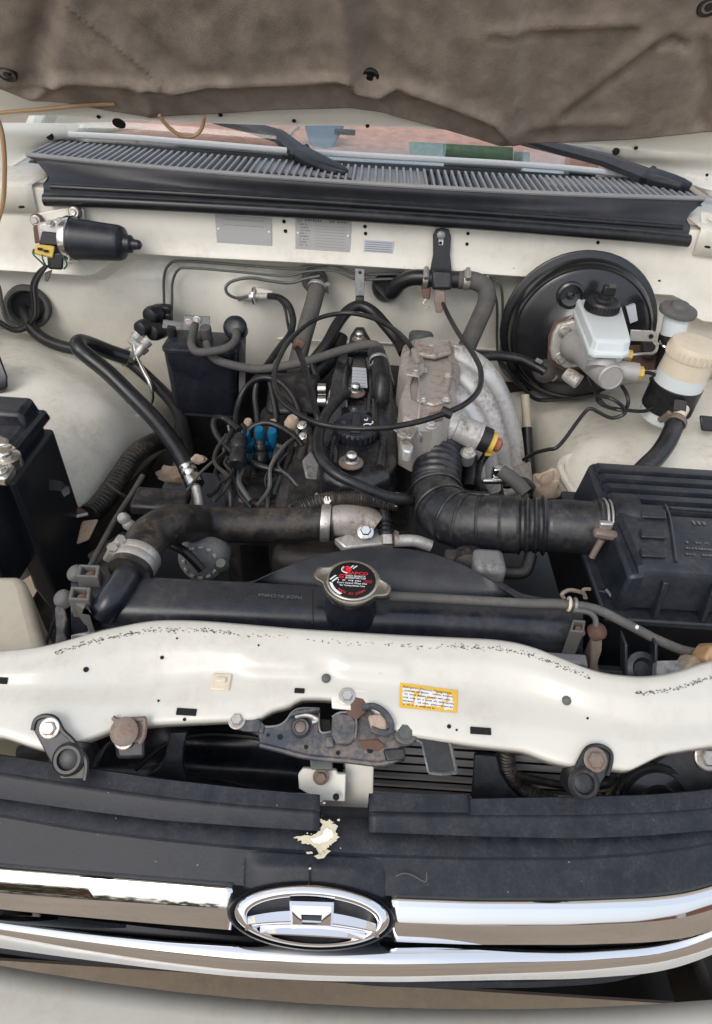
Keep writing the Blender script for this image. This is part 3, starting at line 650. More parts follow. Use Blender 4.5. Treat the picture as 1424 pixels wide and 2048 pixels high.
# ================================================================== cowl vent panel
cv = thing('cowl_vent_panel', 'faded black slatted vent panel between hood seal and windscreen', 'vent panel', (0, 1.4, 1.19))
front_py = [(40, 316), (200, 336), (420, 347), (560, 356), (720, 367), (860, 374), (1100, 386), (1300, 396), (1402, 400)]
back_py = [(60, 283), (115, 279), (250, 289), (430, 306), (600, 321), (712, 331), (860, 342), (1050, 352), (1250, 368), (1370, 382), (1405, 392)]
def cy(x): return 1.334 + .055 * (x / .66) ** 2      # front edge in plan
def cb(x): return 1.475 + .055 * (x / .66) ** 2 - .03 * max(0, (x - .45) / .2) ** 2
ZC = 1.20
xs = frange(-.675, .662, 60)
base = [[V((x, cy(x) + (cb(x) - cy(x)) * t, ZC - .012 + .010 * t)) for x in xs] for t in frange(0, 1, 4)]
G().grid(base).obj('mesh_floor', 'plastic_deep', cv, solid=.002)
G().grid([[V((x, cb(x) - .004, ZC + .002)) for x in xs], [V((x, cb(x) + .03, ZC + .006)) for x in xs], [V((x, cb(x) + .07, ZC + .004)) for x in xs]]).obj('rear_band', 'lip', cv, solid=.003)
G().tube([V((x, cy(x), ZC + .001)) for x in xs], .0045, n=8, step=2).obj('front_rail', 'cowl', cv)
NS = 94
slat = None
for k in range(NS):
    x = -.668 + 1.32 * k / (NS - 1)
    full_slot = not (-.235 < x < -.04 or .36 < x)
    c = V((x, cy(x) + .068, ZC + .001))
    if slat is None:
        g_ = G().hexa([c + V((-.0022, -.066, .004)), c + V((.0022, -.066, .004)), c + V((.0022, .068, .005)), c + V((-.0022, .068, .005))], [c + V((-.0024, -.066, -.010)), c + V((.0024, -.066, -.010)), c + V((.0024, .068, -.006)), c + V((-.0024, .068, -.006))])
        slat = g_.obj('slat', 'cowl', cv, smooth=False); c0 = c
    else:
        o = slat.copy(); COL.objects.link(o); o.location = slat.location + (c - c0)
# plain infill where the slots are moulded shut, mesh cross threads where they are open
for x0, x1, t0, t1 in ((-.236, -.03, .30, 1.0), (-.665, -.56, .8, 1.0), (-.03, .115, .05, 1.0), (.36, .66, .5, 1.0)):
    xx = frange(x0, x1, 12)
    G().grid([[V((x, cy(x) + (cb(x) - cy(x)) * t, ZC + .001)) for x in xx] for t in frange(t0, t1, 3)]).obj('infill', 'cowl', cv, solid=.004)
tn = G()
for k in range(9):
    t = .1 + .8 * k / 8
    tn.tube([V((x, cy(x) + (cb(x) - cy(x)) * t, ZC - .006)) for x in frange(.115, .40, 8)], .0011, n=5, step=1)
tn.obj('mesh_thread', 'lip', cv)
# front face and ledge of the vent panel
cx_ = lambda x, m: max(-m, min(m, x))
lf = [[V((x, cy(x) - .004, ZC - .002)) for x in xs], [V((cx_(x, .655), cy(x) - .006, ZC - .010)) for x in xs], [V((cx_(x, .625), 1.335 + .02 * (x / .66) ** 2, ZC - .028)) for x in xs], [V((cx_(x, .618), 1.318, ZC - .034)) for x in xs], [V((cx_(x, .612), 1.300, ZC - .037)) for x in xs], [V((cx_(x, .610), 1.29, ZC - .044)) for x in xs]]
xs2 = [x for x in xs]
G().grid(fine(lf, 3)).obj('front_lip', 'lip', cv, solid=.002)
G().tube([V((x, 1.306, ZC - .031 - .004 * (x / .6) ** 2)) for x in frange(-.60, .60, 20)], .0065, n=10, step=2).obj('upper_bead', 'seal', cv)
hsl = G().tube([V((-.608, 1.286, 1.146)), V((-.5, 1.284, 1.150)), V((-.25, 1.281, 1.154)), V((0, 1.28, 1.156)), V((.25, 1.281, 1.155)), V((.5, 1.284, 1.151)), V((.612, 1.286, 1.147))], .0115, n=14, step=8).obj('hood_seal', 'seal')
tag(hsl, 'long black rubber seal along the top edge of the firewall', 'rubber seal')
# ================================================================== wipers
def wiper(label, hinge, path, headpath, y0):
    t = thing('windscreen_wiper', label, 'wiper', PY(*headpath[-1]))
    a = [PP(x, y, (0, 1.50, 1.2), WN) + WN * .02 for x, y, _ in path]; a[-1] = PY(*path[-1]); g_ = G()
    n = len(a); rws = []
    for i, p in enumerate(a):
        s = i / (n - 1); wd = .006 + .014 * s; d = (a[min(i + 1, n - 1)] - a[max(i - 1, 0)]).normalized(); sd = d.cross(V((0, -.5, .86))).normalized(); up = sd.cross(d).normalized()
        if up.z < 0: up = -up
        rws.append([p + sd * wd - up * .006, p + sd * wd * .8 + up * .004, p + up * .009, p - sd * wd * .8 + up * .004, p - sd * wd - up * .006])
    g_.rings(rws); g_.obj('arm', 'lip', t, ang=35)
    h = pts(headpath); hr = []
    for i, p in enumerate(h):
        s = i / (len(h) - 1); wd = .021 - .004 * s; d = (h[min(i + 1, len(h) - 1)] - h[max(i - 1, 0)]).normalized(); sd = d.cross(V((0, -.5, .86))).normalized(); up = sd.cross(d).normalized()
        if up.z < 0: up = -up
        wd *= (1, 1, 1, .9, .55)[i]
        hr.append([p + sd * wd - up * .008, p + sd * wd * .9 + up * .004, p + sd * wd * .45 + up * .013, p - sd * wd * .45 + up * .013, p - sd * wd * .9 + up * .004, p - sd * wd - up * .008])
    G().rings(hr).obj('pivot_head', 'plastic', t, bev=.003, ang=45)
    p = h[0].lerp(a[-1], .4); d = (h[1] - h[0]).normalized(); sd = d.cross(V((0, -.5, .86))).normalized()
    G().cyl(p + sd * .022, p - sd * .022, .007).obj('hinge_pin', 'rubber', t)
    G().lathe([(.013, -.05), (.013, 0)], h[3], (0, -.25, .97), 16).obj('spindle', 'rubber', t)
    bl = [q + V((.0, .012, -.012)) for q in a]
    G().tube(bl, .004, n=6, step=4).obj('blade', 'rubber', t)
    return t
wiper('black left wiper arm with pointed tip, its head over the vent slats', None, [(330, 215, 1.66), (430, 250, 1.61), (500, 268, 1.56), (560, 286, 1.51), (600, 304, 1.47)], [(598, 303, 1.47), (622, 316, 1.44), (650, 330, 1.42), (678, 343, 1.40), (694, 350, 1.395)], 1.4)
wiper('black right wiper arm with dusty top, its head at the far right of the slats', None, [(900, 250, 1.70), (1030, 289, 1.62), (1110, 310, 1.57), (1200, 332, 1.52), (1296, 350, 1.475)], [(1296, 349, 1.475), (1318, 356, 1.46), (1340, 363, 1.45), (1362, 371, 1.435), (1378, 378, 1.43)], 1.4)
# ================================================================== washer hose
wh = thing('washer_hose', 'amber washer hose running under the hood edge, looping down at left', 'hose', PY(200, 225, 1.3))
G().tube([PP(x, y, HA + HN * .006, HN) for x, y in ((-80, 240), (0, 226), (80, 219), (160, 211), (230, 208))], .0034, n=8).obj('hose_run', 'amber', wh)
G().tube(pts([(318, 230, 1.27), (335, 252, 1.28), (362, 271, 1.29), (388, 272, 1.30), (404, 256, 1.30), (409, 232, 1.29)]), .0033, n=8).obj('hose_loop', 'amber', wh)
G().tube(pts([(-30, 200, 1.24), (-2, 245, 1.24), (8, 300, 1.24), (9, 360, 1.25), (5, 410, 1.26), (-10, 460, 1.27)]), .0042, n=8).obj('hose_drop', 'amber', wh)
# left hinge fragment
hg = thing('hinge_bracket', 'bolted cream hood hinge bracket at the left end of the vent panel', 'hinge', PY(40, 380, 1.34))
G().hexa([PY(16, 372, 1.36), PY(38, 358, 1.37), PY(58, 366, 1.34), PY(36, 388, 1.33)], [PY(16, 392, 1.36), PY(38, 380, 1.38), PY(58, 382, 1.36), PY(36, 404, 1.34)]).obj('bracket', 'cream', hg, bev=.003)
bolt(PY(32, 392, 1.335), (0, -1, .2), .006, hg, 'cream')
hg = thing('hinge_bracket', 'bolted cream hood hinge bracket at the right end of the vent panel', 'hinge', PY(1415, 450, 1.33))
G().hexa([PY(1400, 420, 1.36), PY(1440, 428, 1.36), PY(1450, 462, 1.33), PY(1404, 456, 1.33)], [PY(1400, 434, 1.36), PY(1440, 442, 1.36), PY(1450, 480, 1.33), PY(1404, 474, 1.33)]).obj('bracket', 'cream', hg, bev=.003)
bolt(PY(1424, 436, 1.335), (0, -.4, .9), .006, hg, 'cream')
# ================================================================== grille
gr = thing('radiator_grille', 'black plastic front grille with stepped top lip and chrome bars', 'grille', (0, .25, .75))
t1 = [(-260, 1468), (0, 1508), (160, 1532), (320, 1556), (480, 1574), (640, 1589), (740, 1594), (940, 1596), (1150, 1592), (1300, 1588), (1424, 1578), (1684, 1550)]
t2 = [(-260, 1505), (0, 1545), (160, 1570), (320, 1593), (480, 1610), (640, 1622), (740, 1628), (940, 1631), (1150, 1631), (1300, 1626), (1424, 1616), (1684, 1590)]
t3 = [(-260, 1560), (0, 1597), (160, 1620), (320, 1640), (480, 1652), (640, 1662), (740, 1664), (940, 1672), (1150, 1677), (1300, 1671), (1424, 1660), (1684, 1630)]
t4 = [(-260, 1592), (0, 1628), (160, 1656), (320, 1676), (480, 1692), (640, 1702), (740, 1708), (940, 1714), (1150, 1714), (1300, 1704), (1400, 1690), (1424, 1682), (1684, 1640)]
t5 = [(-260, 1700), (0, 1732), (160, 1746), (320, 1759), (465, 1770), (560, 1776), (700, 1784), (785, 1793), (950, 1799), (1150, 1799), (1300, 1793), (1380, 1783), (1424, 1768), (1684, 1700)]
def grille_piece(name, a, b, n):
    px = frange(a, b, n)
    rw = prof(px, t1, .925, [(t2, 74), (t3, 56)])
    lipr = [p + V((0, .002, -.022)) for p in rw[0]]
    under = [p + V((0, .018, -.002)) for p in rw[2]]
    k1 = [p + V((0, -.001, -.004)) for p in rw[1]]
    rws = [lipr, [p + V((0, .0008, -.002)) for p in rw[0]], lerprow(rw[0], rw[1], .06), lerprow(rw[0], rw[1], .93), lerprow(rw[0], rw[1], .98), [p + V((0, 0, -.0025)) for p in rw[1]], lerprow(k1, rw[2], .12), lerprow(k1, rw[2], .9), rw[2], [p + V((0, .002, -.005)) for p in rw[2]], under]
    return G().grid(ext(rws, a < 0, b > 1000)).obj(name, 'grille', gr, solid=.0022, ang=50), rw
pl, rwl = grille_piece('top_lip', -260, 640, 60)
prr, rwr = grille_piece('top_lip', 738, 1684, 60)
# main face under the lip
pxm = frange(-260, 1684, 120)
rb = prof(pxm, t1, .925, [(t2, 74), (t3, 56)])
base3 = [p + V((0, .004, -.010)) for p in rb[2]]
r4 = [PP(x, smooth1(t4, x), base3[k], (0, -math.cos(R(72)), math.sin(R(72)))) for k, x in enumerate(pxm)]
r4b = [p + V((0, -.001, -.004)) for p in r4]
r5 = [PP(x, smooth1(t5, x), r4b[k], (0, -math.cos(R(52)), math.sin(R(52)))) for k, x in enumerate(pxm)]
back = [PP(x, smooth1(t1, x) + 22, rb[0][k] + V((0, 0, -.028)), (0, -.1, 1)) for k, x in enumerate(pxm)]
face = [back, lerprow(back, base3, .5), base3, lerprow(base3, r4, .9), r4, r4b, lerprow(r4b, r5, .1), lerprow(r4b, r5, .5), lerprow(r4b, r5, .95), r5, [p + V((0, .006, -.012)) for p in r5]]
gf = G().grid(ext(face)).obj('upper_face', 'grille', gr, solid=.0025, ang=35)
# hump in the middle that carries the emblem
hx = frange(484, 775, 30)
def hump(row, amt): return row
hrows = []
for t in frange(0, 1, 10):
    r = []
    for x in hx:
        s = (x - 628) / 146; e = max(0, 1 - abs(s) ** 4); yb_ = min(smooth1(t5, x) + 4, 1834 - 74 * math.sqrt(max(0, 1 - ((x - 622) / 172) ** 2)) + 5); yy = smooth1(t4, x) + 4 + (yb_ - smooth1(t4, x)) * t
        k = (x + 260) / 1944 * 120; i = int(k); q = r4b[i].lerp(r5[i], t)
        p = PP(x, yy, q, (0, -math.cos(R(52)), math.sin(R(52))))
        r.append(p + V((0, -.55, .8)) * (.008 * e * min(1, t * 2.2 + .1)) - V((0, -.5, .8)) * .001)
    hrows.append(r)
G().grid(hrows).obj('emblem_hump', 'grille', gr, solid=.002, ang=50)
# upper brackets of the grille that reach up behind the lip
def fin_bracket(o, n=None):
    P = [PY(*q) for q in o]
    return P
for lst in ([(338, 1466, .352), (374, 1466, .352), (366, 1498, .346), (364, 1530, .338), (374, 1566, .328), (290, 1552, .328), (316, 1536, .335), (330, 1512, .343)],
            [(950, 1510, .352), (994, 1512, .352), (1002, 1548, .342), (1022, 1580, .332), (1042, 1600, .326), (944, 1600, .326), (948, 1550, .342)]):
    G().prism(pts(lst), V((0, .006, -.004))).obj('upper_bracket', 'grille', gr, bev=.0015, ang=30)
# small overlay strip clipped on the right lip
px = frange(738, 940, 14)
rw = prof(px, [(x, y - 7) for x, y in t1], .928, [([(x, y - 6) for x, y in t2], 74)])
G().grid([[p + V((0, .002, -.01)) for p in rw[0]], rw[0], lerprow(rw[0], rw[1], .92), rw[1], [p + V((0, -.001, -.004)) for p in rw[1]]]).obj('clip_strip', 'grille', gr, solid=.002, ang=40)
# chipped filler patch and crack
p0 = PP(640, 1685, r4[54], (0, -math.cos(R(60)), math.sin(R(60)))); nn = V((0, -math.cos(R(66)), math.sin(R(66))))
def blot(cx, cy, rx, ry, n, seed, h, off):
    rd = random.Random(seed); ol = []
    for i in range(n):
        t = 2 * math.pi * i / n; k = rd.uniform(.65, 1.25); ol.append(PP(cx + rx * k * math.cos(t), cy + ry * k * math.sin(t), p0 + nn * off, nn))
    return ol
chip = G()
ol = [(586, 1674), (606, 1671), (624, 1672), (640, 1662), (644, 1648), (640, 1640), (652, 1644), (660, 1638), (666, 1646), (674, 1650), (672, 1664), (678, 1674), (668, 1686), (658, 1694), (650, 1700), (640, 1706), (632, 1696), (622, 1690), (604, 1686), (596, 1680)]
def jag(ol, n=5, amp=2.2, sd=3):
    rd = random.Random(sd); out = []
    for i in range(len(ol)):
        (x0, y0), (x1, y1) = ol[i], ol[(i + 1) % len(ol)]
        for k in range(n): t = k / n; out.append((x0 + (x1 - x0) * t + rd.gauss(0, amp * .6), y0 + (y1 - y0) * t + rd.gauss(0, amp * .5)))
    return out
chip.prism([PP(x, y, p0 + nn * .006, nn) for x, y in jag(ol)], nn * .0010)
for k in range(7):
    x, y = random.gauss(640, 26), random.gauss(1690, 20); chip.prism(blot(x, y, random.uniform(1, 3), random.uniform(.8, 2.2), 7, 40 + k, 0, .0052), nn * .0008)
chip.prism([PP(x, y, p0 + nn * .003, nn) for x, y in ((634, 1700), (646, 1696), (662, 1702), (654, 1708), (648, 1716), (636, 1718), (628, 1712), (638, 1708))], nn * .0012)
chip.prism([PP(x, y, p0 + nn * .003, nn) for x, y in ((612, 1704), (624, 1703), (626, 1707), (614, 1708))], nn * .001)
for x, y in ((677, 1640), (620, 1737), (642, 1602), (648, 1606)): chip.prism(blot(x, y, 3.2, 2.4, 7, x, 0, .004), nn * .001)
ch = chip.obj('chipped_filler', 'bare', gr)
c2 = G(); c2.prism([PP(x, y, p0 + nn * .0071, nn) for x, y in jag([(622, 1676), (642, 1672), (652, 1656), (664, 1658), (668, 1670), (656, 1682), (640, 1688), (626, 1684)], 4, 2.4, 9)], nn * .0006)
c2.obj('filler_core', 'cream', ch)
kr = G()
# crack down the hump
cp = [hrows[i][int((x - 484) / 291 * 30)] for i, x in ((3, 624), (5, 627), (7, 629), (9, 629), (10, 630))]
G().tube([q + V((0, -.002, .0025)) for q in cp], .0007, n=5, step=4).obj('crack', 'hole', gr)
# scratch marks on the right face
G().tube([PP(x, y, r4b[64], (0, -math.cos(R(52)), math.sin(R(52)))) + V((0, -.002, .004)) for x, y in ((790, 1752), (806, 1746), (824, 1750), (846, 1762), (852, 1760), (852, 1744))], .0004, n=4, step=3).obj('scratch', 'cap_grey', gr)
# --- chrome bars
c1 = t5
def shift(l, f): return [(x, y + f(x)) for x, y in l]
def chrome_bar(name, a, b, n, d1, d2, d3):
    px = frange(a, b, n); off = V((0, -.004, .003))
    q0 = []
    for x in px:
        k = (x + 260) / 1944 * 120; i = max(0, min(119, int(k))); q0.append(r5[i].lerp(r5[i + 1], k - i) + off)
    r0_ = q0
    pyx = lambda x: smooth1(t5, x)
    ra_ = [PP(x, pyx(x) + d1(x), r0_[k], (0, -math.cos(R(64)), math.sin(R(64)))) for k, x in enumerate(px)]
    rb_ = [PP(x, pyx(x) + d2(x), ra_[k], (0, -math.cos(R(36)), math.sin(R(36)))) for k, x in enumerate(px)]
    rc_ = [PP(x, pyx(x) + d3(x), rb_[k], (0, -math.cos(R(17)), math.sin(R(17)))) for k, x in enumerate(px)]
    rd_ = [p + V((0, .012, -.003)) for p in rc_]
    rows_ = [[p + V((0, .012, -.003)) for p in r0_], [p + V((0, .001, -.0004)) for p in r0_], lerprow(r0_, ra_, .1), lerprow(r0_, ra_, .93), lerprow(ra_, rb_, .05), lerprow(ra_, rb_, .95), lerprow(rb_, rc_, .05), lerprow(rb_, rc_, .96), [p + V((0, .001, -.001)) for p in rc_], rd_]
    g_ = G().grid(ext(rows_, a < 0, b > 1000))
    return g_.obj(name, 'chrome', gr, solid=.002, ang=11), rc_
cb1, rcl = chrome_bar('chrome_bar', -260, 466, 50, lambda x: 15 + 12 * (466 - x) / 466 * .5, lambda x: 50 + 6 * (466 - x) / 466, lambda x: 92 - 4 * (466 - x) / 466)
cb2, rcr = chrome_bar('chrome_bar', 783, 1684, 60, lambda x: 20 + 4 * max(0, (x - 1100) / 300), lambda x: 54 - 2 * max(0, (x - 1100) / 300), lambda x: 92 + 2 * max(0, (x - 1100) / 300))
# end caps of the chrome bars curl back beside the emblem
# dark recess behind / under the bars
px = frange(-260, 1684, 90)
ln = []
for k, x in enumerate(px):
    kk = (x + 260) / 1944 * 120; i = min(119, int(kk)); ln.append(r5[i].lerp(r5[i + 1], kk - i))
G().grid([[p + V((0, .016, -.006)) for p in ln], [p + V((0, .010, -.04)) for p in ln], [p + V((0, -.006, -.068)) for p in ln], [p + V((0, -.002, -.085)) for p in ln], [p + V((0, .03, -.10)) for p in ln]]).obj('recess_panel', 'grille', gr, solid=.002, ang=40)
# lower grille slats and lower chrome surround
for k in range(4):
    zz = -.10 - .03 * k
    G().grid([[p + V((0, .022, zz)) for p in ln], [p + V((0, -.004, zz - .002)) for p in ln], [p + V((0, -.006, zz - .008)) for p in ln], [p + V((0, .0, zz - .012)) for p in ln]]).obj('slat', 'grille', gr, solid=.002)
lc = [(-260, 1800), (0, 1846), (160, 1868), (320, 1888), (480, 1904), (640, 1912), (800, 1914), (1000, 1910), (1150, 1908), (1300, 1897), (1380, 1878), (1424, 1858), (1684, 1770)]
px = frange(-260, 1684, 100)
l0 = [PY(x, smooth1(lc, x), .205 + .05 * ((x - 640) / 800) ** 2) for x in px]
la_ = [PP(x, smooth1(lc, x) + 14, l0[k], (0, -math.cos(R(64)), math.sin(R(64)))) for k, x in enumerate(px)]
lb_ = [PP(x, smooth1(lc, x) + 52, la_[k], (0, -math.cos(R(26)), math.sin(R(26)))) for k, x in enumerate(px)]
G().grid(ext([[p + V((0, .012, -.002)) for p in l0], l0, lerprow(l0, la_, .92), lerprow(la_, lb_, .05), lerprow(la_, lb_, .95), [p + V((0, .002, -.002)) for p in lb_], [p + V((0, .014, -.004)) for p in lb_]])).obj('lower_chrome_bar', 'chrome', gr, solid=.002, ang=60)
# ================================================================== emblem
eb = thing('grille_emblem', 'oval chrome badge with an arched bar and square centre, between the chrome bars', 'emblem', PZ(625, 1830, .84))
ec = PZ(625, 1832, .872); EN = V((0, -math.cos(R(45)), math.sin(R(45)))).normalized()
def E(px, py, h=0): return PP(px, py, ec + EN * h, EN)
def ell(cx, cy, a, b, rot, n, h):
    ro = []
    for i in range(n):
        t = 2 * math.pi * i / n; x, y = a * math.cos(t), b * math.sin(t)
        ro.append(E(cx + x * math.cos(rot) - y * math.sin(rot), cy + x * math.sin(rot) + y * math.cos(rot), h))
    return ro
ER = R(3.2)
N = 72
# ring: rounded wide band, wide bevel on top
G().rings([ell(624, 1833, 156, 63, ER, N, -.014), ell(624, 1832, 156, 63, ER, N, -.001), ell(624, 1832, 154.5, 62, ER, N, .001), ell(624, 1836, 141, 52.5, ER, N, .0036), ell(624, 1836.6, 139, 51, ER, N, .0038), ell(624, 1839, 132, 45.5, ER, N, .0022), ell(624, 1839.6, 130.5, 44.5, ER, N, .001), ell(624, 1840, 129.5, 44, ER, N, -.008)], cap=False).obj('ring', 'chrome', eb, ang=75)
G().prism(ell(624, 1833, 146, 55, ER, N, -.010), EN * .002).obj('backing', 'plastic_deep', eb)
# black socket round the badge
G().rings([ell(623, 1832, 169, 70, ER, N, -.02), ell(623, 1832, 169, 70, ER, N, -.006), ell(623, 1832, 164, 67.5, ER, N, -.001), ell(623, 1833, 157, 64, ER, N, -.004), ell(624, 1833, 150, 58, ER, N, -.014)], cap=False).obj('socket', 'grille', eb, ang=60)
# arched bars: swept strips with a bevelled section, built from photo outlines (top edge, bottom edge)
def strip(xs_, topf, botf, h):
    rw_ = [[], [], [], [], [], []]
    for x in xs_:
        a, b = topf(x), botf(x); m1, m2 = a + (b - a) * .55, a + (b - a) * .88
        rw_[0].append(E(x, a, -.008)); rw_[1].append(E(x, a, 0)); rw_[2].append(E(x, m1, h * .62)); rw_[3].append(E(x, m2, h)); rw_[4].append(E(x, b, h * .9)); rw_[5].append(E(x, b, -.008))
    return rw_
A_ = lambda c, k: (lambda x: c + k * ((x - 624) / 140) ** 2 + (x - 624) * .056)
G().grid(strip(frange(495, 752, 40), A_(1822, 22), A_(1846, 14), .0045)).obj('arched_bar', 'chrome', eb, ang=40)
G().grid(strip(frange(520, 730, 40), A_(1850, 17), A_(1873, 2), .0045)).obj('arched_bar', 'chrome', eb, ang=40)
G().grid([[E(x, A_(1838, 14)(x), .0015) for x in frange(490, 758, 30)], [E(x, A_(1856, 14)(x), .0015) for x in frange(490, 758, 30)]]).obj('web', 'chrome', eb, solid=.004)
# square centre: frame with a small rectangular window
def rect(x0, y0, x1, y1, h): return [E(x0, y0, h), E(x1, y0 + (x1 - x0) * .03, h), E(x1 - 2, y1 + (x1 - x0) * .03, h), E(x0 + 2, y1, h)]
sq = G()
sq.rings([rect(579, 1802, 668, 1850, -.008), rect(579, 1802, 668, 1850, .004), rect(584, 1811, 663, 1849, .0062), rect(602, 1829, 644, 1848, .0066), rect(606, 1832, 640, 1846, .003), rect(606, 1832, 640, 1846, -.006)], cap=False)
sq.obj('square_centre', 'chrome', eb, ang=30)
G().prism(rect(605, 1831, 641, 1847, .0035), EN * .0006).obj('window', 'plastic_deep', eb)
# ================================================================== bumper and valance below
bp = thing('front_bumper', 'cream front bumper below the chrome grille surround', 'bumper', (0, .1, .6))
rws = [[V((x, y + .09 * (x / .8) ** 2, z)) for x in frange(-.85, .85, 24)] for y, z in ((.22, .655), (.12, .66), (.075, .645), (.055, .60), (.06, .50), (.10, .42))]
G().grid(fine(rws, 4)).obj('bumper_shell', 'cream_front_dim', bp, solid=.003, ang=60)
# ================================================================== condenser and shrouds behind the grille
cn = thing('condenser', 'black finned condenser with fine horizontal tubes behind the grille at right', 'condenser', (.1, .44, .6))
G().box((.205, .394, .68), (.37, .018, .44)).obj('core', 'fins', cn)
tb = None
for k in range(26):
    z = .895 - k * .0165
    if tb is None:
        tb = G().hexa([(.02, .381, z + .0022), (.38, .381, z + .0022), (.38, .385, z + .003), (.02, .385, z + .003)], [(.02, .381, z - .0022), (.38, .381, z - .0022), (.38, .385, z - .003), (.02, .385, z - .003)]).obj('tube', 'finline', cn, smooth=False)
    else:
        o = tb.copy(); COL.objects.link(o); o.location = tb.location + V((0, 0, -k * .0165))
df = thing('air_deflector', 'dark blue-black plastic air deflector in the gap left of the latch', 'deflector', PY(450, 1520, .40))
rws = [[(240, 1470, .405), (330, 1450, .42), (430, 1452, .425), (540, 1462, .42), (640, 1470, .415)], [(200, 1500, .40), (330, 1485, .405), (430, 1490, .405), (540, 1500, .405), (660, 1510, .405)], [(180, 1540, .385), (330, 1535, .385), (430, 1536, .39), (540, 1545, .39), (660, 1555, .39)], [(180, 1580, .36), (330, 1580, .36), (430, 1580, .365), (540, 1585, .365), (660, 1600, .365)]]
G().grid(patch([pts(r) for r in rws], 6, 5)).obj('panel', 'tank', df, solid=.003, ang=60)
G().tube(pts([(372, 1546, .372), (440, 1556, .37), (520, 1575, .362), (560, 1584, .358)]), .002, n=6).obj('edge_bead', 'grille', df)
G().tube(pts([(270, 1540, .37), (330, 1490, .395), (400, 1470, .41), (500, 1474, .41), (560, 1490, .405)]), .0025, n=6).obj('edge_bead', 'grille', df)
# ================================================================== centre stay and latch
st = thing('centre_stay', 'upright cream steel stay under the hood latch with one rusty bolt', 'stay', PZ(690, 1610, .86))
sy = .335
G().prism([PY(*q) for q in ((700, 1500, .352), (748, 1500, .352), (746, 1600, .322), (742, 1625, .315), (638, 1622, .315), (640, 1600, .322), (690, 1548, .336), (690, 1524, .345))], V((0, .004, -.003))).obj('stay_plate', 'cream', st, bev=.001)
tf = G().prism([PY(*q) for q in ((596, 1550, .325), (606, 1537, .329), (672, 1540, .329), (676, 1548, .326), (692, 1548, .326), (690, 1604, .31), (640, 1602, .31), (598, 1578, .317))], V((0, .004, -.003))).obj('stay_foot', 'cream', st, bev=.001)
bolt(PY(642, 1553, .321), (0, -.75, .65), .0052, st, 'rusty', h=.005)
disc(PY(672, 1594, .308), (0, -.75, .65), .003, st)
lt = thing('hood_latch', 'dusty dark steel hood latch bolted across the front panel notch', 'latch', PZ(650, 1470, .93))
LZ = .948
def LP(px, py, dz=0): return PZ(px, py, LZ + dz)
LNu = V((0, -.35, .93)).normalized()
def LQ(l, dz=0): return [PP(x, y, LP(650, 1460, dz), LNu) for x, y in l]
main = [(518, 1444), (530, 1452), (556, 1450), (572, 1440), (584, 1424), (600, 1416), (636, 1416), (638, 1462), (662, 1462), (664, 1432), (680, 1424), (706, 1426), (714, 1446), (718, 1418), (738, 1412), (764, 1424), (780, 1446), (782, 1462), (800, 1474), (838, 1476), (824, 1490), (800, 1494), (798, 1510), (772, 1526), (748, 1526), (700, 1520), (662, 1520), (630, 1518), (616, 1512), (580, 1502), (540, 1496), (520, 1488), (516, 1466)]
G().prism(LQ(main), -LNu * .004).obj('base_plate', 'latch', lt, bev=.0012, ang=30)
# rolled front edge of the plate
G().tube(LQ([(520, 1490), (560, 1500), (616, 1514), (700, 1522), (760, 1528), (800, 1516)]), .0025, n=7).obj('rolled_edge', 'latch', lt)
# left ear with bolt
G().prism(LQ([(458, 1432), (470, 1424), (506, 1424), (518, 1430), (522, 1452), (516, 1464), (486, 1462), (462, 1452)], .003), -LNu * .004).obj('ear', 'latch', lt, bev=.001)
G().prism(LQ([(516, 1436), (530, 1450), (526, 1468), (514, 1462)], .002), -LNu * .02).obj('ear_fold', 'latch', lt, bev=.001)
bolt(LQ([(474, 1441)], .0035)[0], LNu, .0055, lt, 'steel', h=.006)
G().prism(LQ([(782, 1452), (794, 1446), (832, 1448), (838, 1462), (834, 1482), (796, 1476), (784, 1468)], .003), -LNu * .004).obj('ear', 'latch', lt, bev=.001)
bolt(LQ([(811, 1464)], .0035)[0], LNu, .0075, lt, 'pipe', h=.005)
# rear white tongue with bolt
G().prism(LQ([(662, 1390), (668, 1380), (684, 1377), (730, 1380), (742, 1392), (742, 1410), (720, 1426), (700, 1420), (664, 1416)], .005), -LNu * .004).obj('rear_tongue', 'cream', lt, bev=.001)
bolt(LQ([(694, 1393)], .0055)[0], LNu, .0055, lt, 'steel', h=.006)
G().prism(LQ([(700, 1392), (730, 1396), (732, 1424), (712, 1440), (690, 1424), (702, 1420)], .0065), -LNu * .003).obj('stained_tab', 'rust', lt, bev=.001)
# pivots: rivet discs
for px, py, r, mt in ((601, 1456, 19, 'rusty'), (690, 1471, 20, 'rusty')):
    p = LQ([(px, py)], .001)[0]; k = mpp(p)
    c = G().lathe([(r * k, -.001), (r * k, .003), (r * .85 * k, .005), (r * .62 * k, .005), (r * .6 * k, .003), (r * .3 * k, .0025)], p, LNu, 26).obj('pivot_rivet', 'latch', lt)
    G().lathe([(r * .6 * k, .002), (r * .55 * k, .0045), (r * .2 * k, .0055)], p, LNu, 20).obj('rivet_head', mt, c)
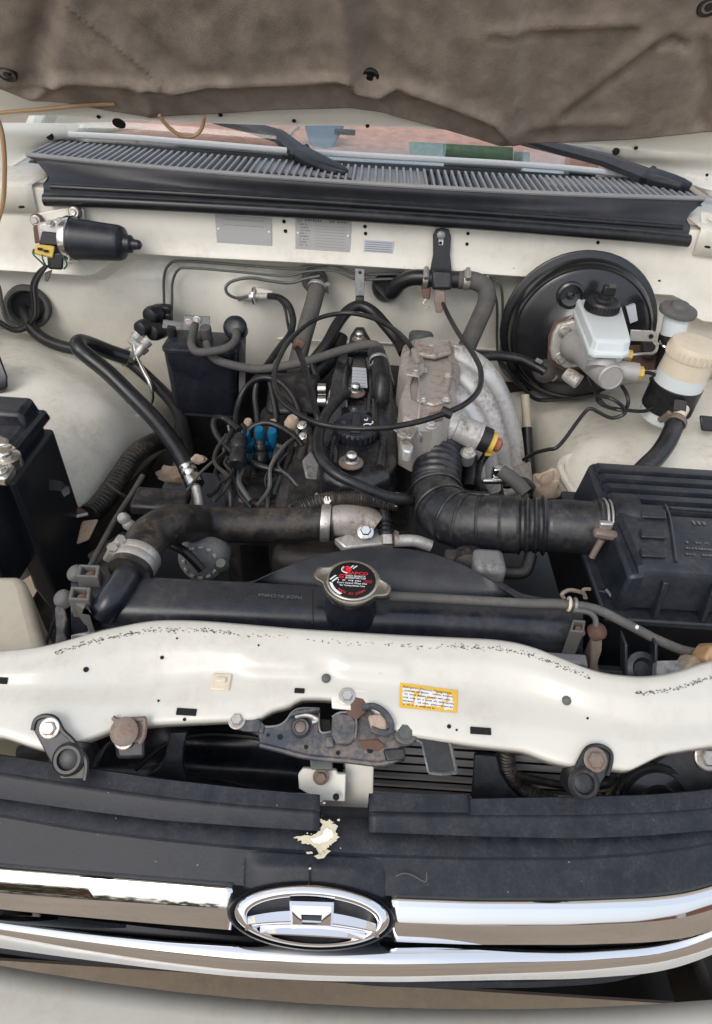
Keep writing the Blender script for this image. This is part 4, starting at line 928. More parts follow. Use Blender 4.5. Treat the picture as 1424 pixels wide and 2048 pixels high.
# claw plates standing on the base
G().prism(LQ([(664, 1432), (676, 1426), (704, 1428), (712, 1446), (710, 1478), (700, 1488), (672, 1488), (662, 1470)], .006), -LNu * .005).obj('claw', 'latch', lt, bev=.0015)
G().prism(LQ([(578, 1432), (588, 1420), (640, 1414), (640, 1420), (596, 1428)], .014), -LNu * .014).obj('hook_guide', 'latch', lt, bev=.0012)
G().prism(LQ([(736, 1430), (762, 1426), (774, 1440), (774, 1462), (744, 1458), (740, 1446)], .012), -LNu * .008).obj('striker_block', 'tan', lt, bev=.002)
G().tube(LQ([(724, 1416), (746, 1412), (768, 1424), (781, 1444), (781, 1462), (764, 1466), (742, 1458)], .012), .003, n=8).obj('striker_loop', 'latch', lt)
G().tube(LQ([(590, 1434), (604, 1430), (622, 1432), (634, 1440), (624, 1444)], .008), .0022, n=7).obj('return_spring', 'steel', lt)
G().prism(LQ([(650, 1474), (666, 1472), (668, 1494), (652, 1494)], .003), -LNu * .003).obj('stop_tab', 'latch', lt, bev=.0006)
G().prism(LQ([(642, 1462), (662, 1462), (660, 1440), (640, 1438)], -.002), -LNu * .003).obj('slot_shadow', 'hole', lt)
G().prism(LQ([(718, 1480), (756, 1478), (772, 1492), (756, 1502), (726, 1498)], .0015), -LNu * .003).obj('rust_patch', 'rust', lt, bev=.001)
G().prism(LQ([(766, 1498), (810, 1494), (812, 1518), (774, 1524)], .003), -LNu * .014).obj('release_block', 'bracket_black', lt, bev=.002)
text('OKYO', LQ([(606, 1485)], .0006)[0], V((1, 0, 0)), V((0, .93, .35)), .0062, 'pipe', lt)
for l_, h_ in (([(518, 1446), (530, 1453), (556, 1451), (572, 1441), (584, 1425), (600, 1417), (636, 1417)], .0006), ([(664, 1434), (680, 1425), (706, 1427), (713, 1446), (710, 1478)], .0064), ([(638, 1418), (640, 1462), (662, 1463)], .0008), ([(738, 1413), (764, 1425), (780, 1447), (783, 1463), (800, 1475)], .0008), ([(820, 1475), (842, 1485), (847, 1502), (857, 1545)], .0022)):
    G().tube(LQ(l_, 0) if False else [PP(x, y, LP(650, 1460, 0) + LNu * h_, LNu) for x, y in l_], .0009, n=5, step=4).obj('worn_lit_edge', 'alu_dull', lt)  # pale tubes draw the highlights along worn steel edges
for px_, py_, r_ in ((560, 1474, 5), (612, 1494, 4), (740, 1500, 6), (676, 1506, 4), (536, 1470, 3)):
    disc(PP(px_, py_, LP(650, 1460, 0) + LNu * .0004, LNu), LNu, r_ * .00047, lt)
# release lever with folded lip
G().prism(LQ([(820, 1474), (842, 1484), (846, 1500), (856, 1544), (904, 1546), (912, 1540), (896, 1474), (868, 1472)], .002), -LNu * .003).obj('release_lever', 'bracket_black', lt, bev=.001)
G().tube(LQ([(857, 1545), (880, 1548), (904, 1546), (911, 1538), (897, 1476)], .002), .0018, n=6).obj('lever_edge', 'latch', lt)
G().prism(LQ([(618, 1508), (664, 1510), (666, 1540), (622, 1538)], -.006), -LNu * .004).obj('lower_leg', 'pipe', lt, bev=.001)
# ================================================================== brackets and bolts along the front
def pad(px, py, y, ol, mt, label, boltmt, bpos, br, extra=None):
    c = onpanel(px, py)[0] + (V((0, .03, -.05)) if px > 1400 else V((0, -.004, .003))); t = thing('front_bracket', label, 'bracket', c)
    nrm = V((0, -.62, .78))
    G().prism([PP(x, yy, c, nrm) for x, yy in ol], -nrm * .006).obj('plate', mt, t, bev=.0015, ang=30)
    G().tube([PP(x, yy, c, nrm) for x, yy in ol[:max(4, len(ol) - 2)]], .0022, n=6).obj('rim', mt, t)
    bolt(PP(*bpos, c + nrm * .001, nrm), nrm, br, t, boltmt, h=br * .8)
    if extra: extra(t, c, nrm)
    return t
def ex1(t, c, n):
    p = PP(138, 1518, c, n); G().lathe([(.014, -.02), (.014, .002), (.0115, .0045), (.009, .0045), (.008, .002), (.004, .003)], p, n, 24).obj('rubber_mount', 'rubber', t)
pad(100, 1458, .365, [(66, 1460), (72, 1440), (90, 1432), (112, 1438), (126, 1462), (146, 1482), (172, 1520), (170, 1560), (120, 1560), (92, 1510)], 'bracket_black', 'black bracket with one steel bolt at the left end of the front panel', 'steel', (100, 1456), .0062, ex1)
def ex2(t, c, n):
    p = PP(252, 1462, c, n); G().lathe([(.0115, -.016), (.0115, -.001), (.0095, .002), (.0125, .003), (.0125, .006), (.008, .008)], p, n, 22).obj('bushing', 'rusty', t)
    G().hexa([PP(228, 1478, c - n * .002, n), PP(290, 1476, c - n * .002, n), PP(290, 1516, c, n), PP(234, 1518, c, n)], [PP(228, 1478, c - n * .03, n), PP(290, 1476, c - n * .03, n), PP(290, 1516, c - n * .03, n), PP(234, 1518, c - n * .03, n)]).obj('block', 'rubber', t, bev=.003)
pad(252, 1440, .375, [(226, 1434), (236, 1440), (280, 1438), (290, 1440), (288, 1470), (280, 1486), (236, 1486), (226, 1464)], 'rusty', 'rust-brown bushing with a worn bolt below the cream panel, right of the black bracket', 'steel', (248, 1479), .006, ex2)
def ex3(t, c, n):
    p = PP(1166, 1566, c, n); G().lathe([(.014, -.02), (.014, .002), (.0115, .0045), (.009, .0045), (.008, .002), (.004, .003)], p, n, 24).obj('rubber_mount', 'rubber', t)
pad(1190, 1514, .365, [(1142, 1560), (1160, 1520), (1176, 1496), (1200, 1492), (1220, 1504), (1222, 1524), (1214, 1550), (1196, 1576), (1150, 1580)], 'bracket_black', 'black loop bracket with a rusty bolt beside the horn', 'rusty', (1190, 1519), .0072, ex3)
def ex4(t, c, n): pass
pad(1414, 1482, .40, [(1250, 1565), (1300, 1536), (1340, 1508), (1370, 1490), (1410, 1484), (1480, 1490), (1500, 1580), (1400, 1588), (1330, 1580)], 'bracket_black', 'broad black stay plate with a grey bolt at the far right of the front panel', 'steel', (1414, 1514), .009, ex4)
# horn
hn = thing('horn', 'round black disc horn partly hidden behind the right grille lip', 'horn', PY(1310, 1580, .37))
hp = PY(1308, 1614, .336); hnrm = V((.12, -.72, .68)).normalized()
G().lathe([(.015, -.02), (.039, -.012), (.042, -.004), (.042, .001), (.040, .003), (.036, .002), (.034, .006), (.024, .009), (.022, .011), (.006, .012)], hp, hnrm, 40).obj('shell', 'booster', hn, ang=25)
# left tube behind the bracket
o = G().tube(pts([(40, 1515, .38), (70, 1506, .385), (110, 1496, .39)]), .012, n=14).obj('washer_pipe', 'cap_grey'); tag(o, 'grey pipe stub behind the left black bracket', 'pipe')
o = G().tube(pts([(1022, 1480, .368), (1012, 1510, .362), (1016, 1545, .356), (1034, 1575, .348), (1066, 1592, .34), (1110, 1606, .33)]), .0085, n=12, step=20, rf=lambda t: 1 + .12 * (math.sin(t * 190) > 0)).obj('corrugated_conduit', 'hose_dusty'); tag(o, 'thick corrugated conduit curving down in front of the condenser', 'conduit')
o = G().tube(pts([(1006, 1538, .358), (1050, 1555, .354), (1110, 1568, .350), (1170, 1574, .346), (1216, 1566, .345), (1226, 1548, .348)]), .0042, n=8).obj('horn_cable', 'cable'); tag(o, 'thin black cable running across the condenser to the loop bracket', 'cable')
o = G(); rd = random.Random(5)
for _ in range(26):
    q = PY(1196 + rd.uniform(0, 34), 1588 - rd.uniform(0, 24), .358 + rd.uniform(-.003, .003)); s = rd.uniform(.002, .005)
    o.box(q, (s, s, s), Matrix.Rotation(rd.uniform(0, 3), 3, V((1, .5, .3)).normalized()))
o = o.obj('mud_lump', 'bare', bev=.0006); tag(o, 'crumbly pale lump of dried dirt beside the horn', 'dirt lump')
# ================================================================== radiator
rd_ = thing('radiator', 'black plastic radiator top tank with grey clips at both ends, behind the front panel', 'radiator', (0, .48, .9))
px = frange(142, 1166, 70)
ta = [(142, 1142), (205, 1150), (400, 1160), (630, 1172), (850, 1186), (1000, 1194), (1166, 1206)]
tb_ = [(142, 1200), (205, 1204), (400, 1212), (630, 1222), (850, 1232), (1000, 1240), (1166, 1250)]
tc_ = [(x, y + 26) for x, y in tb_]
td_ = [(x, y + 110) for x, y in tb_]
rw = prof(px, ta, .958, [(tb_, 83), (tc_, 52), (td_, 14)])
a_, b_, c_, d_ = rw
rows = [[p + V((0, .004, -.05)) for p in a_], [p + V((0, .003, -.003)) for p in a_], a_, lerprow(a_, b_, .4), lerprow(a_, b_, .85), lerprow(lerprow(a_, b_, .97), lerprow(b_, c_, .15), .5), lerprow(b_, c_, .5), lerprow(lerprow(b_, c_, .88), lerprow(c_, d_, .06), .5), lerprow(c_, d_, .18), lerprow(c_, d_, .5), d_]
rt = G().grid(rows)
n0 = len(px)
for e in (0, n0 - 1):
    s = [r[e] for r in rows]; rt.add(s, [tuple(range(len(s)))])
tank = rt.obj('top_tank', 'tank', rd_, ang=50)
# thin raised line across the tank and tank foot rail
G().tube([a_[33] + V((0, -.005, .0008)), b_[33] + V((0, 0, .001)), c_[33] + V((0, -.001, .0008))], .0007, n=5, step=4).obj('mould_line', 'tank', rd_)
G().box((0, .46, .70), (.56, .045, .42)).obj('core', 'fins', rd_)
G().box((-.007, .448, .886), (.566, .052, .016)).obj('crimp_rail', 'grime', rd_, bev=.003)
# end clips with square windows
def clipbox(px0, py0, px1, py1, zt, h):
    a, b, c, d = PZ(px0, py0, zt), PZ(px1, py0 + 2, zt), PZ(px1 - 4, py1 + 2, zt), PZ(px0 - 6, py1, zt)
    k = .2
    cen = (a + b + c + d) / 4; ins = [q.lerp(cen, .34) for q in (a, b, c, d)]
    g_ = G().rings([[q + V((0, 0, -h)) for q in (a, b, c, d)], [a, b, c, d], ins, [q + V((0, 0, -.012)) for q in ins]], cap=False)
    o = g_.obj('tank_clip', 'cap_grey', rd_, bev=.0012, smooth=False)
    G().prism([q + V((0, 0, -.010)) for q in ins], V((0, 0, -.002))).obj('window', 'hole', o)
    G().lathe([(.006, 0), (.006, .004), (.003, .006)], cen + V((.002, -.002, -.009)), (.2, -.2, 1), 12).obj('rivet', 'rust', o)
clipbox(158, 1128, 200, 1152, .972, .03)
clipbox(142, 1172, 182, 1198, .968, .03)
clipbox(1146, 1238, 1172, 1262, .966, .04)
G().prism([PZ(*q, .962) for q in ((140, 1200), (176, 1202), (166, 1226), (180, 1228), (176, 1222))], V((0, 0, -.03))).obj('clip_foot', 'cap_grey', rd_, bev=.001)
# side brackets
def sidebr(o, mt, dz=-.10): return G().prism([PZ(*q) for q in o], V((0, .004, dz))).obj('side_bracket', mt, rd_, bev=.002)
sidebr([(108, 1212, .95), (128, 1208, .95), (134, 1236, .94), (130, 1262, .93), (142, 1300, .91), (108, 1300, .91), (112, 1262, .93)], 'latch')
sidebr([(1182, 1268, .945), (1206, 1276, .945), (1204, 1300, .935), (1196, 1324, .92), (1204, 1356, .90), (1176, 1356, .90), (1182, 1320, .92)], 'rusty')
for px_, py_, z_, mt in ((150, 1146, .962, 'cap_grey'), (124, 1196, .955, 'cap_grey'), (1198, 1262, .95, 'rust')):
    p = PZ(px_, py_, z_); G().lathe([(.0095, -.008), (.0095, .002), (.007, .005), (.003, .006)], p, (-.5 if px_ < 700 else .5, -.3, .8), 18).obj('rubber_foot', mt, rd_)
G().hexa([PZ(140, 1268, .93), PZ(230, 1252, .93), PZ(300, 1250, .93), PZ(250, 1270, .93)], [PZ(140, 1300, .91), PZ(220, 1290, .91), PZ(300, 1280, .91), PZ(250, 1300, .91)]).obj('clip_tray', 'alu_dull', rd_, bev=.002)
G().hexa([PZ(1080, 1302, .93), PZ(1172, 1308, .93), PZ(1176, 1330, .93), PZ(1120, 1320, .93)], [PZ(1080, 1330, .91), PZ(1172, 1336, .91), PZ(1176, 1356, .91), PZ(1120, 1346, .91)]).obj('clip_tray', 'alu_dull', rd_, bev=.002)
# inlet neck on the tank
n0_, n1_ = PZ(226, 1196, .958), PZ(262, 1138, .962)
G().tube([PZ(204, 1228, .944), n0_, n1_, PZ(278, 1110, .964)], .0150, n=22, step=5, rf=lambda t: 1.0).obj('inlet_neck', 'tank', rd_)
# filler neck and rust stain area, moulded letters
cp = PZ(704, 1166, .992)
G().lathe([(.030, -.045), (.0275, -.030), (.024, -.012), (.024, -.006), (.029, -.005), (.029, -.001)], cp, (0, -.04, 1), 40).obj('filler_neck', 'tank', rd_)
tq = prof([560, 880], [(560, 1186), (880, 1196)], .9588, [])[0]
def tk(px_, py_, dz=.0012):
    i = max(0, min(len(px) - 2, int((px_ - 142) / 1024 * 70))); return PP(px_, py_, a_[i] + V((0, 0, dz)), (0, -math.cos(R(83)), math.sin(R(83))))
text('MADE IN CHINA', tk(560, 1192), V((-1, 0, 0)), V((0, -1, 0)), .0066, 'greytext', rd_, depth=.0)
text('14 01 90 064', tk(1034, 1207, .0125), V((-1, 0, 0)), V((0, -.93, .3)), .0072, 'greytext', rd_, depth=.0005)
# ------------------------------------------------------------------ cap
cap = thing('radiator_cap', 'round metal radiator cap with two ears and a black red-lettered label', 'radiator cap', cp)
ax = V((0, -.06, 1)).normalized()
def CQ(px_, py_, h=0): return PP(px_, py_, cp + ax * h, ax)
def outline(k, h, n=96):
    """disc with two rounded ears, radius profile by angle"""
    cr = (CQ(705, 1165) - CQ(704, 1165)).normalized(); pts_ = []
    r0c = .0305 * k
    for i in range(n):
        t = 2 * math.pi * i / n
        d = min(abs((t - R(166) + math.pi) % (2 * math.pi) - math.pi), abs((t - R(-14) + math.pi) % (2 * math.pi) - math.pi))
        e = math.exp(-(d / .30) ** 4) * .0105
        r = r0c + e * k
        pts_.append(cp + V((math.cos(t) * r, math.sin(t) * r, 0)) + ax * h)
    return pts_
G().rings([outline(.97, -.006), outline(1.0, -.0055), outline(1.03, -.003), outline(1.03, .0015), outline(1.01, .0032), outline(.96, .0036), outline(.91, .0030)], cap=True).obj('cap_shell', 'cap_metal', cap, ang=50)
G().lathe([(.0262, .003), (.0270, .0042), (.0262, .0052), (.0250, .0052)], cp, ax, 48, False).obj('cap_bead', 'cap_metal', cap)
G().lathe([(.0268, -.012), (.0275, -.008), (.0275, -.005)], cp, ax, 40).obj('cap_skirt', 'cap_metal', cap)
G().lathe([(.0250, .003), (.0250, .0050), (.0248, .0052)], cp, ax, 48).obj('label_disc', 'capblack', cap)
LH = .0054
lr_, lu_ = V((1, 0, 0)), V((0, 1, .06)).normalized()
def CL(x, y): return cp + lr_ * x + lu_ * y + ax * LH      # label millimetres
mm = .001
def ct(s, x, y, sz, mt, al='CENTER', xs=1, bold=.01): return text(s, CL(x * mm, y * mm), lr_, lu_, sz * mm, mt, cap, depth=.0001, align=al, xs=xs, bold=bold)
ct('NAPCO', 4.5, 9.0, 5.6, 'red', xs=1.25, bold=.03)
ct('GT', -9.6, 3.6, 7.2, 'red', bold=.035)
ct('HIGH QUALITY', 3.6, 5.0, 3.0, 'white', xs=1.0, bold=.015)
ct('RADIATOR CAP', 3.6, 2.2, 3.0, 'white', xs=1.0, bold=.015)
for x, y, L_, h_, mt_ in ((-15, -1.4, 7, 1.7, 'white'), (-4, -1.4, 13, 1.7, 'white'), (12, -.4, 9, 1.5, 'red'), (12, -2.8, 9, 1.3, 'red')): worn_print(CL(x * mm, y * mm), lr_, lu_, L_ * mm, h_ * mm, mt_, cap, int(x + 20), .0001)
ct("Don't Opend When Hot", 0, -4.9, 3.1, 'white', bold=.012)
ct('for Competition Use', 0.5, -8.2, 3.1, 'white', bold=.012)
for i, chx in enumerate('MADE IN JAPAN'):
    t = R(-90 - 42 + 84 * i / 12); rad = 19.2 * mm; d = V((math.cos(t), math.sin(t), 0))
    rt_ = (lr_ * -d.y + lu_ * d.x); up_ = -(lr_ * d.x + lu_ * d.y)
    if chx != ' ': text(chx, CL(d.x * rad, d.y * rad), rt_, up_, 3.9 * mm, 'red', cap, depth=.0001, bold=.015)
G().torus(CL(-6.0 * mm, 14 * mm), ax, .0040, .0007, 24, 5).obj('logo_ring', 'red', cap)
G().lathe([(.0034, -.0004), (.0034, .0002)], CL(-4.6 * mm, 14.4 * mm), ax, 24).obj('logo_dot', 'red', cap)
G().tube([CL(x * mm, y * mm) for x, y in ((-10, 17.5), (-12, 13.5), (-10, 10.2), (-5.5, 8.6))], .0006, n=5).obj('logo_arc', 'white', cap)
G().prism([CL(x * mm, y * mm) for x, y in ((-8.6, -.6), (-7.4, 1.4), (-6.2, -.6))], ax * .0002).obj('warning_triangle', 'red', cap)
for x, y in ((-2.5, 17.6), (1.2, 17.6)): G().prism([CL((x + a) * mm, (y + b) * mm) for a, b in ((-1.6, -2.2), (-.2, -2.2), (3.8, 2.2), (2.2, 2.2))], ax * .0002).obj('stripe', 'white', cap)
for x, y in ((-20.5, 2.0), (-18.2, -.8)): G().prism([CL((x + a) * mm, (y + b) * mm) for a, b in ((-3.4, -3.2), (-2.2, -4.2), (4.0, 2.6), (1.8, 2.6))], ax * .0002).obj('stripe', 'white', cap)
G().prism([CL(24.4 * mm * math.cos(t), 24.4 * mm * math.sin(t)) for t in [R(a) for a in range(192, 246, 6)]] + [CL(21.6 * mm * math.cos(t), 21.6 * mm * math.sin(t)) for t in [R(a) for a in range(244, 194, -6)]], ax * .0002).obj('rim_flash', 'white', cap)
# ------------------------------------------------------------------ overflow hose
oh = thing('overflow_hose', 'thin grey overflow hose lying along the radiator tank and off to the right', 'hose', PZ(900, 1190, .965))
HP = [PZ(778, 1192, .973), PZ(860, 1196, .972), PZ(960, 1202, .972), PZ(1060, 1207, .972), PZ(1120, 1208, .974), PZ(1190, 1218, .972), PZ(1250, 1246, .965), PZ(1320, 1282, .955), PZ(1380, 1304, .945), PZ(1440, 1306, .94), PZ(1560, 1330, .93)]
G().tube(HP, .0052, n=12, step=8).obj('hose', 'hose_grey', oh)
def clipg(px_, py_, z_, d):
    p = PZ(px_, py_, z_); G().torus(p, d, .0068, .0018, 20, 6).obj('hose_clip', 'cream_plastic' if px_ < 1145 else 'alu_dull', oh)
clipg(1138, 1208, .975, (1, -.1, 0)); clipg(1150, 1210, .975, (1, -.1, 0))
G().tube([PZ(1128, 1196, .985), PZ(1124, 1188, .99), PZ(1140, 1180, .993), PZ(1166, 1186, .99), PZ(1170, 1196, .985)], .0022, n=6).obj('wire_clip', 'rusty', oh)
G().tube([PZ(1172, 1196, .985), PZ(1166, 1180, .998), PZ(1180, 1178, .998)], .002, n=6).obj('wire_clip', 'rusty', oh)
G().tube([PZ(1146, 1220, .975), PZ(1176, 1224, .975), PZ(1190, 1236, .972), PZ(1192, 1254, .966)], .003, n=6).obj('bracket_strip', 'hose_grey', oh)
G().lathe([(.0025, 0), (.002, .002)], PZ(1273, 1255, .9655), (0, 0, 1), 10).obj('paint_fleck', 'white', oh)
# ------------------------------------------------------------------ fan shroud
fs = thing('fan_shroud', 'dark arched fan shroud plate behind the radiator cap', 'fan shroud', PZ(760, 1140, .94))
fx = frange(470, 1080, 50)
arc = [(470, 1176), (505, 1163), (550, 1142), (600, 1121), (650, 1107), (700, 1098), (760, 1094), (820, 1098), (870, 1108), (920, 1126), (970, 1152), (1010, 1178), (1045, 1200), (1080, 1214)]
ra_ = [PZ(x, smooth1(arc, x, 4), .955) for x in fx]
fb_ = [PZ(x, lerp1(ta, x) + 2, .944) for x in fx]
sh = [[p + V((0, .004, -.14)) for p in ra_], [p + V((0, .003, -.003)) for p in ra_], ra_, [p + V((0, -.003, .0005)) for p in ra_], lerprow(ra_, fb_, .5), fb_]
G().grid(sh).obj('shroud_plate', 'lip', fs, solid=.002, ang=40)
arc2 = [(880, 1130), (930, 1134), (990, 1160), (1040, 1190), (1090, 1200), (1130, 1200)]
ra2 = [PZ(x, smooth1(arc2, x, 4), .92) for x in frange(900, 1130, 24)]
G().grid([[p + V((0, .004, -.10)) for p in ra2], ra2, [p + V((0, -.05, -.002)) for p in ra2]]).obj('side_skirt', 'lip', fs, solid=.002, ang=40)
# ------------------------------------------------------------------ upper hose
uh = thing('upper_radiator_hose', 'thick dusty black radiator hose bending from the tank neck to the thermostat', 'hose', PY(450, 1045, .68))
up = [PZ(258, 1146, .962), PZ(280, 1106, .964), PZ(303, 1070, .961), PZ(345, 1049, .952), PY(400, 1046, .665), PY(470, 1050, .68), PY(560, 1050, .688), PY(640, 1046, .694), PY(668, 1044, .695)]
G().tube(up, .0245, n=28, step=8).obj('hose', 'hose_dusty', uh)
clamp(up[0].lerp(up[1], .40), up[1] - up[0], .025, .011, uh, 'steel', V((-1, -.2, .5)))
clamp(up[0].lerp(up[1], .72), up[1] - up[0], .0252, .010, uh, 'steel', V((-.8, -.6, .6)))
clamp(PY(652, 1045, .694), V((1, 0, 0)), .0253, .013, uh, 'steel', V((0, .8, .7)))
k_ = up[0].lerp(up[1], .40); tn_ = (up[1] - up[0]).normalized()
sc = G()
for i in range(9):
    t = R(-60 + 12 * i); q = tn_.to_track_quat('Z', 'Y').to_matrix()
# thermostat
th = thing('thermostat_housing', 'dull aluminium thermostat elbow with a bright bolt at the end of the thick hose', 'thermostat housing', PY(700, 1045, .70))
G().tube([PY(650, 1045, .694), PY(690, 1040, .70), PY(725, 1044, .705), PY(745, 1058, .70)], .0215, n=20, step=6, rf=lambda t: 1 + .2 * t).obj('elbow', 'alu_dusty', th)
G().prism([PY(*q) for q in ((668, 1075, .67), (700, 1068, .685), (760, 1050, .71), (800, 1062, .70), (790, 1086, .675), (740, 1090, .665), (690, 1096, .655))], V((0, .004, -.016))).obj('flange', 'alu', th, bev=.003)
bolt(PY(731, 1064, .678), (0, -.5, .86), .0078, th, 'bright', h=.009)
G().tube([PY(790, 1082, .67), PY(830, 1082, .672), PY(862, 1092, .67)], .0085, n=12).obj('bypass_pipe', 'alu', th)
o = thing('coolant_sensor', 'dark ribbed plug of the coolant sensor standing right of the thermostat', 'sensor', PY(773, 1060, .69))
a, b = PY(772, 1072, .685), PY(768, 1012, .72)
G().cyl(a, b, .010, .008, 14).obj('plug', 'rubber', o)
for t in (.15, .3, .45): G().torus(a.lerp(b, t), b - a, .0105, .0016, 18, 6).obj('rib', 'rubber', o)
G().cyl(a + (a - b) * .3, a, .012, n=6).obj('hex_base', 'steel', o)
# ------------------------------------------------------------------ engine block
en = thing('engine', 'oily black engine with long valve cover, oil filler cap and dome nuts', 'engine', (0, .9, .6))
G().box((0, .98, .66), (.22, .56, .42)).obj('block', 'engine', en, bev=.02)
G().box((0, 1.0, .835), (.155, .50, .05)).obj('head', 'engine', en, bev=.006)
G().box((-.13, .95, .70), (.12, .40, .25)).obj('exhaust_side', 'engine', en, bev=.03)
def VP(px_, py_, z=.955): return PZ(px_, py_, z)
vc = [VP(*q) for q in ((690, 692), (742, 690), (775, 700), (790, 760), (796, 830), (792, 900), (780, 945), (740, 962), (680, 958), (648, 944), (640, 900), (648, 830), (662, 750), (676, 705))]
G().rings([[p + V(((p.x - .0) * .12, 0, -.10)) for p in vc], [p + V(((p.x) * .10, 0, -.05)) for p in vc], [p + V((p.x * .02, 0, -.012)) for p in vc], [p.lerp(V((0, .95, p.z)), .06) for p in vc], [p.lerp(V((0, .95, p.z + .006)), .22) for p in vc]]).obj('valve_cover', 'oily', en, bev=.004, ang=35)
vr = G().rings([[p + V((p.x * .22, .0, -.10)) for p in vc], [p + V((p.x * .26, 0, -.102)) for p in vc], [p + V((p.x * .26, 0, -.112)) for p in vc], [p + V((p.x * .2, 0, -.112)) for p in vc]], cap=False)
vr.obj('cover_flange', 'oily', en)
for l in ([(668, 930), (672, 880), (690, 870), (700, 840)], [(760, 935), (766, 880), (752, 860), (748, 800)], [(690, 820), (690, 760), (700, 720)], [(738, 830), (742, 760), (736, 720)]):
    G().tube([VP(x, y, .958) for x, y in l], .006, n=8).obj('cover_rib', 'oily', en)
ocp = VP(712, 850, .975)
oc = G().lathe([(.030, -.022), (.032, -.012), (.032, -.002), (.029, .002), (.022, .003), (.010, .0025)], ocp, (0, -.12, 1), 36).obj('oil_cap', 'plastic', en, ang=30)
for i in range(18):
    t = 2 * math.pi * i / 18
kn = G()
for i in range(24):
    t = 2 * math.pi * i / 24; kn.cyl(ocp + V((.032 * math.cos(t), .032 * math.sin(t), -.014)), ocp + V((.032 * math.cos(t), .032 * math.sin(t), -.002)), .0022, n=6)
kn.obj('cap_grip', 'plastic', oc)
G().hexa([ocp + V(q) for q in ((-.006, -.020, .007), (.006, -.020, .007), (.006, .020, .007), (-.006, .020, .007))], [ocp + V(q) for q in ((-.009, -.024, .0), (.009, -.024, .0), (.009, .024, .0), (-.009, .024, .0))]).obj('finger_bar', 'plastic', oc, bev=.002)
for s, dx, dy, sz in (('10', -.018, -.002, .010),):
    text(s, ocp + V((dx, dy, .0037)), (0, 1, 0), (-1, 0, 0), sz, 'greytext', oc)
G().tube([ocp + V(q) for q in ((.012, -.012, .0045), (.020, -.010, .0045), (.020, -.002, .0045), (.012, -.004, .0045), (.012, -.012, .0045))], .0009, n=5, step=3).obj('oil_can_mark', 'white', oc)
G().tube([ocp + V(q) for q in ((.020, -.004, .0045), (.025, .002, .0045), (.024, .006, .0045))], .0009, n=5, step=3).obj('oil_can_spout', 'white', oc)
G().tube([ocp + V(q) for q in ((.012, .010, .0045), (.016, .008, .0045), (.017, .014, .0045))], .0009, n=5, step=3).obj('oil_can_mark', 'white', oc)
def domenut(px_, py_, z, r):
    p = VP(px_, py_, z); c = G().lathe([(r * 2.0, 0), (r * 2.0, .002), (r * 1.6, .004), (r * 1.4, .004)], p, (0, 0, 1), 24).obj('seal_washer', 'rusty', en)
    G().lathe([(r * 1.35, .003), (r * 1.35, .006), (r * 1.2, .007)], p, (0, 0, 1), 20).obj('nut_flange', 'bright', c)
    G().lathe([(r, .006), (r, .013), (r * .85, .0165), (r * .45, .019)], p, (0, -.05, 1), 18).obj('dome_nut', 'bright', c, ang=60)
domenut(702, 926, .962, .0088); domenut(710, 786, .964, .0085); domenut(718, 680, .964, .0078)
o = G().prism([VP(*q, .9665) for q in ((705, 735), (732, 737), (735, 776), (703, 775))], V((0, 0, .0008))).obj('cover_label', 'tag', en)
for k in range(6): G().box(VP(718, 742 + k * 6, .9676), (.022, .0008, .0002)).obj('label_line', 'plate_ink', en)
G().prism([VP(*q, .955) for q in ((700, 680), (710, 664), (728, 664), (742, 690), (745, 712), (694, 712))], V((0, 0, .012))).obj('cover_tail', 'oily', en, bev=.004)
# breather elbow
bh = thing('breather_hose', 'fat black breather hose with a spring clip right of the white label', 'hose', PZ(760, 770, .97))
G().tube([PZ(750, 706, 1.0), PZ(760, 730, .995), PZ(764, 760, .985), PZ(762, 792, .965), PZ(760, 815, .945)], .014, n=16, step=6).obj('hose', 'rubber', bh)
clamp(PZ(757, 722, .997), (V((.1, -.8, -.2))), .0145, .006, bh, 'steel')
G().tube([PZ(746, 722, 1.01), PZ(744, 728, 1.01), PZ(738, 730, 1.01)], .0016, n=6).obj('clip_ear', 'bright', bh)
# front cover of engine and pulley clutter below the hoses
fc = G()
fc.box((0, .70, .74), (.20, .06, .22)); fc.obj('timing_cover', 'grime', en, bev=.015)
for px_, py_, y, r, w_ in ((940, 1150, .60, .028, .03),):
    G().lathe([(r * .9, -w_), (r, -w_ * .9), (r, -w_ * .1), (r * .8, 0), (r * .4, .004)], PY(px_, py_, y), (0, -1, .25), 28).obj('pulley', 'engine', en, ang=30)
al = thing('alternator', 'dull aluminium alternator body under the thick radiator hose', 'alternator', PY(410, 1120, .62))
ac_ = PY(405, 1118, .635)
G().lathe([(.025, -.05), (.032, -.04), (.034, -.015), (.033, 0), (.028, .010), (.014, .013)], ac_, (0, -1, .35), 28).obj('housing', 'alu_dull', al, ang=30)
for i in range(12):
    t = 2 * math.pi * i / 12; q = V((0, -1, .35)).normalized().to_track_quat('Z', 'Y').to_matrix()
    G().box(ac_ + q @ V((.022 * math.cos(t), .022 * math.sin(t), .010)), (.004, .006, .009), q @ Matrix.Rotation(t, 3, 'Z')).obj('fin', 'alu', al, bev=.001)
G().tube([PY(335, 1085, .62), PY(370, 1104, .61), PY(405, 1140, .60)], .006, n=10).obj('cable_boot', 'cable', al)
G().lathe([(.008, 0), (.010, .012), (.006, .02)], PY(446, 1136, .60), (0, -.5, 1), 14).obj('terminal_cap', 'pipe', al)
ps = thing('pump_housing', 'small aluminium pump housing with a hose stub under the corrugated duct', 'pump', PY(960, 1130, .60))
G().box(PY(975, 1136, .60), (.04, .04, .035)).obj('body', 'alu_dull', ps, bev=.008)
G().box(PY(935, 1120, .62), (.06, .02, .02)).obj('arm', 'grime', ps, bev=.004)
